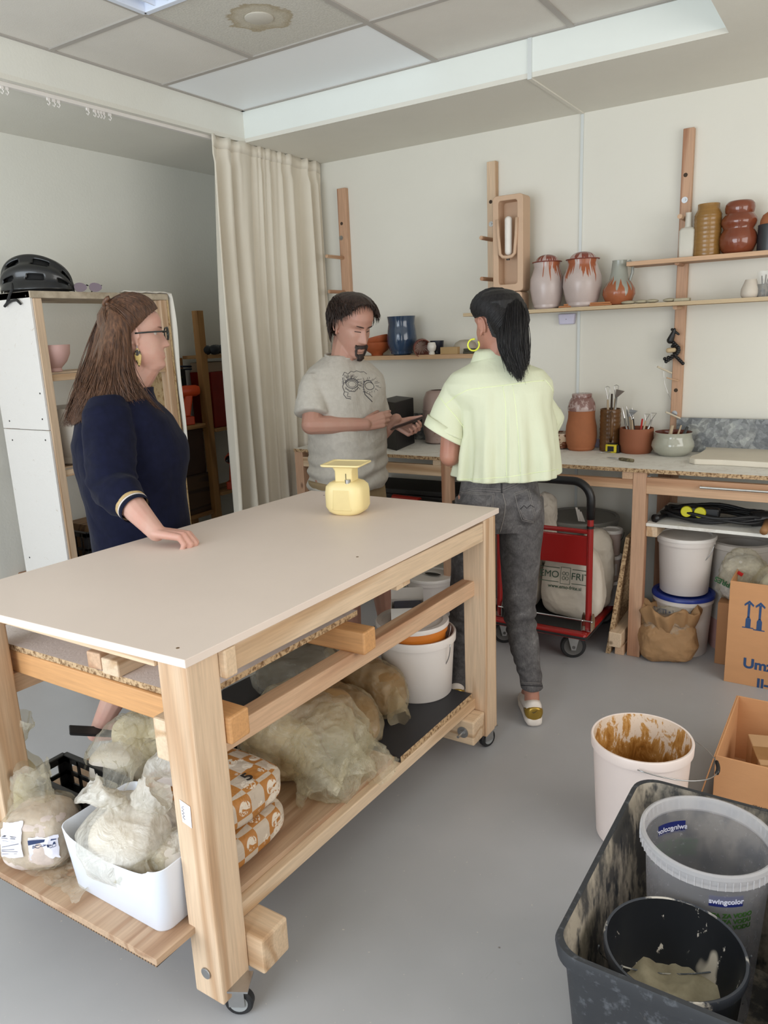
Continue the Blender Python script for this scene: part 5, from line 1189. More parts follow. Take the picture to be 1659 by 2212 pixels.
# ------------------------------------------------------------------ right foreground
SLIP, nt, b = newmat('slip_stained_inside'); vec = coords(nt, (1, 1, .45)); sp = nt.nodes.new('ShaderNodeSeparateXYZ'); nt.links.new(coords(nt), sp.inputs[0])
f = noise_n(nt, vec, 26, 6, .7, .6); mr = nd(nt, 'ShaderNodeMapRange'); mr.inputs[1].default_value = .05; mr.inputs[2].default_value = .33; nt.links.new(sp.outputs['Z'], mr.inputs[0])
ad = nd(nt, 'ShaderNodeMath', operation='MULTIPLY_ADD', _1=-.30); nt.links.new(mr.outputs[0], ad.inputs[0]); nt.links.new(f, ad.inputs[2])
r = ramp(nt, ad.outputs[0], [(.22, S((228, 208, 188))), (.27, S((196, 146, 82))), (.40, S((160, 106, 46))), (.55, S((118, 78, 34)))])
nt.links.new(r.outputs[0], b.inputs['Base Color']); b.inputs['Roughness'].default_value = .35; bump(nt, b, f, .4, .004)
PINKW = plain('pinkish_white_plastic', (232, 216, 208), .4, .02, 4)
bucket('bucket', 'big white bucket with ochre slip stains inside, standing on the floor at right', 'bucket', (-.492, 2.13, 0), .143, .126, .332, PINKW, wire=(RAD(-80), RAD(-12), 1.38), inner=SLIP, grip=BLACKP)
# dark mortar tub
DIRT = speck('dirty_black_plastic', (44, 46, 50), (150, 142, 132), 13, .66, .82, .6, [((84, 87, 92), 50, .56, .74)], bmp=.2, dist=1.5)
DIRTI = speck('clay_smeared_black', (66, 64, 62), (164, 154, 138), 8, .45, .58, .7, [((40, 42, 46), 24, .58, .68)], bmp=.3, stretch=(1, 1, .6))
t = thing('mortar_tub', 'large rectangular black builder\'s tub smeared with clay, bottom right corner', 'tub', (-.215, 1.46, 0))
w = MB(); hx, hy, HT = .195, .320, .42
w.loft([rrh3(hx*.80, hy*.86, 0, .05), rrh3(hx*.82, hy*.88, .006, .052), rrh3(hx*.97, hy*.975, HT-.035, .055), rrh3(hx*1.03, hy*1.01, HT-.033, .058), rrh3(hx*1.05, hy*1.02, HT-.008, .060), rrh3(hx*1.03, hy*1.012, HT, .058), rrh3(hx*.98, hy*.98, HT, .055)], True, False)
w.build('body', DIRT, t, smooth=True, ang=50)
w = MB(); w.loft([rrh3(hx*.98, hy*.98, HT-.0005, .055), rrh3(hx*.955, hy*.965, HT-.04, .052), rrh3(hx*.81, hy*.87, .012, .048), rrh3(hx*.78, hy*.85, .008, .045)], False, True)
w.build('inside', DIRTI, t, smooth=True, ang=50)
# clear bucket
CLB, nt, b = newmat('frosted_clear_plastic'); b.inputs['Base Color'].default_value = S((216, 216, 222)); b.inputs['Roughness'].default_value = .25
tr = nt.nodes.new('ShaderNodeBsdfTransparent'); tr.inputs[0].default_value = S((236, 236, 240)); tl = nt.nodes.new('ShaderNodeBsdfTranslucent'); tl.inputs[0].default_value = S((220, 220, 226)); m0 = nt.nodes.new('ShaderNodeMixShader'); m0.inputs[0].default_value = .4
nt.links.new(b.outputs[0], m0.inputs[1]); nt.links.new(tl.outputs[0], m0.inputs[2]); mx = nt.nodes.new('ShaderNodeMixShader')
rf = ramp(nt, noise_n(nt, coords(nt), 60, 5, .8), [(.60, (.30, .30, .30, 1)), (.72, (.6, .6, .6, 1))]); nt.links.new(rf.outputs[0], mx.inputs[0])
nt.links.new(tr.outputs[0], mx.inputs[1]); nt.links.new(m0.outputs[0], mx.inputs[2]); nt.links.new(mx.outputs[0], nt.nodes['Material Output'].inputs[0])
CLR, nt, b = newmat('clear_plastic_rim'); b.inputs['Base Color'].default_value = S((216, 214, 216)); b.inputs['Roughness'].default_value = .25
tr = nt.nodes.new('ShaderNodeBsdfTransparent'); mx = nt.nodes.new('ShaderNodeMixShader'); mx.inputs[0].default_value = .42; nt.links.new(tr.outputs[0], mx.inputs[1]); nt.links.new(b.outputs[0], mx.inputs[2]); nt.links.new(mx.outputs[0], nt.nodes['Material Output'].inputs[0])
KX, KY, KZ, KR = -.218, 1.592, .135, .134
t = thing('bucket', 'see-through plastic bucket with blue labels standing inside the black tub', 'bucket', (KX, KY, KZ-.125))
t.location = (KX, KY, .0125+.0)
KH = .432
w = MB(); w.lathe([(0, 0), (KR*.80, 0), (KR*.81, .004), (KR*.97, KH-.03)], 72); w.build('body', CLB, t, smooth=True, ang=40)
w = MB()
w.lathe([(KR*.97, KH-.034), (KR*1.05, KH-.034), (KR*1.05, KH-.012), (KR*1.07, KH-.010), (KR*1.06, KH-.002), (KR*1.02, KH), (KR*.985, KH-.002), (KR*.97, KH-.030)], 72)
for k in range(60): a = 2*pi*k/60; w.box(KR*1.05, -.0008, KH-.033, KR*1.068, .0008, KH-.013, Matrix.Rotation(a, 4, 'Z'))
w.build('rim', CLR, t, smooth=True, ang=30)
BLU = plain('navy_label', (34, 42, 104), .4); WTX = plain('label_white_print', (210, 210, 226), .5); GRN = plain('green_print', (62, 104, 46), .5)
def curved_label(ang, z, wd_, hh, sign, body, green):
    R_ = KR*(.80+.17*z/KH)+.0012*sign
    w = MB(); rows = []
    for j in range(2): rows.append([(R_*cos(ang+wd_*(i/16-.5)/R_), R_*sin(ang+wd_*(i/16-.5)/R_), z+hh*(j-.5)) for i in range(17)])
    w.loft(rows, False, False, close=False); lb = w.build('label', BLU, t, solid=.0003)
    c, s_ = cos(ang), sin(ang); mF = frame((R_*c, R_*s_, z), (-s_, c, 0), (0, 0, 1))
    text('lettering', body, hh*.62, WTX, lb, mF @ Matrix.Translation((0, 0, .0012)), bend=R_, bold=.0004)
    text('lettering', body, hh*.62, WTX, lb, mF @ Matrix.Translation((0, 0, -.0022)), bend=R_, bold=.0004)
    if green: text('lettering', 'KANTA ZA VODO\nVEDRO ZA VODU\nKBELIK NA VODU', hh*.55, GRN, lb, frame((R_*c, R_*s_, z-hh*1.9), (-s_, c, 0), (0, 0, 1)), bend=R_, bold=.0006)
aw = atan2(-.80, .15)
curved_label(RAD(-62), KH-.07, .07, .026, 1, 'swingcolor', True)
curved_label(RAD(138), KH-.075, .075, .030, 1, 'swingcolor', True)
# black bucket full of pale clay
BKI = speck('splashed_black', (26, 28, 32), (206, 198, 186), 30, .63, .66, .35, [((190, 180, 164), 6, .58, .61)], stretch=(1, 1, .5))
t = bucket('bucket', 'clay-splashed black bucket with grey-green slurry inside the black tub', 'bucket', (-.226, 1.312, .0125), .128, .098, .36, speck('splashed_black_rim', (52, 56, 64), (196, 190, 180), 14, .55, .62, .4), inner=BKI, fl=.21, rimh=.02, rim=.010, wire=(RAD(25), RAD(-60), 1.02), wm=speck('dirty_wire', (90, 94, 100), (190, 186, 176), 30, .5, .6, .5))
w = MB(); rows = []
for j in range(15):
    rr_ = .110*j/14; rows.append([(max(rr_, .0005)*cos(2*pi*i/48), max(rr_, .0005)*sin(2*pi*i/48), .2145+.03*turb(V((rr_*cos(2*pi*i/48), rr_*sin(2*pi*i/48), 0)), 10, 3, 2)) for i in range(48)])
w.loft(rows, True, False); w.build('slurry', speck('grey_green_slurry', (176, 166, 140), (150, 140, 116), 8, .4, .6, .6, bmp=.3), t, smooth='all')
# cardboard boxes
def open_box(name, label, x0, y0, x1, y1, z0, z1, th=.005, flaps=()):
    cx, cy = (x0+x1)/2, (y0+y1)/2; t = thing(name, label, 'box', (cx, cy, z0)); X, Y, Z = (x1-x0)/2, (y1-y0)/2, z1-z0
    for (a, b_, c, d) in ((-X, -Y, X, -Y+th), (-X, Y-th, X, Y), (-X, -Y+th, -X+th, Y-th), (X-th, -Y+th, X, Y-th)): MB().box(a, b_, 0, c, d, Z).build('side', CARD, t, bevel=.001)
    MB().box(-X+th, -Y+th, 0, X-th, Y-th, th).build('bottom', CARDI, t)
    for (p, q, r_) in flaps:
        w = MB(); p, q, r_ = V(p), V(q), V(r_); n = (q-p).cross(r_).normalized()*.004; w.hexa([p, q, q+r_, p+r_], [p+n, q+n, q+r_+n, p+r_+n]); w.build('flap', CARD, t, bevel=.0008)
    return t
UYF = 3.345
ux0, uz1 = Py(1578, 1252, UYF).x, .463
t = open_box('moving_box', 'tall cardboard moving box with blue arrows and lettering at the right edge', ux0, UYF, ux0+.42, UYF+.29, 0, uz1, flaps=())
cxo, cyo = t.location.x, t.location.y
BLI = plain('blue_print', (44, 74, 118), .7)
def onface(qx, qy): p = Py(qx, qy, UYF-.0008); return V((p.x-cxo, UYF-.0009-cyo, p.z))
for (qx, qt, qb) in ((1616, 1298, 1357), (1640, 1302, 1363)):
    a, c = onface(qx, qt), onface(qx-1, qb); w = MB(); L_ = a.z-c.z; X = c.x; Y = a.y
    def pf(pts): w.hexa([V((X+p_[0], Y+.0006, c.z+p_[1]*L_)) for p_ in pts], [V((X+p_[0], Y-.0002, c.z+p_[1]*L_)) for p_ in pts])
    pf([(-.022, 0), (.022, 0), (.022, .035), (-.022, .035)]); pf([(-.010, .03), (.010, .03), (.010, .32), (.004, .42), (-.004, .42), (-.010, .32)]); pf([(-.0045, .40), (.0045, .40), (.0045, .90), (-.0045, .90)])
    pf([(-.017, .80), (-.019, .87), (0, 1.02), (0, .92)]); pf([(.017, .80), (0, .92), (0, 1.02), (.019, .87)])
    w.build('arrow_mark', BLI, t)
text('lettering', 'Umzugsbox', .062, BLI, t, frame(onface(1605, 1432), (1, 0, 0), (0, 0, 1)), align='LEFT', bold=.0022, ext=.0002)
text('lettering', 'II-', .058, BLI, t, frame(onface(1634, 1476), (1, 0, 0), (0, 0, 1)), align='LEFT', bold=.0022, ext=.0002)
bagthing('crumpled translucent bag sticking out of the tall moving box', ux0+.20, UYF+.13, .20, .15, .10, .30, 0, 61, plain('pale_stuff', (190, 184, 164), .8), FILMY, amp=.05, f=9, name='film_bag', taper=.4)
t = open_box('open_box', 'low open cardboard box with a taped parcel inside, right edge', -.305, 2.275, .12, 2.72, 0, .245, flaps=(((-.2125, -.2225, .243), (-.2125, .2225, .243), (-.045, 0, -.20)), ((.2125, -.2225, .243), (.2125, .2225, .243), (.05, 0, -.19))))
text('lettering', 'STANDARD B\nSTANDARD B', .013, plain('dark_print', (70, 50, 36), .7), t, frame((-.10, -.2232, .10), (1, 0, 0), (0, 0, 1)), align='LEFT', ext=.0002)
t = thing('parcel', 'brown taped cardboard parcel lying in the low open box', 'parcel', (-.075, 2.48, .0055), RAD(18))
w = MB(); w.box(-.14, -.11, 0, .14, .13, .185); w.build('carton', plain('parcel_board', (190, 150, 110), .75, .05), t, bevel=.003)
TAPE = plain('packing_tape', (158, 116, 74), .15, .1, 12, .3, 30)
w = MB(); w.box(-.142, -.03, .02, .142, .05, .1864); w.build('tape', TAPE, t, bevel=.002)
w = MB(); w.box(-.1415, -.1125, .04, -.03, -.06, .1858); w.build('tape', TAPE, t, bevel=.002)
# ------------------------------------------------------------------ right bay under the bench
t = bucket('bucket', 'upper white bucket with wire handle, stacked under the right end of the bench', 'bucket', (-.672, 3.62, .301), .123, .108, .268, CREAMP, lid=PLW, wire=(RAD(160), RAD(-72), 1.0), grip=BLACKP)
BLR = plain('royal_blue_lid', (34, 56, 140), .35)
t = bucket('bucket', 'lower bucket with blue lid and blue lettering under the white bucket', 'bucket', (-.672, 3.62, 0), .132, .115, .287, CREAMP, lid=BLR)
text('lettering', 'KAKOVOSTI \u2022 VREDNOSTI', .030, plain('blue_letters', (36, 50, 110), .5), t, frame((-.035, -.1285, .222), (1, 0, 0), (0, 0, 1)), bend=.129, bold=.0012)
CLT = film('frosted_tall_tub', (214, 208, 202), .62, .35)
t = thing('tall_tub', 'tall frosted tub with a pink layer at its bottom behind the moving box', 'tub', (-.455, 3.78, 0))
w = MB(); w.lathe([(.115, .001), (.135, .50), (.145, .505), (.145, .53), (.13, .535)], 48); w.build('body', plain('frosted_body', (196, 188, 180), .35, .03), t, smooth=True, ang=40)
w = MB(); w.lathe([(0, 0), (.118, 0), (.1225, .15), (0, .15)], 48); w.build('pink_layer', plain('pink_layer', (196, 152, 146), .5), t, smooth=True, ang=40)
# plastic sack EKSPRES
t = thing('printed_sack', 'clear printed plastic sack with green letters between tall tub and moving box', 'sack', (-.418, 3.60, .30), 0)
lump('contents', plain('greyish_granules', (188, 182, 172), .7, .2, 60), t, (-.0, 0, -.0), .095, .07, .20, .2, 71, .02, 10, .7, 5); lump('film', FILMC, t, (0, 0, 0), .105, .078, .235, .2, 72, .05, 12, .7, 6, .3)
text('lettering', 'EKSPRES', .034, plain('green_letters', (36, 92, 50), .5), t, frame((-.045, -.092, .09), (-1, .1, .35), (.35, 0, -1)), bold=.001)
w = MB(); w.box(-.012, -.001, -.008, .012, .001, .008, Matrix.Translation((-.0, -.098, .15)) @ Matrix.Rotation(.5, 4, 'Y')); w.build('red_mark', RP, t)
MB_ = thing('support_crate', 'plain pale box standing under the printed plastic sack', 'box', (-.418, 3.585, 0)); MB().box(-.085, -.07, 0, .06, .06, .298).build('carton', CARDI, MB_, bevel=.003)
# brown paper sack
PAP = plain('brown_paper', (158, 122, 84), .75, .1, 10, .6, 22, bdist=.008)
t = thing('paper_sack', 'open brown paper sack of clay with torn rolled top on the floor under the bench', 'sack', (-.705, 3.475, 0), .3)
lump('sack', PAP, t, (0, 0, 0), .125, .085, .20, 0, 81, .028, 9, .55, 6, .05)
w = MB(); rows = []
for j in range(12):
    v = j/11; rows.append([((.105+.03*sin(v*pi)+.012*sin(i*.9+v*4))*cos(2*pi*i/60), (.07+.028*sin(v*pi)+.01*sin(i*1.3+v*3))*sin(2*pi*i/60), .155+.10*sin(v*pi*.75)+.018*sin(i*.55)+.012*turb(V((i*.05, v, 0)), 3, 3, 1)) for i in range(60)])
w.loft(rows, False, False); w.build('rolled_top', PAP, t, smooth='all', solid=.002)
lump('plastic_liner', FILMC, t, (0, 0, .12), .095, .065, .12, 0, 83, .05, 12, .8, 5); lump('clay', plain('dark_wet_clay', (98, 76, 62), .35, .2), t, (0, 0, .1), .08, .055, .105, 0, 85, .03, 9, .8, 5)
# cable and mallet on the bench's lower shelf
t = thing('extension_cable', 'coiled black extension cable with two yellow socket caps on the bench\'s lower shelf', 'cable', (-.55, 3.60, .655))
w = MB(); pts = []
for k in range(230):
    a = 2*pi*k/36; rr_ = 1+.07*sin(k*.37); pts.append((.215*rr_*cos(a)*(1-.03*sin(k*.11)), .105*rr_*sin(a)+.01*sin(k*.05), .012+.038*k/230+.006*sin(k*.9)))
w.tube(pts, .0075, 8); w.build('coil', plain('rubber_cable', (26, 26, 28), .5, .1), t, smooth='all')
w = MB(); w.box(-.13, -.095, .03, .03, -.05, .075); w.build('socket_block', BLACKP, t, bevel=.008)
for x in (-.105, -.048): w = MB(); w.tube([(x, -.094, .056), (x, -.108, .056)], [.026, .024], 28); w.build('socket_cap', plain('yellow_cap', (206, 200, 34), .4), t, bevel=.003)
w = MB(); w.tube([(-.20, -.06, .02), (-.225, -.11, .018), (-.235, -.13, .018)], [.008, .014, .020], 12); w.build('plug', BLACKP, t, smooth='all')
w = MB(); p0 = Py(1640, 1100, 3.5)
t = thing('mallet', 'rubber mallet with wooden handle at the right end of the bench\'s lower shelf', 'mallet', (p0.x, 3.56, .656), .25)
w = MB(); w.cyl((-.035, 0, .034), (.085, .03, .034), .033, 24); w.build('head', BLACKP, t, bevel=.005, smooth=True)
w = MB(); w.tube([(.03, .01, .034), (.01, -.09, .026), (-.005, -.15, .018)], [.011, .013, .016], 14); w.build('handle', wood('mallet_wood', (150, 108, 68), (110, 76, 46), 'y'), t, smooth='all')
# leaning particle board
t0 = V((-.955, 3.40, 0)); w = MB()
w.hexa([(-.972, 3.40, .001), (-.95, 3.40, .001), (-.97, 3.86, .001), (-.992, 3.86, .001)], [(-.908, 3.45, .575), (-.888, 3.45, .575), (-.912, 3.88, .575), (-.932, 3.88, .575)])
o = w.build('leaning_board', CHIP, None, bevel=.001); tag(o, 'chipboard offcut leaning against the bench leg beside the red trolley', 'board')
# ------------------------------------------------------------------ trolley
Z_ = V((0, 0, 1))
RED = plain('trolley_red', (150, 26, 24), .3, .05, coat=.3)
TX0, TX1, TY0, TY1, TZ1 = -1.50, -1.000, 3.185, 3.85, .172
t = thing('platform_trolley', 'red platform trolley with black push handle under the workbench', 'trolley', (-1.25, 3.5, 0))
def tr_(x, y, z): return (x+1.25, y-3.5, z)
w = MB(); w.box(*tr_(TX0, TY0, TZ1-.038), *tr_(TX1, TY1, TZ1-.004)); w.build('deck', RED, t, bevel=.014, seg=4)
w = MB(); w.box(*tr_(TX0+.03, TY0+.035, TZ1-.0045), *tr_(TX1-.03, TY1-.03, TZ1-.001)); w.build('rubber_mat', RUBBER, t, bevel=.004)
w = MB(); w.box(*tr_(TX0-.004, TY0-.004, TZ1-.030), *tr_(TX1+.004, TY1+.004, TZ1-.018)); w.build('bumper', RUBBER, t, bevel=.004)
HY = 3.25; xr = Py(1268, 1345, HY).x+.006; xl = TX0+.045; hz = .868
w = MB()
for x in (xl, xr): w.cyl(tr_(x, HY, TZ1+.002), tr_(x, HY, .70), .0145, 16)
w.cyl(tr_(xl, HY, .638), tr_(xr, HY, .638), .011, 14); w.build('handle_frame', RED, t, smooth=True)
w = MB(); w.box(*tr_(xl+.01, HY-.008, .478), *tr_(xr-.005, HY+.008, .618)); w.build('handle_panel', RED, t, bevel=.004)
pts = [tr_(xr, HY, .698), tr_(xr, HY, .78)]+[tr_(xr-.085+.085*cos(a), HY, hz-.085+.085*sin(a)) for a in [pi/2*k/8 for k in range(9)]]+[tr_(xl+.085-.085*sin(a), HY, hz-.085+.085*cos(a)) for a in [pi/2*k/8 for k in range(9)]]+[tr_(xl, HY, .78), tr_(xl, HY, .698)]
w = MB(); w.tube(pts, .019, 18); w.build('foam_grip', BLACKP, t, smooth='all')
w = MB(); w.cyl(tr_(xr, HY, .655), tr_(xr, HY, .667), .0165, 18); w.build('collar', BLACKP, t)
for x in (xl, xr):
    w = MB()
    for s_ in (-.022, .022):
        poly = [(0, -.028, 0), (0, .03, 0), (0, .03, .045), (0, .015, .075), (0, 0, .082), (0, -.015, .075), (0, -.028, .045)]
        w.prism([V(q)+V(tr_(x+s_, HY-.005, TZ1-.001)) for q in poly], (-.0012, 0, 0), (.0012, 0, 0))
    w.box(*tr_(x-.022, HY-.03, TZ1-.001), *tr_(x+.022, HY+.022, TZ1+.002)); w.build('hinge_bracket', CHROME, t)
w = MB(); w.cyl(tr_(xl, HY-.02, TZ1+.045), tr_(xr+.03, HY-.02, TZ1+.045), .004, 10); w.build('hinge_rod', CHROME, t, smooth=True)
for x, y in ((-1.094, 3.285), (-1.455, 3.30), (-1.094, 3.76), (-1.455, 3.76)):
    w = MB(); w.box(*tr_(x-.035, y-.04, TZ1-.046), *tr_(x+.035, y+.04, TZ1-.0385))
    for s_ in (): w.hexa([tr_(x+s_-.001, y-.012, .05), tr_(x+s_+.001, y-.012, .05), tr_(x+s_+.001, y+.012, .05), tr_(x+s_-.001, y+.012, .05)], [tr_(x+s_-.001, y-.035, TZ1-.046), tr_(x+s_+.001, y-.035, TZ1-.046), tr_(x+s_+.001, y+.035, TZ1-.046), tr_(x+s_-.001, y+.035, TZ1-.046)])
    for s_ in (-.022, .022): nA = V((sin(.45), -cos(.45), 0)); sA = V((cos(.45), sin(.45), 0)); c0 = V(tr_(x, y, 0))+nA*s_; w.hexa([c0+sA*q+Z_*.045 for q in (-.01, .01)]+[c0+sA*q+Z_*.045+nA*.002 for q in (.01, -.01)], [c0+sA*q+Z_*(TZ1-.046) for q in (-.03, .03)]+[c0+sA*q+Z_*(TZ1-.046)+nA*.002 for q in (.03, -.03)])
    c = w.build('castor', STEEL, t)
    mm = Matrix.Rotation(.45, 3, 'Z') @ Matrix.Rotation(pi/2, 3, 'X')
    w = MB(); w.lathe([(.044, -.013), (.055, -.012), (.06, -.006), (.06, .006), (.055, .012), (.044, .013)], 36, m=mm, c=tr_(x, y, .0605)); w.build('tyre', RUBBER, c, smooth=True)
    w = MB(); w.lathe([(0, -.010), (.04, -.010), (.044, -.012), (.044, .012), (.04, .010), (0, .010)], 32, m=mm, c=tr_(x, y, .0605)); w.lathe([(0, -.024), (.008, -.024), (.008, .024), (0, .024)], 12, m=mm, c=tr_(x, y, .0605)); w.build('hub', plain('dark_hub', (84, 82, 80), .5), c, smooth=True)
# sacks and tubs on the trolley
SACK = plain('white_woven_sack', (204, 194, 180), .7, .05, 5, .4, 16, bdist=.008)
GR = plain('dark_green_print', (38, 66, 48), .6)
def frit(x, y, rz, label, seed, sx=.15, tall=.36, txt=True):
    t = thing('frit_sack', label, 'sack', (x, y, TZ1-.0005), rz)
    lump('sack', SACK, t, (0, 0, 0), sx, .085, tall, 0, seed, .018, 6, .45, 6, .22)
    if txt:
        mF = frame((.0, -.0885, .225), (1, 0, 0), (0, .22, 1))
        text('lettering', 'EMO', .046, GR, t, mF @ Matrix.Translation((-.088, 0, .005))); text('lettering', 'FRIT', .046, GR, t, mF @ Matrix.Translation((.062, 0, .005)))
        text('lettering', 'www.emo-frite.si', .023, GR, t, mF @ Matrix.Translation((-.01, -.055, .003)), bold=.0005)
        w = MB()
        for (a, c, e, g) in ((-.135, .032, -.04, .035), (-.135, -.035, -.04, -.032), (.022, .032, .115, .035), (.022, -.035, .115, -.032), (-.032, .038, .012, .040), (-.032, -.040, .012, -.038), (-.034, -.040, -.032, .040), (.012, -.040, .014, .040)):
            w.hexa([mF @ V((a, c, .0025)), mF @ V((e, c, .0025)), mF @ V((e, g, .0025)), mF @ V((a, g, .0025))], [mF @ V((a, c, .0035)), mF @ V((e, c, .0035)), mF @ V((e, g, .0035)), mF @ V((a, g, .0035))])
        for k, (dx, dz) in enumerate(((-.018, .01), (-.002, .01), (-.018, -.012), (-.002, -.012))): 
            w.tube([mF @ V((dx+.007*cos(a), dz+.008*sin(a), .003)) for a in [2*pi*i/10 for i in range(11)]], .0012, 5)
        w.build('print_lines', GR, t)
    return t
frit(-1.135, 3.395, .02, 'white woven sack with green lettering on the red trolley, nearest the handle post', 91, .155)
frit(-1.40, 3.40, -.1, 'second white woven sack on the trolley, left and mostly behind the woman\'s leg', 93, .10, .38, False)
t = thing('frit_sack', 'tall white sack standing at the right rear edge of the trolley deck', 'sack', (-1.075, 3.55, TZ1-.0005), .4)
lump('sack', SACK, t, (0, 0, 0), .085, .07, .40, 0, 95, .02, 8, .5, 6, .1)
t = thing('paper_bag', 'crumpled whitish open paper bag standing up behind the trolley handle', 'bag', (-1.34, 3.545, TZ1-.0005), .2)
lump('bag', plain('whitish_paper', (196, 186, 172), .8, .06, 8, .5, 20), t, (0, 0, 0), .07, .05, .56, 0, 97, .05, 9, .7, 6, .15)
LIDG = plain('grey_tub_plastic', (124, 122, 116), .5, .06)
t = bucket('round_tub', 'big round grey tub with a lid behind the trolley sacks', 'tub', (-1.225, 3.765, TZ1-.0005), .185, .165, .40, plain('grey_tub_wall', (134, 134, 130), .4), lid=LIDG)
w = MB()
for k in range(3): w.hexa([(-1.19+k*.012, 3.62, .585), (-1.18+k*.012, 3.62, .585), (-1.18+k*.012, 3.625, .585), (-1.19+k*.012, 3.625, .585)], [(-1.20+k*.01, 3.60, .66-.01*k), (-1.19+k*.01, 3.60, .66-.01*k), (-1.19+k*.01, 3.605, .66-.01*k), (-1.20+k*.01, 3.605, .66-.01*k)])
o = w.build('plastic_strap', PLW); tag(o, 'little bundle of white plastic strips leaning on the grey tub rim', 'strips')
SBK = plain('pinkish_small_bucket', (190, 170, 162), .4, .05)
sbx, sby = -.995, 3.62
for k, (z, m__, lb) in enumerate(((TZ1-.004, plain('grey_small_bucket', (150, 146, 146), .4), 'bottom one of three small stacked buckets at the rear of the trolley'), (TZ1+.127, SBK, 'middle one of three small stacked buckets, with a paper label'), (TZ1+.258, SBK, 'top one of three small stacked buckets, with pale lid'))):
    t = bucket('small_bucket', lb, 'bucket', (sbx-.035, sby+.02, z), .052, .046, .120, m__, lid=PLW, wire=(RAD(200), RAD(-70), 1.0), wm=BLACKP, rim=.006, rimh=.015, n=40)
    if k == 1: w = MB(); w.loft([[(.0525*cos(a), .0525*sin(a), zz) for a in [RAD(-75)+RAD(40)*i/8 for i in range(9)]] for zz in (.03, .09)], False, False, close=False); w.build('label', plain('label_white2', (214, 208, 204), .6), t, solid=.0005)
# under the left bay: dark cloths, red clamp handle
t = thing('clamp', 'clamp with a red handle on the left lower shelf of the bench', 'clamp', (-2.05, 3.60, .616))
w = MB(); w.cyl((-.16, -.10, .03), (.02, -.12, .03), .022, 16); w.build('handle', plain('red_grip', (150, 34, 24), .4), t, smooth=True)
w = MB(); w.box(.02, -.13, .018, .40, -.11, .04); w.box(.22, -.16, .005, .26, -.06, .06); w.box(.34, -.15, .004, .37, -.07, .055); w.build('bar', plain('dark_bar', (50, 46, 38), .4, .3, 30), t, bevel=.004)
for k, (z, lb) in enumerate(((.617, 'lower dark folded cloth under the left bay of the bench'), (.70, 'upper black board lying under the left bay of the bench'))):
    w = MB(); w.box(-.36, -.15, 0, .36, .15, .03); o = w.build('dark_board', plain('dark_panel%d' % k, (34, 32, 32), .6, .1), None, bevel=.006); o.location = (-2.18, 3.74, z if k == 0 else .648); o.rotation_euler = (0, 0, .03*k); tag(o, lb, 'board')
# kitchen scale on the table
p = Pz(753, 1108, TZ); p.y += .03; p.z = TZ+.0002; m_ = mpp(p)
YEL = plain('butter_yellow_plastic', (238, 218, 160), .45, .03, 5)
p.y -= .03
t = thing('kitchen_scale', 'pale yellow plastic kitchen scale standing on the white table', 'scale', p, RAD(12)); t.scale = (1.1, 1.05, 1.0)
w = MB(); sH = 78*m_
rs = [(.040, .040, 0, .03), (.047, .045, .004, .03), (.058, .050, .012, .03), (.066, .054, .030, .03), (.066, .055, sH*.62, .03), (.063, .054, sH*.78, .03), (.052, .046, sH*.88, .028), (.036, .040, sH*.92, .024)]
w.loft([rrh3(a, c, z, r, 6) for a, c, z, r in rs]); w.build('body', YEL, t, smooth=True, ang=40)
w = MB(); w.loft([rrh3(.034, .006, sH*.16, .005, 3), rrh3(.030, .006, sH*.72, .005, 3)]); o = w.build('side_recess', plain('yellow_recess', (230, 209, 150), .5), t, bevel=.002); o.location = (.0, -.0495, 0); o.rotation_euler = (0, 0, 0)
w = MB(); w.loft([rrh3(.030, .030, sH*.90, .006, 4), rrh3(.030, .030, sH*1.20, .006, 4), rrh3(.036, .036, sH*1.30, .01, 4), rrh3(.055, .05, sH*1.345, .012, 4)]); w.build('neck', YEL, t, smooth=True, ang=40)
w = MB(); w.loft([rrh3(.062, .055, sH*1.335, .010, 4), rrh3(.068, .061, sH*1.36, .012, 4), rrh3(.068, .061, sH*1.40, .012, 4), rrh3(.060, .053, sH*1.40, .010, 4), rrh3(.058, .051, sH*1.375, .010, 4)]); w.build('pan', YEL, t, bevel=.001, smooth=True, ang=40)
w = MB(); w.cyl((.018, -.036, sH*.86), (.018, -.036, sH*1.0), .0095, 16); w.build('knob', CHROME, t, bevel=.002, smooth=True)
w = MB(); w.cyl((.010, -.0315, sH*1.0), (.010, -.0315, sH*1.14), .0009, 6); w.build('pointer', BLACKP, t)
# ================================================================== people
from mathutils.bvhtree import BVHTree
def skin(name, rgb, red=(190, 104, 84)):
    m, nt, b = newmat(name); vec = coords(nt); f = noise_n(nt, vec, 14, 4, .6)
    nt.links.new(ramp(nt, f, [(.35, S(rgb)), (.75, S([(a*2+c)/3 for a, c in zip(rgb, red)]))]).outputs[0], b.inputs['Base Color'])
    b.inputs['Roughness'].default_value = .5; b.inputs['Subsurface Weight'].default_value = .12; b.inputs['Subsurface Radius'].default_value = (.02, .008, .004); b.inputs['Subsurface Scale'].default_value = .6
    bump(nt, b, noise_n(nt, vec, 240, 2), .12, .001); return m
def hairmat(name, rgb, rgb2, rough=.42):
    m, nt, b = newmat(name); vec = coords(nt, (1, 1, .12)); f = noise_n(nt, vec, 130, 3, .6)
    nt.links.new(ramp(nt, f, [(.35, S(rgb)), (.68, S(rgb2))]).outputs[0], b.inputs['Base Color']); b.inputs['Roughness'].default_value = rough; b.inputs['Specular IOR Level'].default_value = .4
    bump(nt, b, f, .5, .003); return m
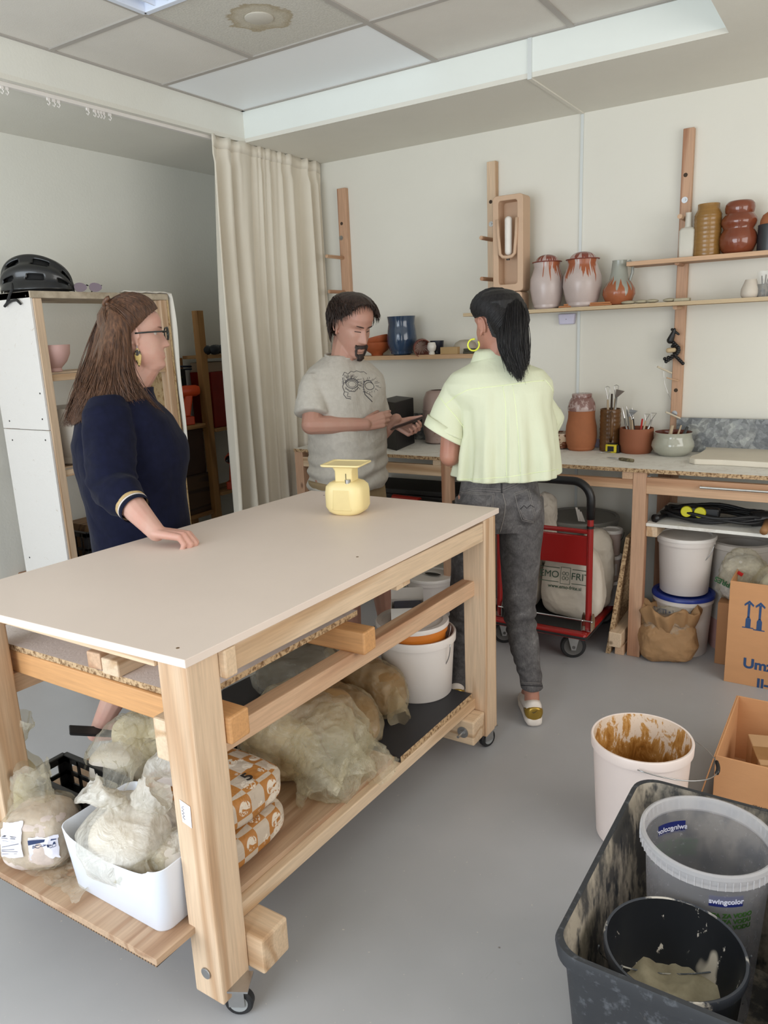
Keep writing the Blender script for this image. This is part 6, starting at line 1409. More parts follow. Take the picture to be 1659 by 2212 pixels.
HT_ = [(-.118, .062, .020, .016), (-.113, .082, .002, .030), (-.101, .091, -.022, .040), (-.087, .087, -.044, .047), (-.072, .089, -.055, .052), (-.056, .090, -.062, .057), (-.036, .088, -.072, .062), (-.012, .086, -.085, .067), (.010, .083, -.094, .071), (.030, .091, -.100, .0735), (.052, .093, -.103, .076), (.075, .085, -.099, .074), (.095, .065, -.083, .063), (.108, .042, -.060, .047), (.116, .018, -.034, .026), (.119, .0, -.012, .006)]
def _ht(z):
    if z <= HT_[0][0]: return HT_[0][1:]
    for a, b in zip(HT_, HT_[1:]):
        if z <= b[0]:
            t = (z-a[0])/(b[0]-a[0]); return tuple(a[k]+(b[k]-a[k])*t for k in (1, 2, 3))
    return HT_[-1][1:]
def headpt(ph, z, off=0.0, face=True, fem=False):
    yf, yb, hw = _ht(z); hw += off; yf += off; yb -= off
    yc = yb+(yf-yb)*.46; c, s_ = cos(ph), sin(ph)
    y = yc+((yf-yc) if c > 0 else (yc-yb))*c
    x = hw*math.copysign(abs(s_)**.88, s_)*(1-.10*max(0, c))
    if face and c > 0:
        g = lambda cx, cz, sx, sz, ph_=0: exp(-((x-cx)/sx)**2-((z-cz)/sz)**2)
        d = 0
        if z < .03: t = max(0, min(1, (.028-z)/.06)); d += (.003+.024*t)*exp(-(x/(.0075+.005*t))**2)*(1 if z > -.036 else exp(-((z+.036)/.006)**2))
        d += .004*(g(.014, -.035, .006, .007)+g(-.014, -.035, .006, .007))
        d += .005*g(0, -.062, .020, .0045)+.0055*g(0, -.074, .017, .0050)-.0035*g(0, -.0675, .021, .0022)-.003*g(0, -.084, .016, .005)
        for sg in (-1, 1):
            d += -.011*g(sg*.031, .010, .015, .011)+.0065*g(sg*.031, .009, .0105, .0075)+.0035*g(sg*.030, .028, .02, .006)+.004*g(sg*.044, -.018, .016, .016)-.0015*g(sg*.031, .001, .011, .0022)
        y += d
    return V((x, y, z))
def head(mb, M, fat=0.0):
    n = 120; rings = []
    for k in range(111):
        z = -.118+.237*k/110; rings.append([M @ (lambda q: V((q.x*(1+fat*exp(-((q.z+.070)/.045)**2)), q.y*(1+.12*fat*exp(-((q.z+.09)/.03)**2)), q.z-(.25*fat*.03 if q.z < -.1 else 0))))(headpt(2*pi*i/n, z)) for i in range(n)])
    mb.loft(rings)
    for sg in (-1, 1):   # ears
        pts = []
        for k in range(15):
            a = -1.9+4.6*k/14; pts.append(M @ V((sg*(.073+.012*(1-abs(k-6)/9)), -.006-.018*sin(a)*1.0-.004, .002+.030*cos(a)*1.0)))
        mb.tube(pts, .0042, 8); mb.ell(M @ V((sg*.074, -.006, .002)), .006, .014, .026, 12, 8, (M.to_3x3() @ Matrix.Rotation(sg*-.25, 3, 'Z')))
        mb.ell(M @ V((sg*.076, .000, -.026)), .0055, .008, .009, 10, 6)
def hand(mb, W, fwd, side, curls, spread=.012, thumb=(.6, .35, .5), k=1.0, fr=.0082):
    """side points to the thumb; palm faces n = fwd x side * handed"""
    f, s_ = V(fwd).normalized(), V(side); s_ = (s_-f*s_.dot(f)).normalized(); n = thumb_n = V(thumb[3]).normalized() if len(thumb) > 3 else f.cross(s_)
    n = (n-f*n.dot(f)-s_*n.dot(s_)).normalized()   # towards the palm
    W = V(W); offs = (.030, .010, -.010, -.028); LN = (.070, .079, .073, .057); ML = (.088, .090, .086, .079)
    for i in range(4):
        kn = W+(f*ML[i]+s_*offs[i]*.92)*k - n*.004*k*(1 if i in (1, 2) else 0)
        mb.caps(W+s_*offs[i]*.55*k, kn, .0145*k, .0108*k, 10)
        a = 0; p = kn; d0 = (f+s_*(offs[i]/.03)*spread*4).normalized(); r_ = fr*k*(1 if i < 3 else .88)
        for j, frac in enumerate((.45, .30, .25)):
            a += curls[i][j]; d = d0*cos(a)+n*sin(a); q = p+d*LN[i]*frac*k; mb.caps(p, q, r_*(1.08, .98, .9)[j], r_*(.98, .9, .78)[j], 10); p = q
    tb = W+(s_*.022+f*.018)*k+n*.004; a1 = thumb[0]; d = (f*cos(a1)+s_*sin(a1)+n*thumb[1]).normalized()
    q = tb+d*.040*k; mb.caps(tb, q, .0145*k, .0105*k, 10); d2 = (d*.8+n*thumb[2]*.5+f*.35).normalized(); q2 = q+d2*.030*k; mb.caps(q, q2, .0100*k, .0090*k, 10); q3 = q2+(d2+n*.2).normalized()*.024*k; mb.caps(q2, q3, .0088*k, .0070*k, 10)
def ring(c, a, b, p=2.0, n=48, tilt=None):
    c, a, b = V(c), V(a), V(b); out = []
    for i in range(n):
        t = 2*pi*i/n; cx, sy = cos(t), sin(t); out.append(c+a*math.copysign(abs(cx)**(2/p), cx)+b*math.copysign(abs(sy)**(2/p), sy))
    return out
def fold_disp(me, fn, flat=False):
    ns = [v.normal.copy() for v in me.vertices]
    if flat: ns = [V((n.x, n.y, 0)) for n in ns]
    for v, n in zip(me.vertices, ns): v.co += n*fn(v.co, n)
def strands(name, guides, count, r, mat, parent, jit=.006, seed=1, nseg=14, both=True, wav=.004):
    """guides: list of polylines (same length); each hair runs between neighbouring guides"""
    rnd = random.Random(seed); w = MB(); G = len(guides); L_ = len(guides[0])
    def samp(poly, t):
        t = t*(L_-1); i = min(int(t), L_-2); f = t-i
        p0, p1, p2, p3 = poly[max(i-1, 0)], poly[i], poly[i+1], poly[min(i+2, L_-1)]
        return .5*((2*p1)+(p2-p0)*f+(2*p0-5*p1+4*p2-p3)*f*f+(3*p1-p0-3*p2+p3)*f**3)
    for _ in range(count):
        s_ = rnd.random()*(G-1); i = min(int(s_), G-2); f = s_-i; j = V((rnd.gauss(0, 1), rnd.gauss(0, 1), rnd.gauss(0, .4)))*jit; te = rnd.uniform(.86, 1.0); t0 = rnd.uniform(0, .12); ph = rnd.random()*6
        pts = []
        for k in range(nseg+1):
            t = t0+(te-t0)*k/nseg; q = samp(guides[i], t).lerp(samp(guides[i+1], t), f); pts.append(q+j*(.35+.9*t)+V((sin(t*9+ph), cos(t*7+ph), 0))*wav*t)
        w.tube(pts, [r*(1 if k < nseg*.7 else max(.25, 1-(k-nseg*.7)/(nseg*.36))) for k in range(nseg+1)], 4, False)
    return w.build(name, mat, parent, smooth='all', fix=False)
def cap(M, keep, off, parent, mat, name='hair', amp=.004, seed=0, n=180, m=150):
    w = MB(); P = {}; 
    for j in range(m+1):
        z = -.10+.2195*j/m
        for i in range(n):
            ph = 2*pi*i/n; q = headpt(ph, z, 0, False); o_ = off*(1+amp*60*noise.noise(V((ph*4, z*14, seed)))); k_ = keep(q)
            if k_ > 0: q2 = headpt(ph, min(z, .1189), min(o_, off*1.6)*min(1, k_*1.0), False); q2.z += max(0, z-.06)*off*14*.9; P[i, j] = w.b.verts.new(M @ q2)
    for j in range(m):
        for i in range(n):
            ks = [(i, j), ((i+1) % n, j), ((i+1) % n, j+1), (i, j+1)]
            if all(k in P for k in ks): w.b.faces.new([P[k] for k in ks])
    top = [P[i, m] for i in range(n) if (i, m) in P]
    if len(top) > 2: w.b.faces.new(top)
    return w.build(name, mat, parent, smooth='all')
def decal(objs, pxpts, r, parent, mat, name, n=6, off=.0008, closed=False, step=6.0):
    """thin line lying on real surfaces, traced where lines of sight meet them"""
    dg = bpy.context.evaluated_depsgraph_get(); tr = [BVHTree.FromObject(o, dg) for o in objs]; wm_ = [o.matrix_world.copy() for o in objs]
    pts = []; P = list(pxpts)+([pxpts[0]] if closed else [])
    for a, b_ in zip(P, P[1:]):
        L_ = max(1, int(sqrt((a[0]-b_[0])**2+(a[1]-b_[1])**2)/step))
        for k in range(L_+(1 if b_ is P[-1] else 0)):
            x, y = a[0]+(b_[0]-a[0])*k/L_, a[1]+(b_[1]-a[1])*k/L_; best = None
            for t, m in zip(tr, wm_):
                h = t.ray_cast(CC, ray(x, y).normalized())
                if h[0] is not None and (best is None or h[3] < best[3]): best = h
            if best: pts.append(best[0]+best[1]*off)
    w = MB()
    seg = []
    for p in pts:
        if seg and (p-seg[-1]).length > .06: 
            if len(seg) > 1: w.tube(seg, r, n)
            seg = []
        seg.append(p)
    if len(seg) > 1: w.tube(seg, r, n)
    if not w.b.faces: w.b.free(); return None
    return w.build(name, mat, parent, smooth='all')
Z3 = V((0, 0, 1))
SK1 = skin('skin_fair_pink', (204, 162, 146), (196, 122, 106)); SK2 = skin('skin_warm', (184, 142, 124), (176, 112, 96)); SK3 = skin('skin_tan', (176, 128, 108), (170, 100, 84))
def hmat(c, f, pitch_=0, roll_=0, s=1.0):
    f = V((f[0], f[1], 0)).normalized(); r_ = f.cross(Z3); m = Matrix((r_, f, Z3)).transposed().to_4x4(); m = m @ Matrix.Rotation(pitch_, 4, 'X') @ Matrix.Rotation(roll_, 4, 'Y') @ Matrix.Scale(s, 4); m.translation = V(c); return m
# ------------------------------------------------------------------ the man
def pl(z, K):
    if z <= K[0][0]: return K[0][1]
    for a, b in zip(K, K[1:]):
        if z <= b[0]: return a[1]+(b[1]-a[1])*(z-a[0])/(b[0]-a[0])
    return K[-1][1]
def surf_guides(M, starts, tie, off=.016, lift=.018, n=7):
    out = []; tl_ = M.inverted() @ tie; d1 = tl_.normalized()
    for ph_, z in starts:
        a0 = headpt(ph_, z, off, False); d0 = a0.normalized(); pts = []
        for k in range(n): s_ = k/(n-1); pts.append(M @ (d0.lerp(d1, s_).normalized()*(a0.length*(1-s_)+tl_.length*s_+lift*sin(pi*s_))))
        out.append(pts)
    return out
def person(label, loc): return thing('person', label, 'person', loc)
t = person('bearded dark-haired man in a light grey T-shirt looking down at a phone', (0, 0, 0)); MAN = t
f = V((.955, -.29, 0)).normalized(); r = f.cross(Z3); R_ = 3.47
HC = Pd(762, 704, R_); Mh = hmat(HC, (.93, -.36), RAD(-22), 0, 1.08)
nb = Pd(738, 775, R_+.02)
mb = MB(); head(mb, Mh)
mb.chain([nb+V((0, 0, -.04)), Mh @ V((0, -.02, -.06))], [.063, .056]); mb.caps(nb+V((0, 0, -.03))-f*.01, Mh @ V((0, -.055, -.03)), .05, .045)
ch = nb+V((0, 0, -.12)); pel = V((ch.x-.01, ch.y, .92))
mb.caps(ch, pel, .10, .11)
shR, shL = nb+r*.150+V((0, 0, -.090)), nb-r*.150+V((0, 0, -.090))
mb.caps(shR, shL, .036, .036)
elR = Pd(672, 918, R_-.16); wrR = Pd(790, 917, R_-.13); elL = shL+V((0, 0, -.27))+f*.06; wrL = Pd(856, 905, R_+.05)
mb.chain([shR, shR.lerp(elR, .5), elR], [.040, .047, .042]); mb.chain([elR, elR.lerp(wrR, .35), wrR], [.043, .041, .027])
mb.chain([shL, shL.lerp(elL, .5), elL], [.040, .046, .041]); mb.chain([elL, elL.lerp(wrL, .35), wrL], [.041, .038, .026])
ft = V((-2.02, 2.79, 0)); ft2 = ft-r*.22-f*.05+V((0, .04, 0))
hj = (pel+r*.09, pel-r*.09)
for a, b_ in zip(hj, (ft, ft2)):
    kn = a.lerp(b_+V((0, 0, .08)), .52)+f*.02; an = b_+V((0, 0, .085)); mb.chain([a+V((0, 0, -.02)), kn, kn.lerp(an, .35), an], [.085, .058, .056, .036]); mb.chain([an+V((0, 0, -.04)), b_+f*.10+V((0, 0, .035)), b_+f*.17+V((0, 0, .028))], [.035, .034, .024])
# right hand taps, left hand cradles the phone
dR = (Pd(850, 912, R_-.08)-wrR).normalized()
hand(mb, wrR, dR+V((0, 0, .18)), r*-.35+Z3*.55+f*0, ((.25, .5, .3), (.35, .6, .4), (.5, .7, .5), (.6, .8, .5)), .01, (.35, .5, .7, -Z3*.8-r*.5), 1.0)
dL = (Pd(900, 922, R_+.02)-wrL).normalized()
hand(mb, wrL+V((0, 0, -.02)), dL+V((0, 0, -.1)), -r*.2+Z3*.3-V((0, 1, 0))*-.2, ((.8, .9, .6), (.85, .9, .6), (.9, .9, .6), (.9, .9, .6)), .01, (.8, .2, .2, Z3+r*.6), 1.0)
body = obj_from(remesh(mb, .0036, 3), 'body', SK2, t)
# phone (held, a thing of its own)
pa, pb_ = Pd(843, 927, R_-.03), Pd(913, 902, R_+.02); ax = (pb_-pa).normalized(); wd = V((.567, -.823, 0)).cross(ax); side_ = (r*1.0-Z3*.12); side_ = (side_-ax*side_.dot(ax)).normalized(); nn_ = ax.cross(side_)
ph = thing('smartphone', 'dark smartphone held in the bearded man\'s hands', 'phone', (0, 0, 0)); c = (pa+pb_)/2; mP = frame(c, ax, side_)
MB().box(-.074, -.036, -.004, .074, .036, .004, mP).build('case', plain('phone_brown_case', (58, 40, 36), .3), ph, bevel=.003)
MB().box(-.070, -.033, .0042, .070, .033, .0048, mP).build('screen', plain('phone_screen', (24, 26, 30), .35, spec=.3), ph)
# T-shirt
TEE, nt, b = newmat('grey_tshirt_cotton'); vec = coords(nt); nt.links.new(ramp(nt, noise_n(nt, vec, 60, 3), [(.3, S((186, 180, 170))), (.7, S((196, 190, 180)))]).outputs[0], b.inputs['Base Color']); b.inputs['Roughness'].default_value = .95; bump(nt, b, noise_n(nt, coords(nt, (1, 1, .5)), 12, 4, .6, 1.5), .35, .012)
mb = MB()
def T(c, a_, b_, z, lean=0): cc = V((c.x, c.y, z))+f*lean; return ring(cc, r*a_, f*b_, 2.5)
tc = nb-f*.005
mb.loft([T(tc, .165, .15, nb.z-.60, -.00), T(tc, .175, .157, nb.z-.595, -.00), T(tc, .178, .162, nb.z-.55, .0), T(tc, .175, .155, nb.z-.45, .01), T(tc, .178, .148, nb.z-.33, .015), T(tc, .190, .142, nb.z-.22, .015), T(tc, .208, .130, nb.z-.14, .01), T(tc, .205, .114, nb.z-.085, 0), T(tc, .160, .088, nb.z-.033, -.005), T(tc, .085, .068, nb.z+.002, -.008), T(tc, .068, .062, nb.z+.012, -.008)])
def sleeve(sh, el, frac, r0, r1, r2):
    e = sh.lerp(el, frac); d = (el-sh).normalized(); s1 = d.cross(f).normalized(); s2 = d.cross(s1); m_ = sh.lerp(el, frac*.5)
    mb.loft([ring(sh-d*.03, s1*r0*.8, s2*r0*.8), ring(sh+d*.01, s1*r0, s2*r0), ring(m_, s1*r1, s2*r1), ring(e, s1*r2, s2*r2*1.05), ring(e+d*.004, s1*(r2-.01), s2*(r2-.01))])
sleeve(shR+V((0, 0, -.008))+r*.012, elR, .74, .062, .068, .074); sleeve(shL+V((0, 0, -.008)), elL, .74, .060, .068, .074)
def fM(p, n):
    q = (p-tc); h = q.z; s_ = q.dot(r); fr_ = q.dot(f)
    d = .008*noise.noise(V((s_*9, fr_*9, h*7)))+.006*(1-2*abs(noise.noise(V((s_*8+h*9, fr_*7, h*16)))))*(1 if h < -.28 else .4)
    if h < -.38: d += .007*sin(h*85+4*s_+3*noise.noise(p*6))*min(1, (-.38-h)*9)
    return d
me = remesh(mb, .0055, 6); fold_disp(me, fM); tee = obj_from(me, 't_shirt', TEE, t)
w = MB(); w.tube([tuple(nb+V((0, 0, .012))-f*.008+r*.069*cos(a)+f*.064*sin(a)+Z3*(-.012*sin(a))) for a in [2*pi*k/30 for k in range(31)]], .0055, 8, False); w.build('collar', TEE, t, smooth='all')
# shorts
KH_ = plain('khaki_shorts', (152, 132, 100), .9, .06, 8, .4, 30, bdist=.006)
mb = MB(); pc = V((tc.x, tc.y, 0)); mb.loft([ring(pc+Z3*.98, r*.15, f*.12), ring(pc+Z3*.86, r*.165, f*.135), ring(pc+Z3*.78, r*.17, f*.135)])
for a, b_ in zip(hj, (ft, ft2)): k2 = a.lerp(b_, .5); mb.loft([ring(a+Z3*-.02, r*.10, f*.12), ring(a.lerp(k2, .6), r*.095, f*.105), ring(k2, r*.088, f*.095)])
obj_from(remesh(mb, .007, 4), 'shorts', KH_, t)
for b_ in (ft, ft2):
    w = MB(); w.hexa([b_-f*.07-r*.04, b_-f*.07+r*.04, b_+f*.20+r*.035, b_+f*.20-r*.035], [q+Z3*.016 for q in (b_-f*.07-r*.04, b_-f*.07+r*.04, b_+f*.20+r*.035, b_+f*.20-r*.035)]); w.build('sandal', plain('sandal_blue', (34, 36, 70), .6), t, bevel=.004)
HRM = hairmat('dark_brown_hair', (34, 24, 20), (64, 46, 38))
def keepM(q):
    lim = pl(q.z, ((-.05, -.03), (.0, -.018), (.028, .004), (.045, .026), (.06, .042), (.085, .060)))
    if q.z < -.055: return -1
    if abs(q.x) > .050 and q.y > -.034 and q.z < .026: return -1
    return max(-1, min(1, (lim-q.y)/.012))
cap(Mh, keepM, .016, t, HRM, 'hair', .006, 3)
rnd = random.Random(5); w = MB()
for k in range(3200):
    ph_ = rnd.uniform(0, 2*pi); z = rnd.uniform(-.05, .115); q = headpt(ph_, z, .012, False)
    if keepM(q) < .05: continue
    fw = V((rnd.gauss(0, .3), .55 if q.z > .05 else .2, -.55 if q.z < .07 else -.25)); nrm = V((q.x/.07, (q.y)/.1, max(q.z, 0)/.1)).normalized(); d = (fw-nrm*fw.dot(nrm)*.8).normalized()
    L_ = rnd.uniform(.016, .034); pts = [Mh @ (q+d*L_*s_+nrm*(.006+.006*sin(s_*pi))-Z3*.010*s_*s_) for s_ in (0, .35, .7, 1)]; w.tube(pts, [.0013, .0013, .001, .0004], 4, False)
w.build('hair_locks', HRM, t, smooth='all', fix=False)
w = MB()
for k in range(900):
    x = rnd.gauss(0, .018); z = rnd.choice((rnd.uniform(-.113, -.088), rnd.uniform(-.058, -.050), rnd.uniform(-.09, -.055)))
    if z > -.058: x = rnd.uniform(-.028, .028)
    elif z > -.088: x = rnd.choice((-1, 1))*(rnd.uniform(.022, .028)-.10*abs(z+.073))
    sd = abs(x) > .045
    ph_ = math.asin(max(-.99, min(.99, x/.06))); q = headpt(ph_, z, .0005); L_ = rnd.uniform(.006, .012) if z < -.08 else .007
    if abs(x) > .030 or (z < -.08 and abs(x) > .024-.3*(z+.088)*-1): continue
    pts = [Mh @ q, Mh @ (q+V((x*.12, .004, -.5*L_))), Mh @ (q+V((x*.2, .0035, -L_)))]; w.tube(pts, [.0015, .0013, .0005], 4, False)
for k in range(0):   # cheek stubble towards the ear
    sg = rnd.choice((-1, 1)); ph_ = sg*rnd.uniform(.75, 1.5); z = -.095+.06*(abs(ph_)-.75)/.75+rnd.uniform(-.012, .012); q = headpt(ph_, z, .0004); w.tube([Mh @ q, Mh @ (q+V((0, .001, -.006)))], [.0008, .0004], 4, False)
w.build('beard', HRM, t, smooth='all', fix=False)
w = MB()
for sg in (-1, 1):
    w.tube([Mh @ (headpt(sg*a, .0255+.004*sin((a-.2)*3), .0018)) for a in (.12, .22, .34, .46, .56)], [.0018, .0026, .0027, .0022, .001], 6)
w.build('eyebrows', HRM, t, smooth='all')
w = MB()
for sg in (-1, 1): w.tube([Mh @ (headpt(sg*a, .0035-.001*sin((a-.2)*5), .0008)) for a in (.18, .28, .36, .44, .54)], .0018, 5)
for sg in (-1, 1): w.tube([Mh @ (headpt(sg*a, .0155+.003*sin((a-.2)*6), .0002)) for a in (.20, .28, .36, .44, .52)], .0007, 5)
w.build('eyelashes', plain('lash_dark', (40, 28, 24), .6), t, smooth='all')
w = MB(); w.tube([Mh @ headpt(a, -.0678, .0004) for a in (-.36, -.2, 0, .2, .36)], [.0006, .0012, .0014, .0012, .0006], 5); w.build('mouth', plain('lip_line', (110, 56, 50), .5), t, smooth='all')
# shirt print: two engraved eyes and ragged outline
PR = plain('shirt_print_ink', (74, 72, 78), .9)
def dline(pts, r_=.0010, name='print', **k): return decal([tee], pts, r_, t, PR, name, 5, .0004, step=3, **k)
def alm(cx, cy, rx, ry, tl=0, n=18): return [(cx+rx*cos(a)*cos(tl)-ry*math.copysign(abs(sin(a))**1.25, sin(a))*sin(tl), cy+rx*cos(a)*sin(tl)+ry*math.copysign(abs(sin(a))**1.25, sin(a))*cos(tl)) for a in [2*pi*k/n for k in range(n)]]
eye1 = alm(760, 830, 13, 9, .15)
dline(eye1, .0016, closed=True); dline([(x*.7+761*.3, y*.7+830*.3) for x, y in eye1], .001, closed=True); dline(alm(760, 829, 15, 11, .1)[9:], .0022); dline([(746, 838), (754, 845), (766, 846), (773, 838)], .0014)
eye2 = alm(798, 834, 10, 8, .3)
for cx_, cy_, n_ in ((760, 830, 26), (798, 834, 20)):
    for k in range(n_):
        a = pi*(.95+1.25*k/n_) if k % 3 else pi*(.15+.7*k/n_); r0_ = 13+2*(k % 2); r1_ = r0_+4+3*((k*7) % 3); dline([(cx_+r0_*cos(a), cy_+r0_*.85*sin(a)), (cx_+r1_*cos(a+.15), cy_+r1_*.85*sin(a+.15))], .0008)
dline(eye2, .0014, closed=True); dline([(786, 826), (792, 822), (800, 823), (805, 830)], .002); dline([(786, 824), (785, 838), (788, 852), (798, 862), (804, 868)], .002); dline([(784, 846), (790, 848), (798, 852), (804, 858)], .0012)
dline([(740, 812), (744, 804), (752, 808), (758, 802), (764, 804), (770, 801), (778, 804), (786, 803), (792, 808)], .0012); dline([(740, 816), (742, 828), (740, 836), (744, 846), (742, 852), (748, 860), (758, 862)], .0016); dline([(744, 846), (752, 848), (750, 856), (758, 858)], .0012)
for k in range(10): dline([(743+k*2.4, 809+(k % 3)), (744+k*2.2, 815+(k % 4))], .0007)
# ------------------------------------------------------------------ woman in navy, left
t = person('woman with long brown hair and glasses in a navy dress, hand on the table', (0, 0, 0)); W1 = t
f = V((.56, .83, 0)).normalized(); r = f.cross(Z3); R_ = 2.92
HC = Pd(292, 727, R_); Mh = hmat(HC, (.60, .80), RAD(0), 0, 1.03)
nb = Pd(272, 825, R_)
mb = MB(); head(mb, Mh, .30); mb.caps(nb-Z3*.05, Mh @ V((0, -.02, -.06)), .066, .058); mb.caps(Mh @ V((0, .045, -.088)), nb+f*.03, .042, .058)
mb.ell(Mh @ V((0, .035, -.105)), .046, .045, .026, 24, 12, Mh.to_3x3())
cen = lambda z, px_: None
def bodyc(qx, qy): return Pd(qx, qy, R_)
mb.caps(bodyc(275, 930), bodyc(300, 1110), .13, .14)
shR = Pd(232, 892, R_-.17); shL = shR-r*.36
elR = Pd(243, 1045, R_-.27); TH = Pz(372, 1150, TZ); wrR = Pz(338, 1150, TZ+.045)
mb.chain([shR, shR.lerp(elR, .5), elR], [.06, .055, .05]); mb.chain([elR, elR.lerp(wrR, .4), elR.lerp(wrR, .8), wrR], [.050, .046, .034, .029])
fd = (Pz(405, 1150, TZ)-Pz(338, 1150, TZ)).normalized()
hand(mb, wrR+Z3*.0, fd*1.0-Z3*.12, V((-.75, .65, 0)), ((.75, 1.05, .6), (.75, 1.05, .6), (.8, 1.05, .6), (.85, 1.05, .6)), .0, (.25, .35, .5, -Z3), 1.08, .0092)
elL = shL-Z3*.28; wrL = elL-Z3*.2+f*.12; mb.chain([shL, elL, wrL], [.055, .045, .03]); mb.caps(wrL, wrL-Z3*.13+f*.03, .03, .02)
# legs: right foot trails, heel up
ank = Pd(222, 1558, 2.86); kn = ank+V((.10, .16, .30)); hp_ = V((bodyc(300, 1110).x, bodyc(300, 1110).y, .80)); mb.chain([hp_+r*.08, kn, kn.lerp(ank, .4), ank], [.10, .065, .062, .036])
heel = Pd(197, 1588, 2.86); toe = heel+f*.19+Z3*-.03+V((.02, 0, 0)); toe.z = max(.03, toe.z); mb.chain([ank, heel+f*.02], [.036, .030]); mb.chain([heel+f*.015+Z3*.002, heel.lerp(toe, .6)+Z3*.01, toe], [.030, .032, .022]); mb.caps(ank, heel.lerp(toe, .55), .034, .028)
an2 = V((hp_.x-.02, hp_.y+.12, .09)); mb.chain([hp_-r*.08, hp_.lerp(an2, .55)-r*.06, an2], [.10, .064, .036]); mb.chain([an2-Z3*.045, an2-Z3*.055+f*.18], [.034, .026])
obj_from(remesh(mb, .0036, 3), 'body', SK1, t)
FL_ = plain('black_flip_flop', (26, 24, 24), .6)
hl = heel-Z3*.034-f*.04; w = MB(); q0, q1 = Pd(150, 1580, 2.80), toe+V((0, 0, -.026)); w.hexa([q0-r*.036, q0+r*.036, q1+f*.03+r*.038, q1+f*.03-r*.038], [p+Z3*.011 for p in (q0-r*.036, q0+r*.036, q1+f*.03+r*.038, q1+f*.03-r*.038)]); w.build('flip_flop', FL_, t, bevel=.006)
q = an2-Z3*.09; w = MB(); w.hexa([q-f*.05-r*.036, q-f*.05+r*.036, q+f*.20+r*.036, q+f*.20-r*.036], [p+Z3*.014 for p in (q-f*.05-r*.036, q-f*.05+r*.036, q+f*.20+r*.036, q+f*.20-r*.036)]); w.build('flip_flop', FL_, t, bevel=.005)
# dress
NAVY, nt, b = newmat('navy_knit_dress'); vec = coords(nt); nt.links.new(ramp(nt, noise_n(nt, vec, 40, 3), [(.3, S((13, 16, 36))), (.7, S((18, 21, 44)))]).outputs[0], b.inputs['Base Color']); b.inputs['Roughness'].default_value = .85; b.inputs['Sheen Weight'].default_value = .05; b.inputs['Specular IOR Level'].default_value = .15; bump(nt, b, noise_n(nt, coords(nt, (1, 1, .6)), 9, 4, .6, 1.0), .3, .012)
mb = MB(); mp_ = dep(nb)/CF
def DR(xl, xr_, y, side_, lean=0, p_=2.15):
    c = bodyc((xl+xr_)/2, y); dd_ = V((cr.x, cr.y, 0)).normalized(); hwid = (xr_-xl)/2*mp_   # apparent half width -> depth half size b
    ca = abs(f.dot(dd_)); sa = sqrt(max(0, 1-ca*ca)); bb_ = sqrt(max(.01, (hwid**2-(side_*sa)**2)))/ca
    return ring(V((c.x, c.y, c.z)), r*side_, f*bb_, p_)
mb.loft([DR(202, 422, 1335, .225), DR(200, 422, 1290, .225), DR(198, 422, 1250, .225), DR(194, 418, 1160, .215), DR(188, 408, 1100, .205), DR(178, 404, 1050, .20), DR(166, 412, 1000, .20), DR(160, 400, 950, .20), DR(166, 372, 905, .205), DR(180, 342, 872, .19), DR(200, 322, 848, .14), DR(226, 306, 840, .080)])
d1 = (elR-shR).normalized(); cuffc = elR.lerp(wrR, .44); 
d2 = (wrR-elR).normalized()
def sl(c, d, ra, rb): s1 = d.cross(r).normalized(); s2 = d.cross(s1).normalized(); return ring(c, s1*ra, s2*rb)
dm = (d1+d2).normalized()
mb.loft([sl(shR-d1*.05, d1, .06, .055), sl(shR, d1, .082, .076), sl(shR.lerp(elR, .35), d1, .086, .078), sl(shR.lerp(elR, .75), d1, .080, .073), sl(elR+d1*.01, dm, .074, .069), sl(elR.lerp(cuffc, .6), d2, .070, .066), sl(cuffc-d2*.012, d2, .052, .050), sl(cuffc, d2, .050, .048), sl(cuffc+d2*.002, d2, .03, .03)])
mb.caps(shL, elL, .08, .07)
def fW(p, n):
    e = (p-elR).length; d = .008*noise.noise(p*7)+.005*noise.noise(p*15)
    if e < .24: d += .015*(1-2*abs(noise.noise(V((p.x*9, p.y*9, p.z*18)))))*(1-e/.22)
    return d
me = remesh(mb, .0055, 8); fold_disp(me, fW); dress = obj_from(me, 'dress', NAVY, t)
s1 = d2.cross(r).normalized(); s2 = d2.cross(s1).normalized()
w = MB(); w.loft([ring(cuffc-d2*.010, s1*.0525, s2*.0505), ring(cuffc+d2*.004, s1*.0535, s2*.0515), ring(cuffc+d2*.012, s1*.052, s2*.050)], False, False); w.build('cuff_band', plain('gold_lurex_band', (186, 158, 112), .45, .12, 90), t, smooth='all', solid=.002)
w = MB(); w.loft([ring(cuffc+d2*.013, s1*.0535, s2*.0515), ring(cuffc+d2*.018, s1*.053, s2*.051)], False, False); w.build('cuff_band', plain('white_stripe', (214, 204, 200), .8), t, smooth='all', solid=.002)
w = MB(); w.loft([ring(cuffc+d2*.019, s1*.053, s2*.051), ring(cuffc+d2*.034, s1*.051, s2*.049)], False, False); w.build('cuff_band', NAVY, t, smooth='all', solid=.002)
HRB = hairmat('long_brown_hair', (64, 42, 30), (112, 78, 56))
def keepW(q):
    lim = pl(q.z, ((-.04, -.03), (-.01, -.022), (.02, -.004), (.045, .024), (.065, .046), (.09, .064)))
    return max(-1, min(1, (lim-q.y)/.014))
cap(Mh, keepW, .016, t, HRB, 'hair', .004, 7)
def PP(qx, qy, dr): return Pd(qx, qy, R_+dr)
def gl(L_): return [[PP(*p) for p in g] for g in L_]
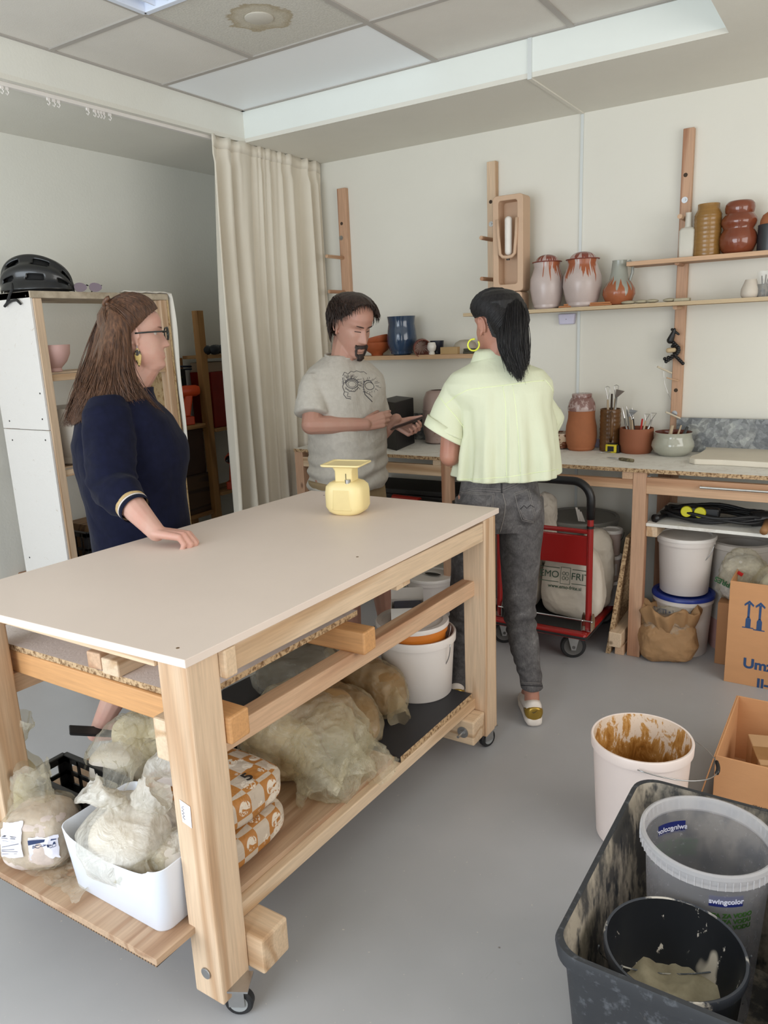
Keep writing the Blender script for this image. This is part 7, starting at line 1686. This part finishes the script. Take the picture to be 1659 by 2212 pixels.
sk = [((222, 672, .03), (204, 715, .04), (184, 790, .04), (162, 860, .02), (144, 920, .01)), ((240, 664, .02), (222, 720, .03), (198, 790, .04), (172, 860, .02), (152, 925, 0)), ((236, 664, -.03), (222, 730, -.06), (205, 800, -.10), (185, 860, -.13), (168, 915, -.13)), ((242, 666, -.07), (238, 730, -.11), (225, 800, -.15), (212, 860, -.18), (200, 890, -.19)), ((252, 672, -.09), (254, 735, -.125), (250, 800, -.15), (258, 850, -.17), (275, 878, -.17)), ((262, 680, -.095), (268, 740, -.115), (272, 800, -.13), (296, 852, -.14), (330, 888, -.12)), ((276, 690, -.09), (278, 745, -.10), (282, 800, -.10), (306, 850, -.11), (342, 898, -.09))]
G1 = gl(sk)
# hair body beneath the strands
w = MB(); rows = []
for k in range(9):
    tt_ = k/8*4; i = min(int(tt_), 3); fr_ = tt_-i; outer = [g[i].lerp(g[i+1], fr_) for g in G1]; ctr = V((HC.x, HC.y, outer[0].z))
    row = [o_.lerp(V((bodyc(262, 800).x, bodyc(262, 800).y, o_.z)), .07) for o_ in outer]; rows.append(row)
w.loft(rows, False, False, close=False); w.build('hair_fall', HRB, t, smooth='all', solid=.02, sub=2)
strands('hair_strands', G1, 1500, .0012, HRB, t, .007, 11, 12, wav=.011)
# swept sides to the little bun
bun = PP(236, 658, -.02)
strands('hair_strands', surf_guides(Mh, ((2.1, -.01), (1.8, .0), (1.6, .012), (1.45, .025), (1.3, .042), (1.15, .056), (1.0, .068), (.8, .078), (.55, .085), (.25, .090), (-.1, .092), (-.5, .086), (-.9, .074), (-1.3, .045), (-1.8, .0)), bun), 1300, .0013, HRB, t, .003, 12, 10, wav=.002)
w = MB(); pts = [bun+V((.018*cos(a)*(.55+.45*a/12), .018*sin(a)*(.6+.4*a/12), .006*a/3-.012+.010*sin(a*1.7))) for a in [k*.45 for k in range(28)]]; w.tube(pts, .0085, 8); w.build('hair_bun', HRB, t, smooth='all')
# glasses, earring
GF = plain('dark_green_frames', (26, 34, 32), .25)
gt = thing('glasses', 'dark round-framed glasses worn by the woman in navy', 'glasses', (0, 0, 0))
w = MB()
for sg in (-1, 1):
    c = V((sg*.033, .108, .006)); w.tube([Mh @ (c+V((.024*cos(a), -.004*cos(a)*sg, .021*sin(a)))) for a in [2*pi*k/24 for k in range(25)]], .0027, 8); w.tube([Mh @ V((sg*.057, .104, .012)), Mh @ V((sg*.074, .09, .013)), Mh @ V((sg*.0815, .04, .012)), Mh @ V((sg*.082, -.004, .010))], .0028, 8)
w.tube([Mh @ V((-.010, .110, .010)), Mh @ V((0, .113, .012)), Mh @ V((.010, .110, .010))], .0025, 8); w.build('frame', GF, gt, smooth='all')
for sg in (-1, 1):
    w = MB(); w.loft([[Mh @ (V((sg*.033, .108, .006))+V((.0225*cos(a), -.004*cos(a)*sg+d, .0195*sin(a)))) for a in [2*pi*k/24 for k in range(24)]] for d in (-.0006, .0006)]); w.build('lens', GLS, gt)
et = thing('earring', 'long patterned leaf-shaped earring worn by the woman in navy', 'earring', (0, 0, 0))
e0 = Mh @ V((.082, -.002, -.030)); w = MB(); w.tube([e0, e0-Z3*.010], .0012, 6); w.build('hook', STEEL, et)
w = MB(); w.loft([ring(e0-Z3*z, f*b_, r*.0018, 2, 12) for z, b_ in ((.010, .002), (.018, .008), (.032, .012), (.050, .010), (.066, .005), (.074, .001))]); w.build('drop', speck('gold_black_earring', (196, 168, 96), (34, 26, 24), 70, .5, .54, .3), et, smooth=True)
w = MB()
for sg in (-1, 1): w.tube([Mh @ (headpt(sg*a, .026+.003*sin((a-.2)*3), .0016)) for a in (.14, .26, .38, .5, .6)], [.001, .0018, .0018, .0014, .0008], 6)
w.build('eyebrows', HRB, t, smooth='all')
w = MB()
for sg in (-1, 1): w.ell(Mh @ V((sg*.031, .0605, .010)), .0118, .0118, .0118, 16, 10)
w.build('eyes', plain('eye_white', (196, 184, 176), .2), t, smooth='all')
w = MB(); w.tube([Mh @ headpt(a, -.0678, .0004) for a in (-.36, -.2, 0, .2, .36)], [.001, .002, .0024, .002, .001], 5); w.build('lips', plain('lip_rose', (168, 92, 86), .45), t, smooth='all')
# ------------------------------------------------------------------ woman in the pale green shirt, back turned
t = person('woman with black ponytail in a pale yellow-green shirt and grey jeans, back turned', (0, 0, 0)); W2 = t
f = V((-.50, .866, 0)).normalized(); r = f.cross(Z3); R_ = 2.88
HC = Pd(1073, 704, R_); Mh = hmat(HC, (-.90, .43), RAD(-6), 0, 1.0)
nb = Pd(1062, 772, R_+.01)
mb = MB(); head(mb, Mh); mb.caps(nb-Z3*.05, Mh @ V((0, -.025, -.05)), .050, .047)
ch = nb-Z3*.14; pel = Pd(1078, 1075, R_); mb.caps(ch, pel, .085, .09)
shL = nb-r*.138-Z3*.105; shR = nb+r*.138-Z3*.105; mb.caps(shL, shR, .034, .034)
elL = Pd(972, 985, R_-.03); elR = Pd(1188, 975, R_+.10)
mb.chain([shL, shL.lerp(elL, .5), elL], [.034, .042, .040]); mb.chain([shR, shR.lerp(elR, .5), elR], [.034, .040, .038])
wrL = elL+f*.17+r*.11+Z3*.07; wrR = elR+f*.18-r*.12+Z3*.08
mb.chain([elL, elL.lerp(wrL, .3), wrL], [.040, .038, .024]); mb.chain([elR, elR.lerp(wrR, .3), wrR], [.038, .036, .024])
hand(mb, wrL, f+r*.3, Z3*.6+r*.5, ((.3, .5, .3),)*4, .0, (.6, .3, .4, r), .9); hand(mb, wrR, f-r*.3, Z3*.6-r*.5, ((.3, .5, .3),)*4, .0, (.6, .3, .4, -r), .9)
knR, anR = Pd(1122, 1335, R_+.02), Pd(1149, 1500, R_-.04); knL, anL = Pd(1002, 1335, R_+.06), Pd(985, 1500, R_+.10); hR, hL = pel+r*.085-Z3*.02, pel-r*.085-Z3*.02
for a, k_, b_ in ((hR, knR, anR), (hL, knL, anL)):
    mb.chain([a, k_, k_.lerp(b_, .35), b_], [.08, .052, .048, .030]); g0 = V((b_.x, b_.y, .05)); mb.chain([b_, g0, g0+f*.13], [.030, .032, .026])
obj_from(remesh(mb, .0038, 3), 'body', SK3, t)
# jeans
JN, nt, b = newmat('washed_black_denim'); vec = coords(nt); f1_ = noise_n(nt, vec, 18, 6, .75, .5); f2_ = noise_n(nt, coords(nt, (1, 1, .3)), 300, 2, .5)
c1 = ramp(nt, f1_, [(.35, S((66, 63, 64))), (.6, S((98, 95, 95))), (.75, S((134, 130, 130)))]).outputs[0]; c2 = ramp(nt, f2_, [(.3, (.8, .8, .8, 1)), (.7, (1.18, 1.18, 1.18, 1))]).outputs[0]
nt.links.new(mixc(nt, 1, c1, c2, 'MULTIPLY'), b.inputs['Base Color']); b.inputs['Roughness'].default_value = .9; bump(nt, b, f1_, .3, .004)
mb = MB(); P_ = lambda c, a_, b_, z: ring(V((c.x, c.y, z)), r*a_, f*b_, 2.2)
mb.loft([P_(pel, .125, .105, pel.z+.15), P_(pel, .140, .115, pel.z+.08), P_(pel, .158, .128, pel.z), P_(pel, .163, .125, pel.z-.06), P_(pel, .15, .11, pel.z-.12)])
for a, k_, b_, s_ in ((hR, knR, anR, 1), (hL, knL, anL, -1)):
    d = (k_-a).normalized(); e = b_+Z3*.032
    mb.loft([ring(a+Z3*.02, r*.085, f*.115), ring(a-Z3*.06, r*.088, f*.108), ring(a.lerp(k_, .35), r*.082, f*.094), ring(a.lerp(k_, .7), r*.070, f*.078), ring(k_, r*.062, f*.066), ring(k_.lerp(e, .35), r*.060, f*.066), ring(k_.lerp(e, .7), r*.050, f*.052), ring(e, r*.043, f*.045), ring(e-Z3*.003, r*.036, f*.038)])
    mb.ell(a-f*.075+Z3*.0, .070, .062, .075, 20, 14)
def fJ(p, n):
    d = .003*noise.noise(p*14); 
    for k_ in (knR, knL): e = (p-k_).length; d += .007*sin(p.z*120+5*noise.noise(p*9))*max(0, 1-e/.14)
    if p.z < .30: d += .0028*sin(p.z*110+7*noise.noise(p*9))*(.5+noise.noise(p*12))
    return d
me = remesh(mb, .005, 6); fold_disp(me, fJ); jeans = obj_from(me, 'jeans', JN, t)
ST = plain('jeans_stitch', (132, 126, 122), .8); SD = plain('jeans_seam_dark', (46, 44, 46), .8)
def jl(pts, r_, m_, nm='stitching'): return decal([jeans], pts, r_, t, m_, nm, 5, .0006, step=4)
for off in (0, 5): jl([(985+off, 1064+off*.4), (1030, 1054+off), (1083, 1057+off)], .0008, ST)
for off in (0, 5): jl([(1083, 1057+off), (1110, 1046+off), (1140, 1030+off)], .0008, ST)
jl([(1083, 1040), (1084, 1065)], .003, SD, 'belt_loop'); jl([(1086, 1066), (1092, 1090), (1088, 1120), (1080, 1150)], .0018, ST)
for o_ in (0, 3): jl([(1110+o_, 1066+o_), (1142-o_, 1056+o_), (1157-o_, 1115), (1156-o_, 1130-o_), (1128+o_, 1124-o_), (1120+o_, 1100)], .0009, ST, 'back_pocket')
jl([(1112, 1068), (1120, 1100)], .0012, ST); jl([(1124, 1100), (1132, 1092), (1138, 1098), (1146, 1091), (1154, 1096)], .0014, SD, 'pocket_embroidery')
for o_ in (0, 3): jl([(986, 1060+o_+3), (1068-o_, 1066+o_), (1064-o_, 1098), (1062, 1110)], .0009, ST, 'back_pocket')
jl([(986, 1062), (985, 1090)], .0011, ST)
jl([(1125, 1474), (1172, 1476)], .0011, ST); jl([(1126, 1480), (1171, 1482)], .0022, SD, 'hem')
# sneakers
WS = plain('sneaker_white', (226, 216, 206), .55, .04); GD = plain('sneaker_gold', (172, 140, 62), .28, .08, 14, metal=.7)
for b_ in (anR, anL):
    g0 = V((b_.x, b_.y, 0))-f*.028+(r*.0); sh = bpy.data.objects.new('sneaker', None); link(sh); sh.parent = t
    def sr(y, hw, z0, z1, p_=2.6): return [g0+f*y+r*(hw*math.copysign(abs(cos(a))**(2/p_), cos(a)))+Z3*((z0+z1)/2+(z1-z0)/2*math.copysign(abs(sin(a))**(2/p_), sin(a))) for a in [2*pi*k/28 for k in range(28)]]
    w = MB(); w.loft([sr(-.045, .018, .012, .03), sr(-.040, .030, .004, .045), sr(-.01, .036, .002, .042), sr(.05, .037, .001, .034), sr(.12, .043, .001, .030), sr(.18, .038, .003, .032), sr(.215, .015, .010, .028)]); w.build('sole', WS, sh, smooth='all')
    w = MB(); w.loft([sr(-.036, .016, .04, .10, 2.2), sr(-.030, .030, .036, .108, 2.2), sr(.0, .035, .034, .100, 2.2), sr(.05, .036, .028, .092, 2.2), sr(.11, .040, .024, .070, 2.2), sr(.17, .035, .022, .050, 2.2), sr(.205, .014, .024, .036, 2.2)]); w.build('upper', WS, sh, smooth='all')
    w = MB(); w.loft([sr(-.044, .016, .034, .082, 2.6), sr(-.040, .030, .030, .086, 2.6), sr(-.025, .0365, .030, .086, 2.6), sr(.004, .0375, .034, .078, 2.4)]); w.build('heel_patch', GD, sh, smooth='all')
    w = MB(); w.tube([g0-f*.047+r*q+Z3*z for q, z in ((-.010, .070), (-.005, .066), (.002, .069), (.010, .076))], [.0008, .0016, .0012, .0005], 5); w.build('logo', plain('logo_dark', (70, 54, 24), .5), sh)
# shirt: boxy, flared, with yoke, centre pleat and turned-up sleeves
SHM, nt, b = newmat('pale_green_striped_cotton'); vec = coords(nt); sp = nt.nodes.new('ShaderNodeSeparateXYZ'); nt.links.new(coords(nt, rot=(0, 0, -atan2(r.y, r.x))), sp.inputs[0])
mm_ = nd(nt, 'ShaderNodeMath', operation='MULTIPLY', _1=1250.0); nt.links.new(sp.outputs[0], mm_.inputs[0]); si = nd(nt, 'ShaderNodeMath', operation='SINE'); nt.links.new(mm_.outputs[0], si.inputs[0])
nt.links.new(ramp(nt, si.outputs[0], [(.3, S((230, 234, 204))), (.7, S((238, 242, 216)))]).outputs[0], b.inputs['Base Color']); b.inputs['Roughness'].default_value = .85
tl = nt.nodes.new('ShaderNodeBsdfTranslucent'); tl.inputs[0].default_value = S((228, 232, 200)); mx = nt.nodes.new('ShaderNodeMixShader'); mx.inputs[0].default_value = .22; nt.links.new(b.outputs[0], mx.inputs[1]); nt.links.new(tl.outputs[0], mx.inputs[2]); nt.links.new(mx.outputs[0], nt.nodes['Material Output'].inputs[0])
bump(nt, b, noise_n(nt, coords(nt, (1, 1, .6)), 14, 4, .6, 1.2), .3, .01)
mb = MB()
def TS(px_l, px_r, y, b_, p_=2.3, fold=0):
    c = Pd((px_l+px_r)/2, y, R_+.0); hw = (px_r-px_l)/2*dep(c)/CF; out = []
    for i in range(120):
        a = 2*pi*i/120; ca, sa = cos(a), sin(a); k = 1+fold*(.5*sin(a*9+1)+.35*sin(a*14+2.3)+.3*sin(a*5))
        if fold: k += -.045*fold*20*exp(-((a-4.60)/.05)**2)*.5+.04*fold*14*exp(-((a-4.78)/.09)**2)
        out.append(c+r*(hw*math.copysign(abs(ca)**(2/p_), ca))*k+f*(b_*math.copysign(abs(sa)**(2/p_), sa))*k)
    return out
mb.loft([TS(985, 1204, 1028, .150, 2.2, .075), TS(984, 1205, 1024, .152, 2.2, .075), TS(992, 1203, 980, .148, 2.2, .068), TS(1000, 1197, 930, .140, 2.2, .050), TS(992, 1190, 880, .130, 2.3, .024), TS(962, 1194, 845, .122, 2.4, .006), TS(960, 1190, 825, .112, 2.4), TS(978, 1172, 802, .095), TS(1012, 1130, 785, .075), TS(1030, 1106, 772, .062), TS(1038, 1094, 764, .055)])
def slv(sh, c1_, wA, dA, c0=.055):
    # sh start centre, c1_ cuff centre, wA/dA half axes of cuff ring
    m_ = V(sh).lerp(V(c1_), .5); q = [ring(V(sh).lerp(V(c1_), -.25), V(wA).normalized()*.045, V(dA).normalized()*.045, 2, 60), ring(sh, V(wA).normalized()*.066, V(dA).normalized()*.066, 2, 60), ring(m_, V(wA)*.88, V(dA)*.9, 2, 60), ring(c1_, wA, dA, 2, 60), ring(V(c1_)+(V(c1_)-V(sh)).normalized()*.003, V(wA)*.9, V(dA)*.9, 2, 60)]
    mb.loft(q)
cL0, cL1 = Pd(921, 908, R_-.05), Pd(1002, 952, R_-.03); cLc = (cL0+cL1)/2; wA = (cL1-cL0)/2; dA = f*.070; slv(Pd(992, 848, R_-.0), cLc, wA, dA)
cR0, cR1 = Pd(1219, 892, R_+.12), Pd(1185, 945, R_+.12); cRc = (cR0+cR1)/2-r*.012; wB = (cR0-cR1)/2*1.05; dB = f*.066; slv(Pd(1156, 848, R_+.05), cRc, wB, dB)
def fS(p, n):
    q = p-nb; h = -q.z; d = .003*noise.noise(p*16)+.005*(1-2*abs(noise.noise(V((q.dot(r)*9, q.dot(f)*9, h*4)))))*min(1, max(0, h/.25))
    a = atan2(q.dot(f), q.dot(r)); k = min(1, max(0, (h-.10)/.3)); d += k*(.009*sin(a*10+1.5)+.006*sin(a*17+.4))
    s_ = q.dot(r); d += k*(.012*exp(-((s_-.045-.02*h)/.008)**2)-.010*exp(-((s_-.066-.03*h)/.007)**2)) if q.dot(f) < 0 else 0
    return d
me = remesh(mb, .0045, 3); fold_disp(me, fS, True); shirt = obj_from(me, 'shirt', SHM, t)
for c, wa, da, d_ in ((cLc, wA, dA, (cLc-Pd(992, 826, R_)).normalized()), (cRc, wB, dB, (cRc-Pd(1152, 826, R_+.05)).normalized())):
    w = MB(); w.loft([ring(c-d_*.022, wa*1.02, da*1.04, 2, 60), ring(c+d_*.004, wa*1.05, da*1.07, 2, 60), ring(c+d_*.010, wa*1.05, da*1.07, 2, 60), ring(c+d_*.018, wa*1.06, da*1.08, 2, 60)], False, False); w.build('sleeve_cuff', SHM, t, smooth='all', solid=.002)
SHE = plain('pale_green_seam', (224, 232, 186), .85)
def slx(pts, r_=.0020, nm='seam'): return decal([shirt], pts, r_, t, SHE, nm, 6, -.0008, step=4)
slx([(963, 873), (985, 855), (1010, 842), (1045, 837), (1090, 832), (1150, 824), (1175, 822)]); slx([(945, 852), (963, 875), (985, 900), (1003, 925)]); slx([(1178, 820), (1190, 835), (1200, 860)], .002)
slx([(1086, 834), (1092, 870), (1093, 930), (1094, 1030)], .0016, 'pleat'); slx([(1107, 832), (1113, 870), (1120, 950), (1124, 1022)], .0014, 'pleat')
slx([(986, 1036), (1030, 1035), (1100, 1030), (1150, 1022), (1206, 1014)], .0016, 'hem')
w = MB(); rows = []
for k, (rx, ry, dz, bk) in enumerate(((.062, .058, -.018, 0), (.056, .053, .012, 0), (.052, .049, .032, .004), (.055, .052, .037, .006), (.066, .060, .022, .006), (.076, .070, -.004, .004), (.080, .076, -.014, .0))):
    rows.append([nb-Z3*.004+r*(rx*cos(a))+f*(ry*sin(a)-bk)+Z3*(dz-.020*max(0, sin(a))) for a in [2*pi*i/48 for i in range(48)]])
w.loft(rows, False, False); w.build('collar', SHM, t, smooth='all', solid=.0015)
# hair
HRK = hairmat('black_hair', (14, 13, 14), (36, 33, 34), .5)
def keepK(q):
    lim = pl(q.z, ((-.06, -.02), (.0, -.012), (.02, .012), (.04, .042), (.06, .060), (.09, .074)))
    if q.z < -.062+max(0, abs(q.x)-.03)*.9 or (abs(q.x) > .050 and q.y > -.036 and q.z < .032): return -1
    return max(-1, min(1, (lim-q.y)/.012))
cap(Mh, keepK, .013, t, HRK, 'hair', .002, 4)
tie = Mh @ V((-.012, -.112, .052)); tie = Pd(1104, 662, R_-.03)
side = ((2.6, -.052), (2.25, -.032), (2.05, .0), (1.85, .028), (1.6, .040), (1.35, .040), (1.15, .052), (.85, .072), (.5, .085))
gs = [(3.14, -.058)]+list(side)+[(0, .091)]+[(-a, z) for a, z in side[::-1]]+[(-3.14, -.058)]
strands('hair_strands', surf_guides(Mh, gs, tie, .0175, .030), 2800, .0012, HRK, t, .0015, 21, 8, wav=.001)
w = MB(); w.tube([tie+V((.0, .0, 0))-r*.0, tie+r*.012-f*.010], [.020, .020], 14); w.build('hair_tie', plain('black_band', (16, 16, 16), .6), t, smooth=True)
pg = gl_ = [[Pd(*p) for p in g] for g in (
 ((1098, 655, R_-.03), (1088, 668, R_-.07), (1078, 710, R_-.10), (1082, 755, R_-.11), (1095, 785, R_-.11), (1104, 806, R_-.11)),
 ((1100, 648, R_-.03), (1100, 655, R_-.09), (1095, 710, R_-.135), (1098, 755, R_-.14), (1112, 792, R_-.14), (1120, 822, R_-.14)),
 ((1106, 648, R_-.03), (1116, 650, R_-.085), (1116, 705, R_-.13), (1116, 755, R_-.135), (1122, 795, R_-.135), (1124, 826, R_-.13)),
 ((1108, 652, R_-.02), (1128, 662, R_-.06), (1132, 705, R_-.09), (1132, 750, R_-.10), (1132, 780, R_-.10), (1132, 800, R_-.10)),
 ((1104, 660, R_-.01), (1128, 672, R_-.02), (1136, 712, R_-.03), (1137, 745, R_-.04), (1136, 775, R_-.05), (1133, 790, R_-.06)))]
w = MB(); rows = []
for k in range(11):
    tt_ = k/10*4.2; i = min(int(tt_), 4); fr_ = tt_-i; row = [g[i].lerp(g[i+1], fr_) for g in pg]; c = sum(row, V((0, 0, 0)))/5; bk = [q.lerp(c, .3)+f*.035*(1-tt_/6) for q in row[::-1]]; rows.append([q.lerp(c, .12+.1*tt_/4) for q in row]+bk)
w.loft(rows, True, True); w.build('ponytail', HRK, t, smooth='all', sub=1)
strands('hair_strands', pg, 1000, .0011, HRK, t, .006, 22, 12, wav=.004)
# hoop earring
et = thing('hoop_earring', 'thick yellow hoop earring worn by the woman with the ponytail', 'earring', (0, 0, 0))
e0 = Pd(1023, 745, R_-.065); hx_ = V((cr.x, cr.y, 0)).normalized(); w = MB(); w.tube([e0+(hx_*cos(a)+Z3*sin(a))*.0205 for a in [RAD(75)+RAD(320)*k/30 for k in range(31)]], .0030, 10); w.build('hoop', plain('yellow_enamel', (222, 226, 70), .3), et, smooth='all')
w = MB(); w.tube([e0+(hx_*cos(a)+Z3*sin(a))*.0205 for a in [RAD(35)+RAD(40)*k/5 for k in range(6)]], .0012, 8); w.build('post', STEEL, et, smooth='all')
# ------------------------------------------------------------------ repeats share a group
GRP = {'modelling_tool': 'modelling tools in the terracotta pot', 'loop_tool': 'loop tools in the brown mug', 'clay_tile': 'orange clay tiles on the plywood shelf', 'clay_piece': 'flat clay pieces on the plywood shelf',
       'small_bucket': 'small buckets stacked on the trolley', 'peg_rail': 'peg rails on the back wall', 'stacked_timber': 'timbers stacked on the floor at the left', 'wooden_toggle': 'wooden toggles hanging on the right rail',
       'clay_bag': 'clay bags on the bottom shelf of the table', 'crumpled_bag': 'crumpled bags at the white tub', 'wall_shelf': 'shelves on the back wall', 'drawer_box': 'drawer boxes on the tool rack', 'timber_offcut': 'timber offcuts under the table top',
       'dark_board': 'dark boards under the left bay of the bench', 'frit_sack': 'white sacks on the trolley', 'cordless_drill': 'cordless drills on the tool rack', 'stone_panel': 'stone panels behind the bench', 'wooden_tool': 'wooden tools in the grey bowl'}
for o in bpy.data.objects:
    if o.parent is None and 'label' in o:
        k = o.name.split('.')[0]
        if k in GRP: o['group'] = GRP[k]
        elif k == 'paper_sack' and 'checked' in o['label']: o['group'] = 'checked paper sacks'
        elif k == 'lidded_jar' and 'lidded jar' in o['label']: o['group'] = 'lidded jars on the plywood shelf'
        elif k == 'bowl' and 'red-orange' in o['label']: o['group'] = 'red-orange bowls on the pine shelf'
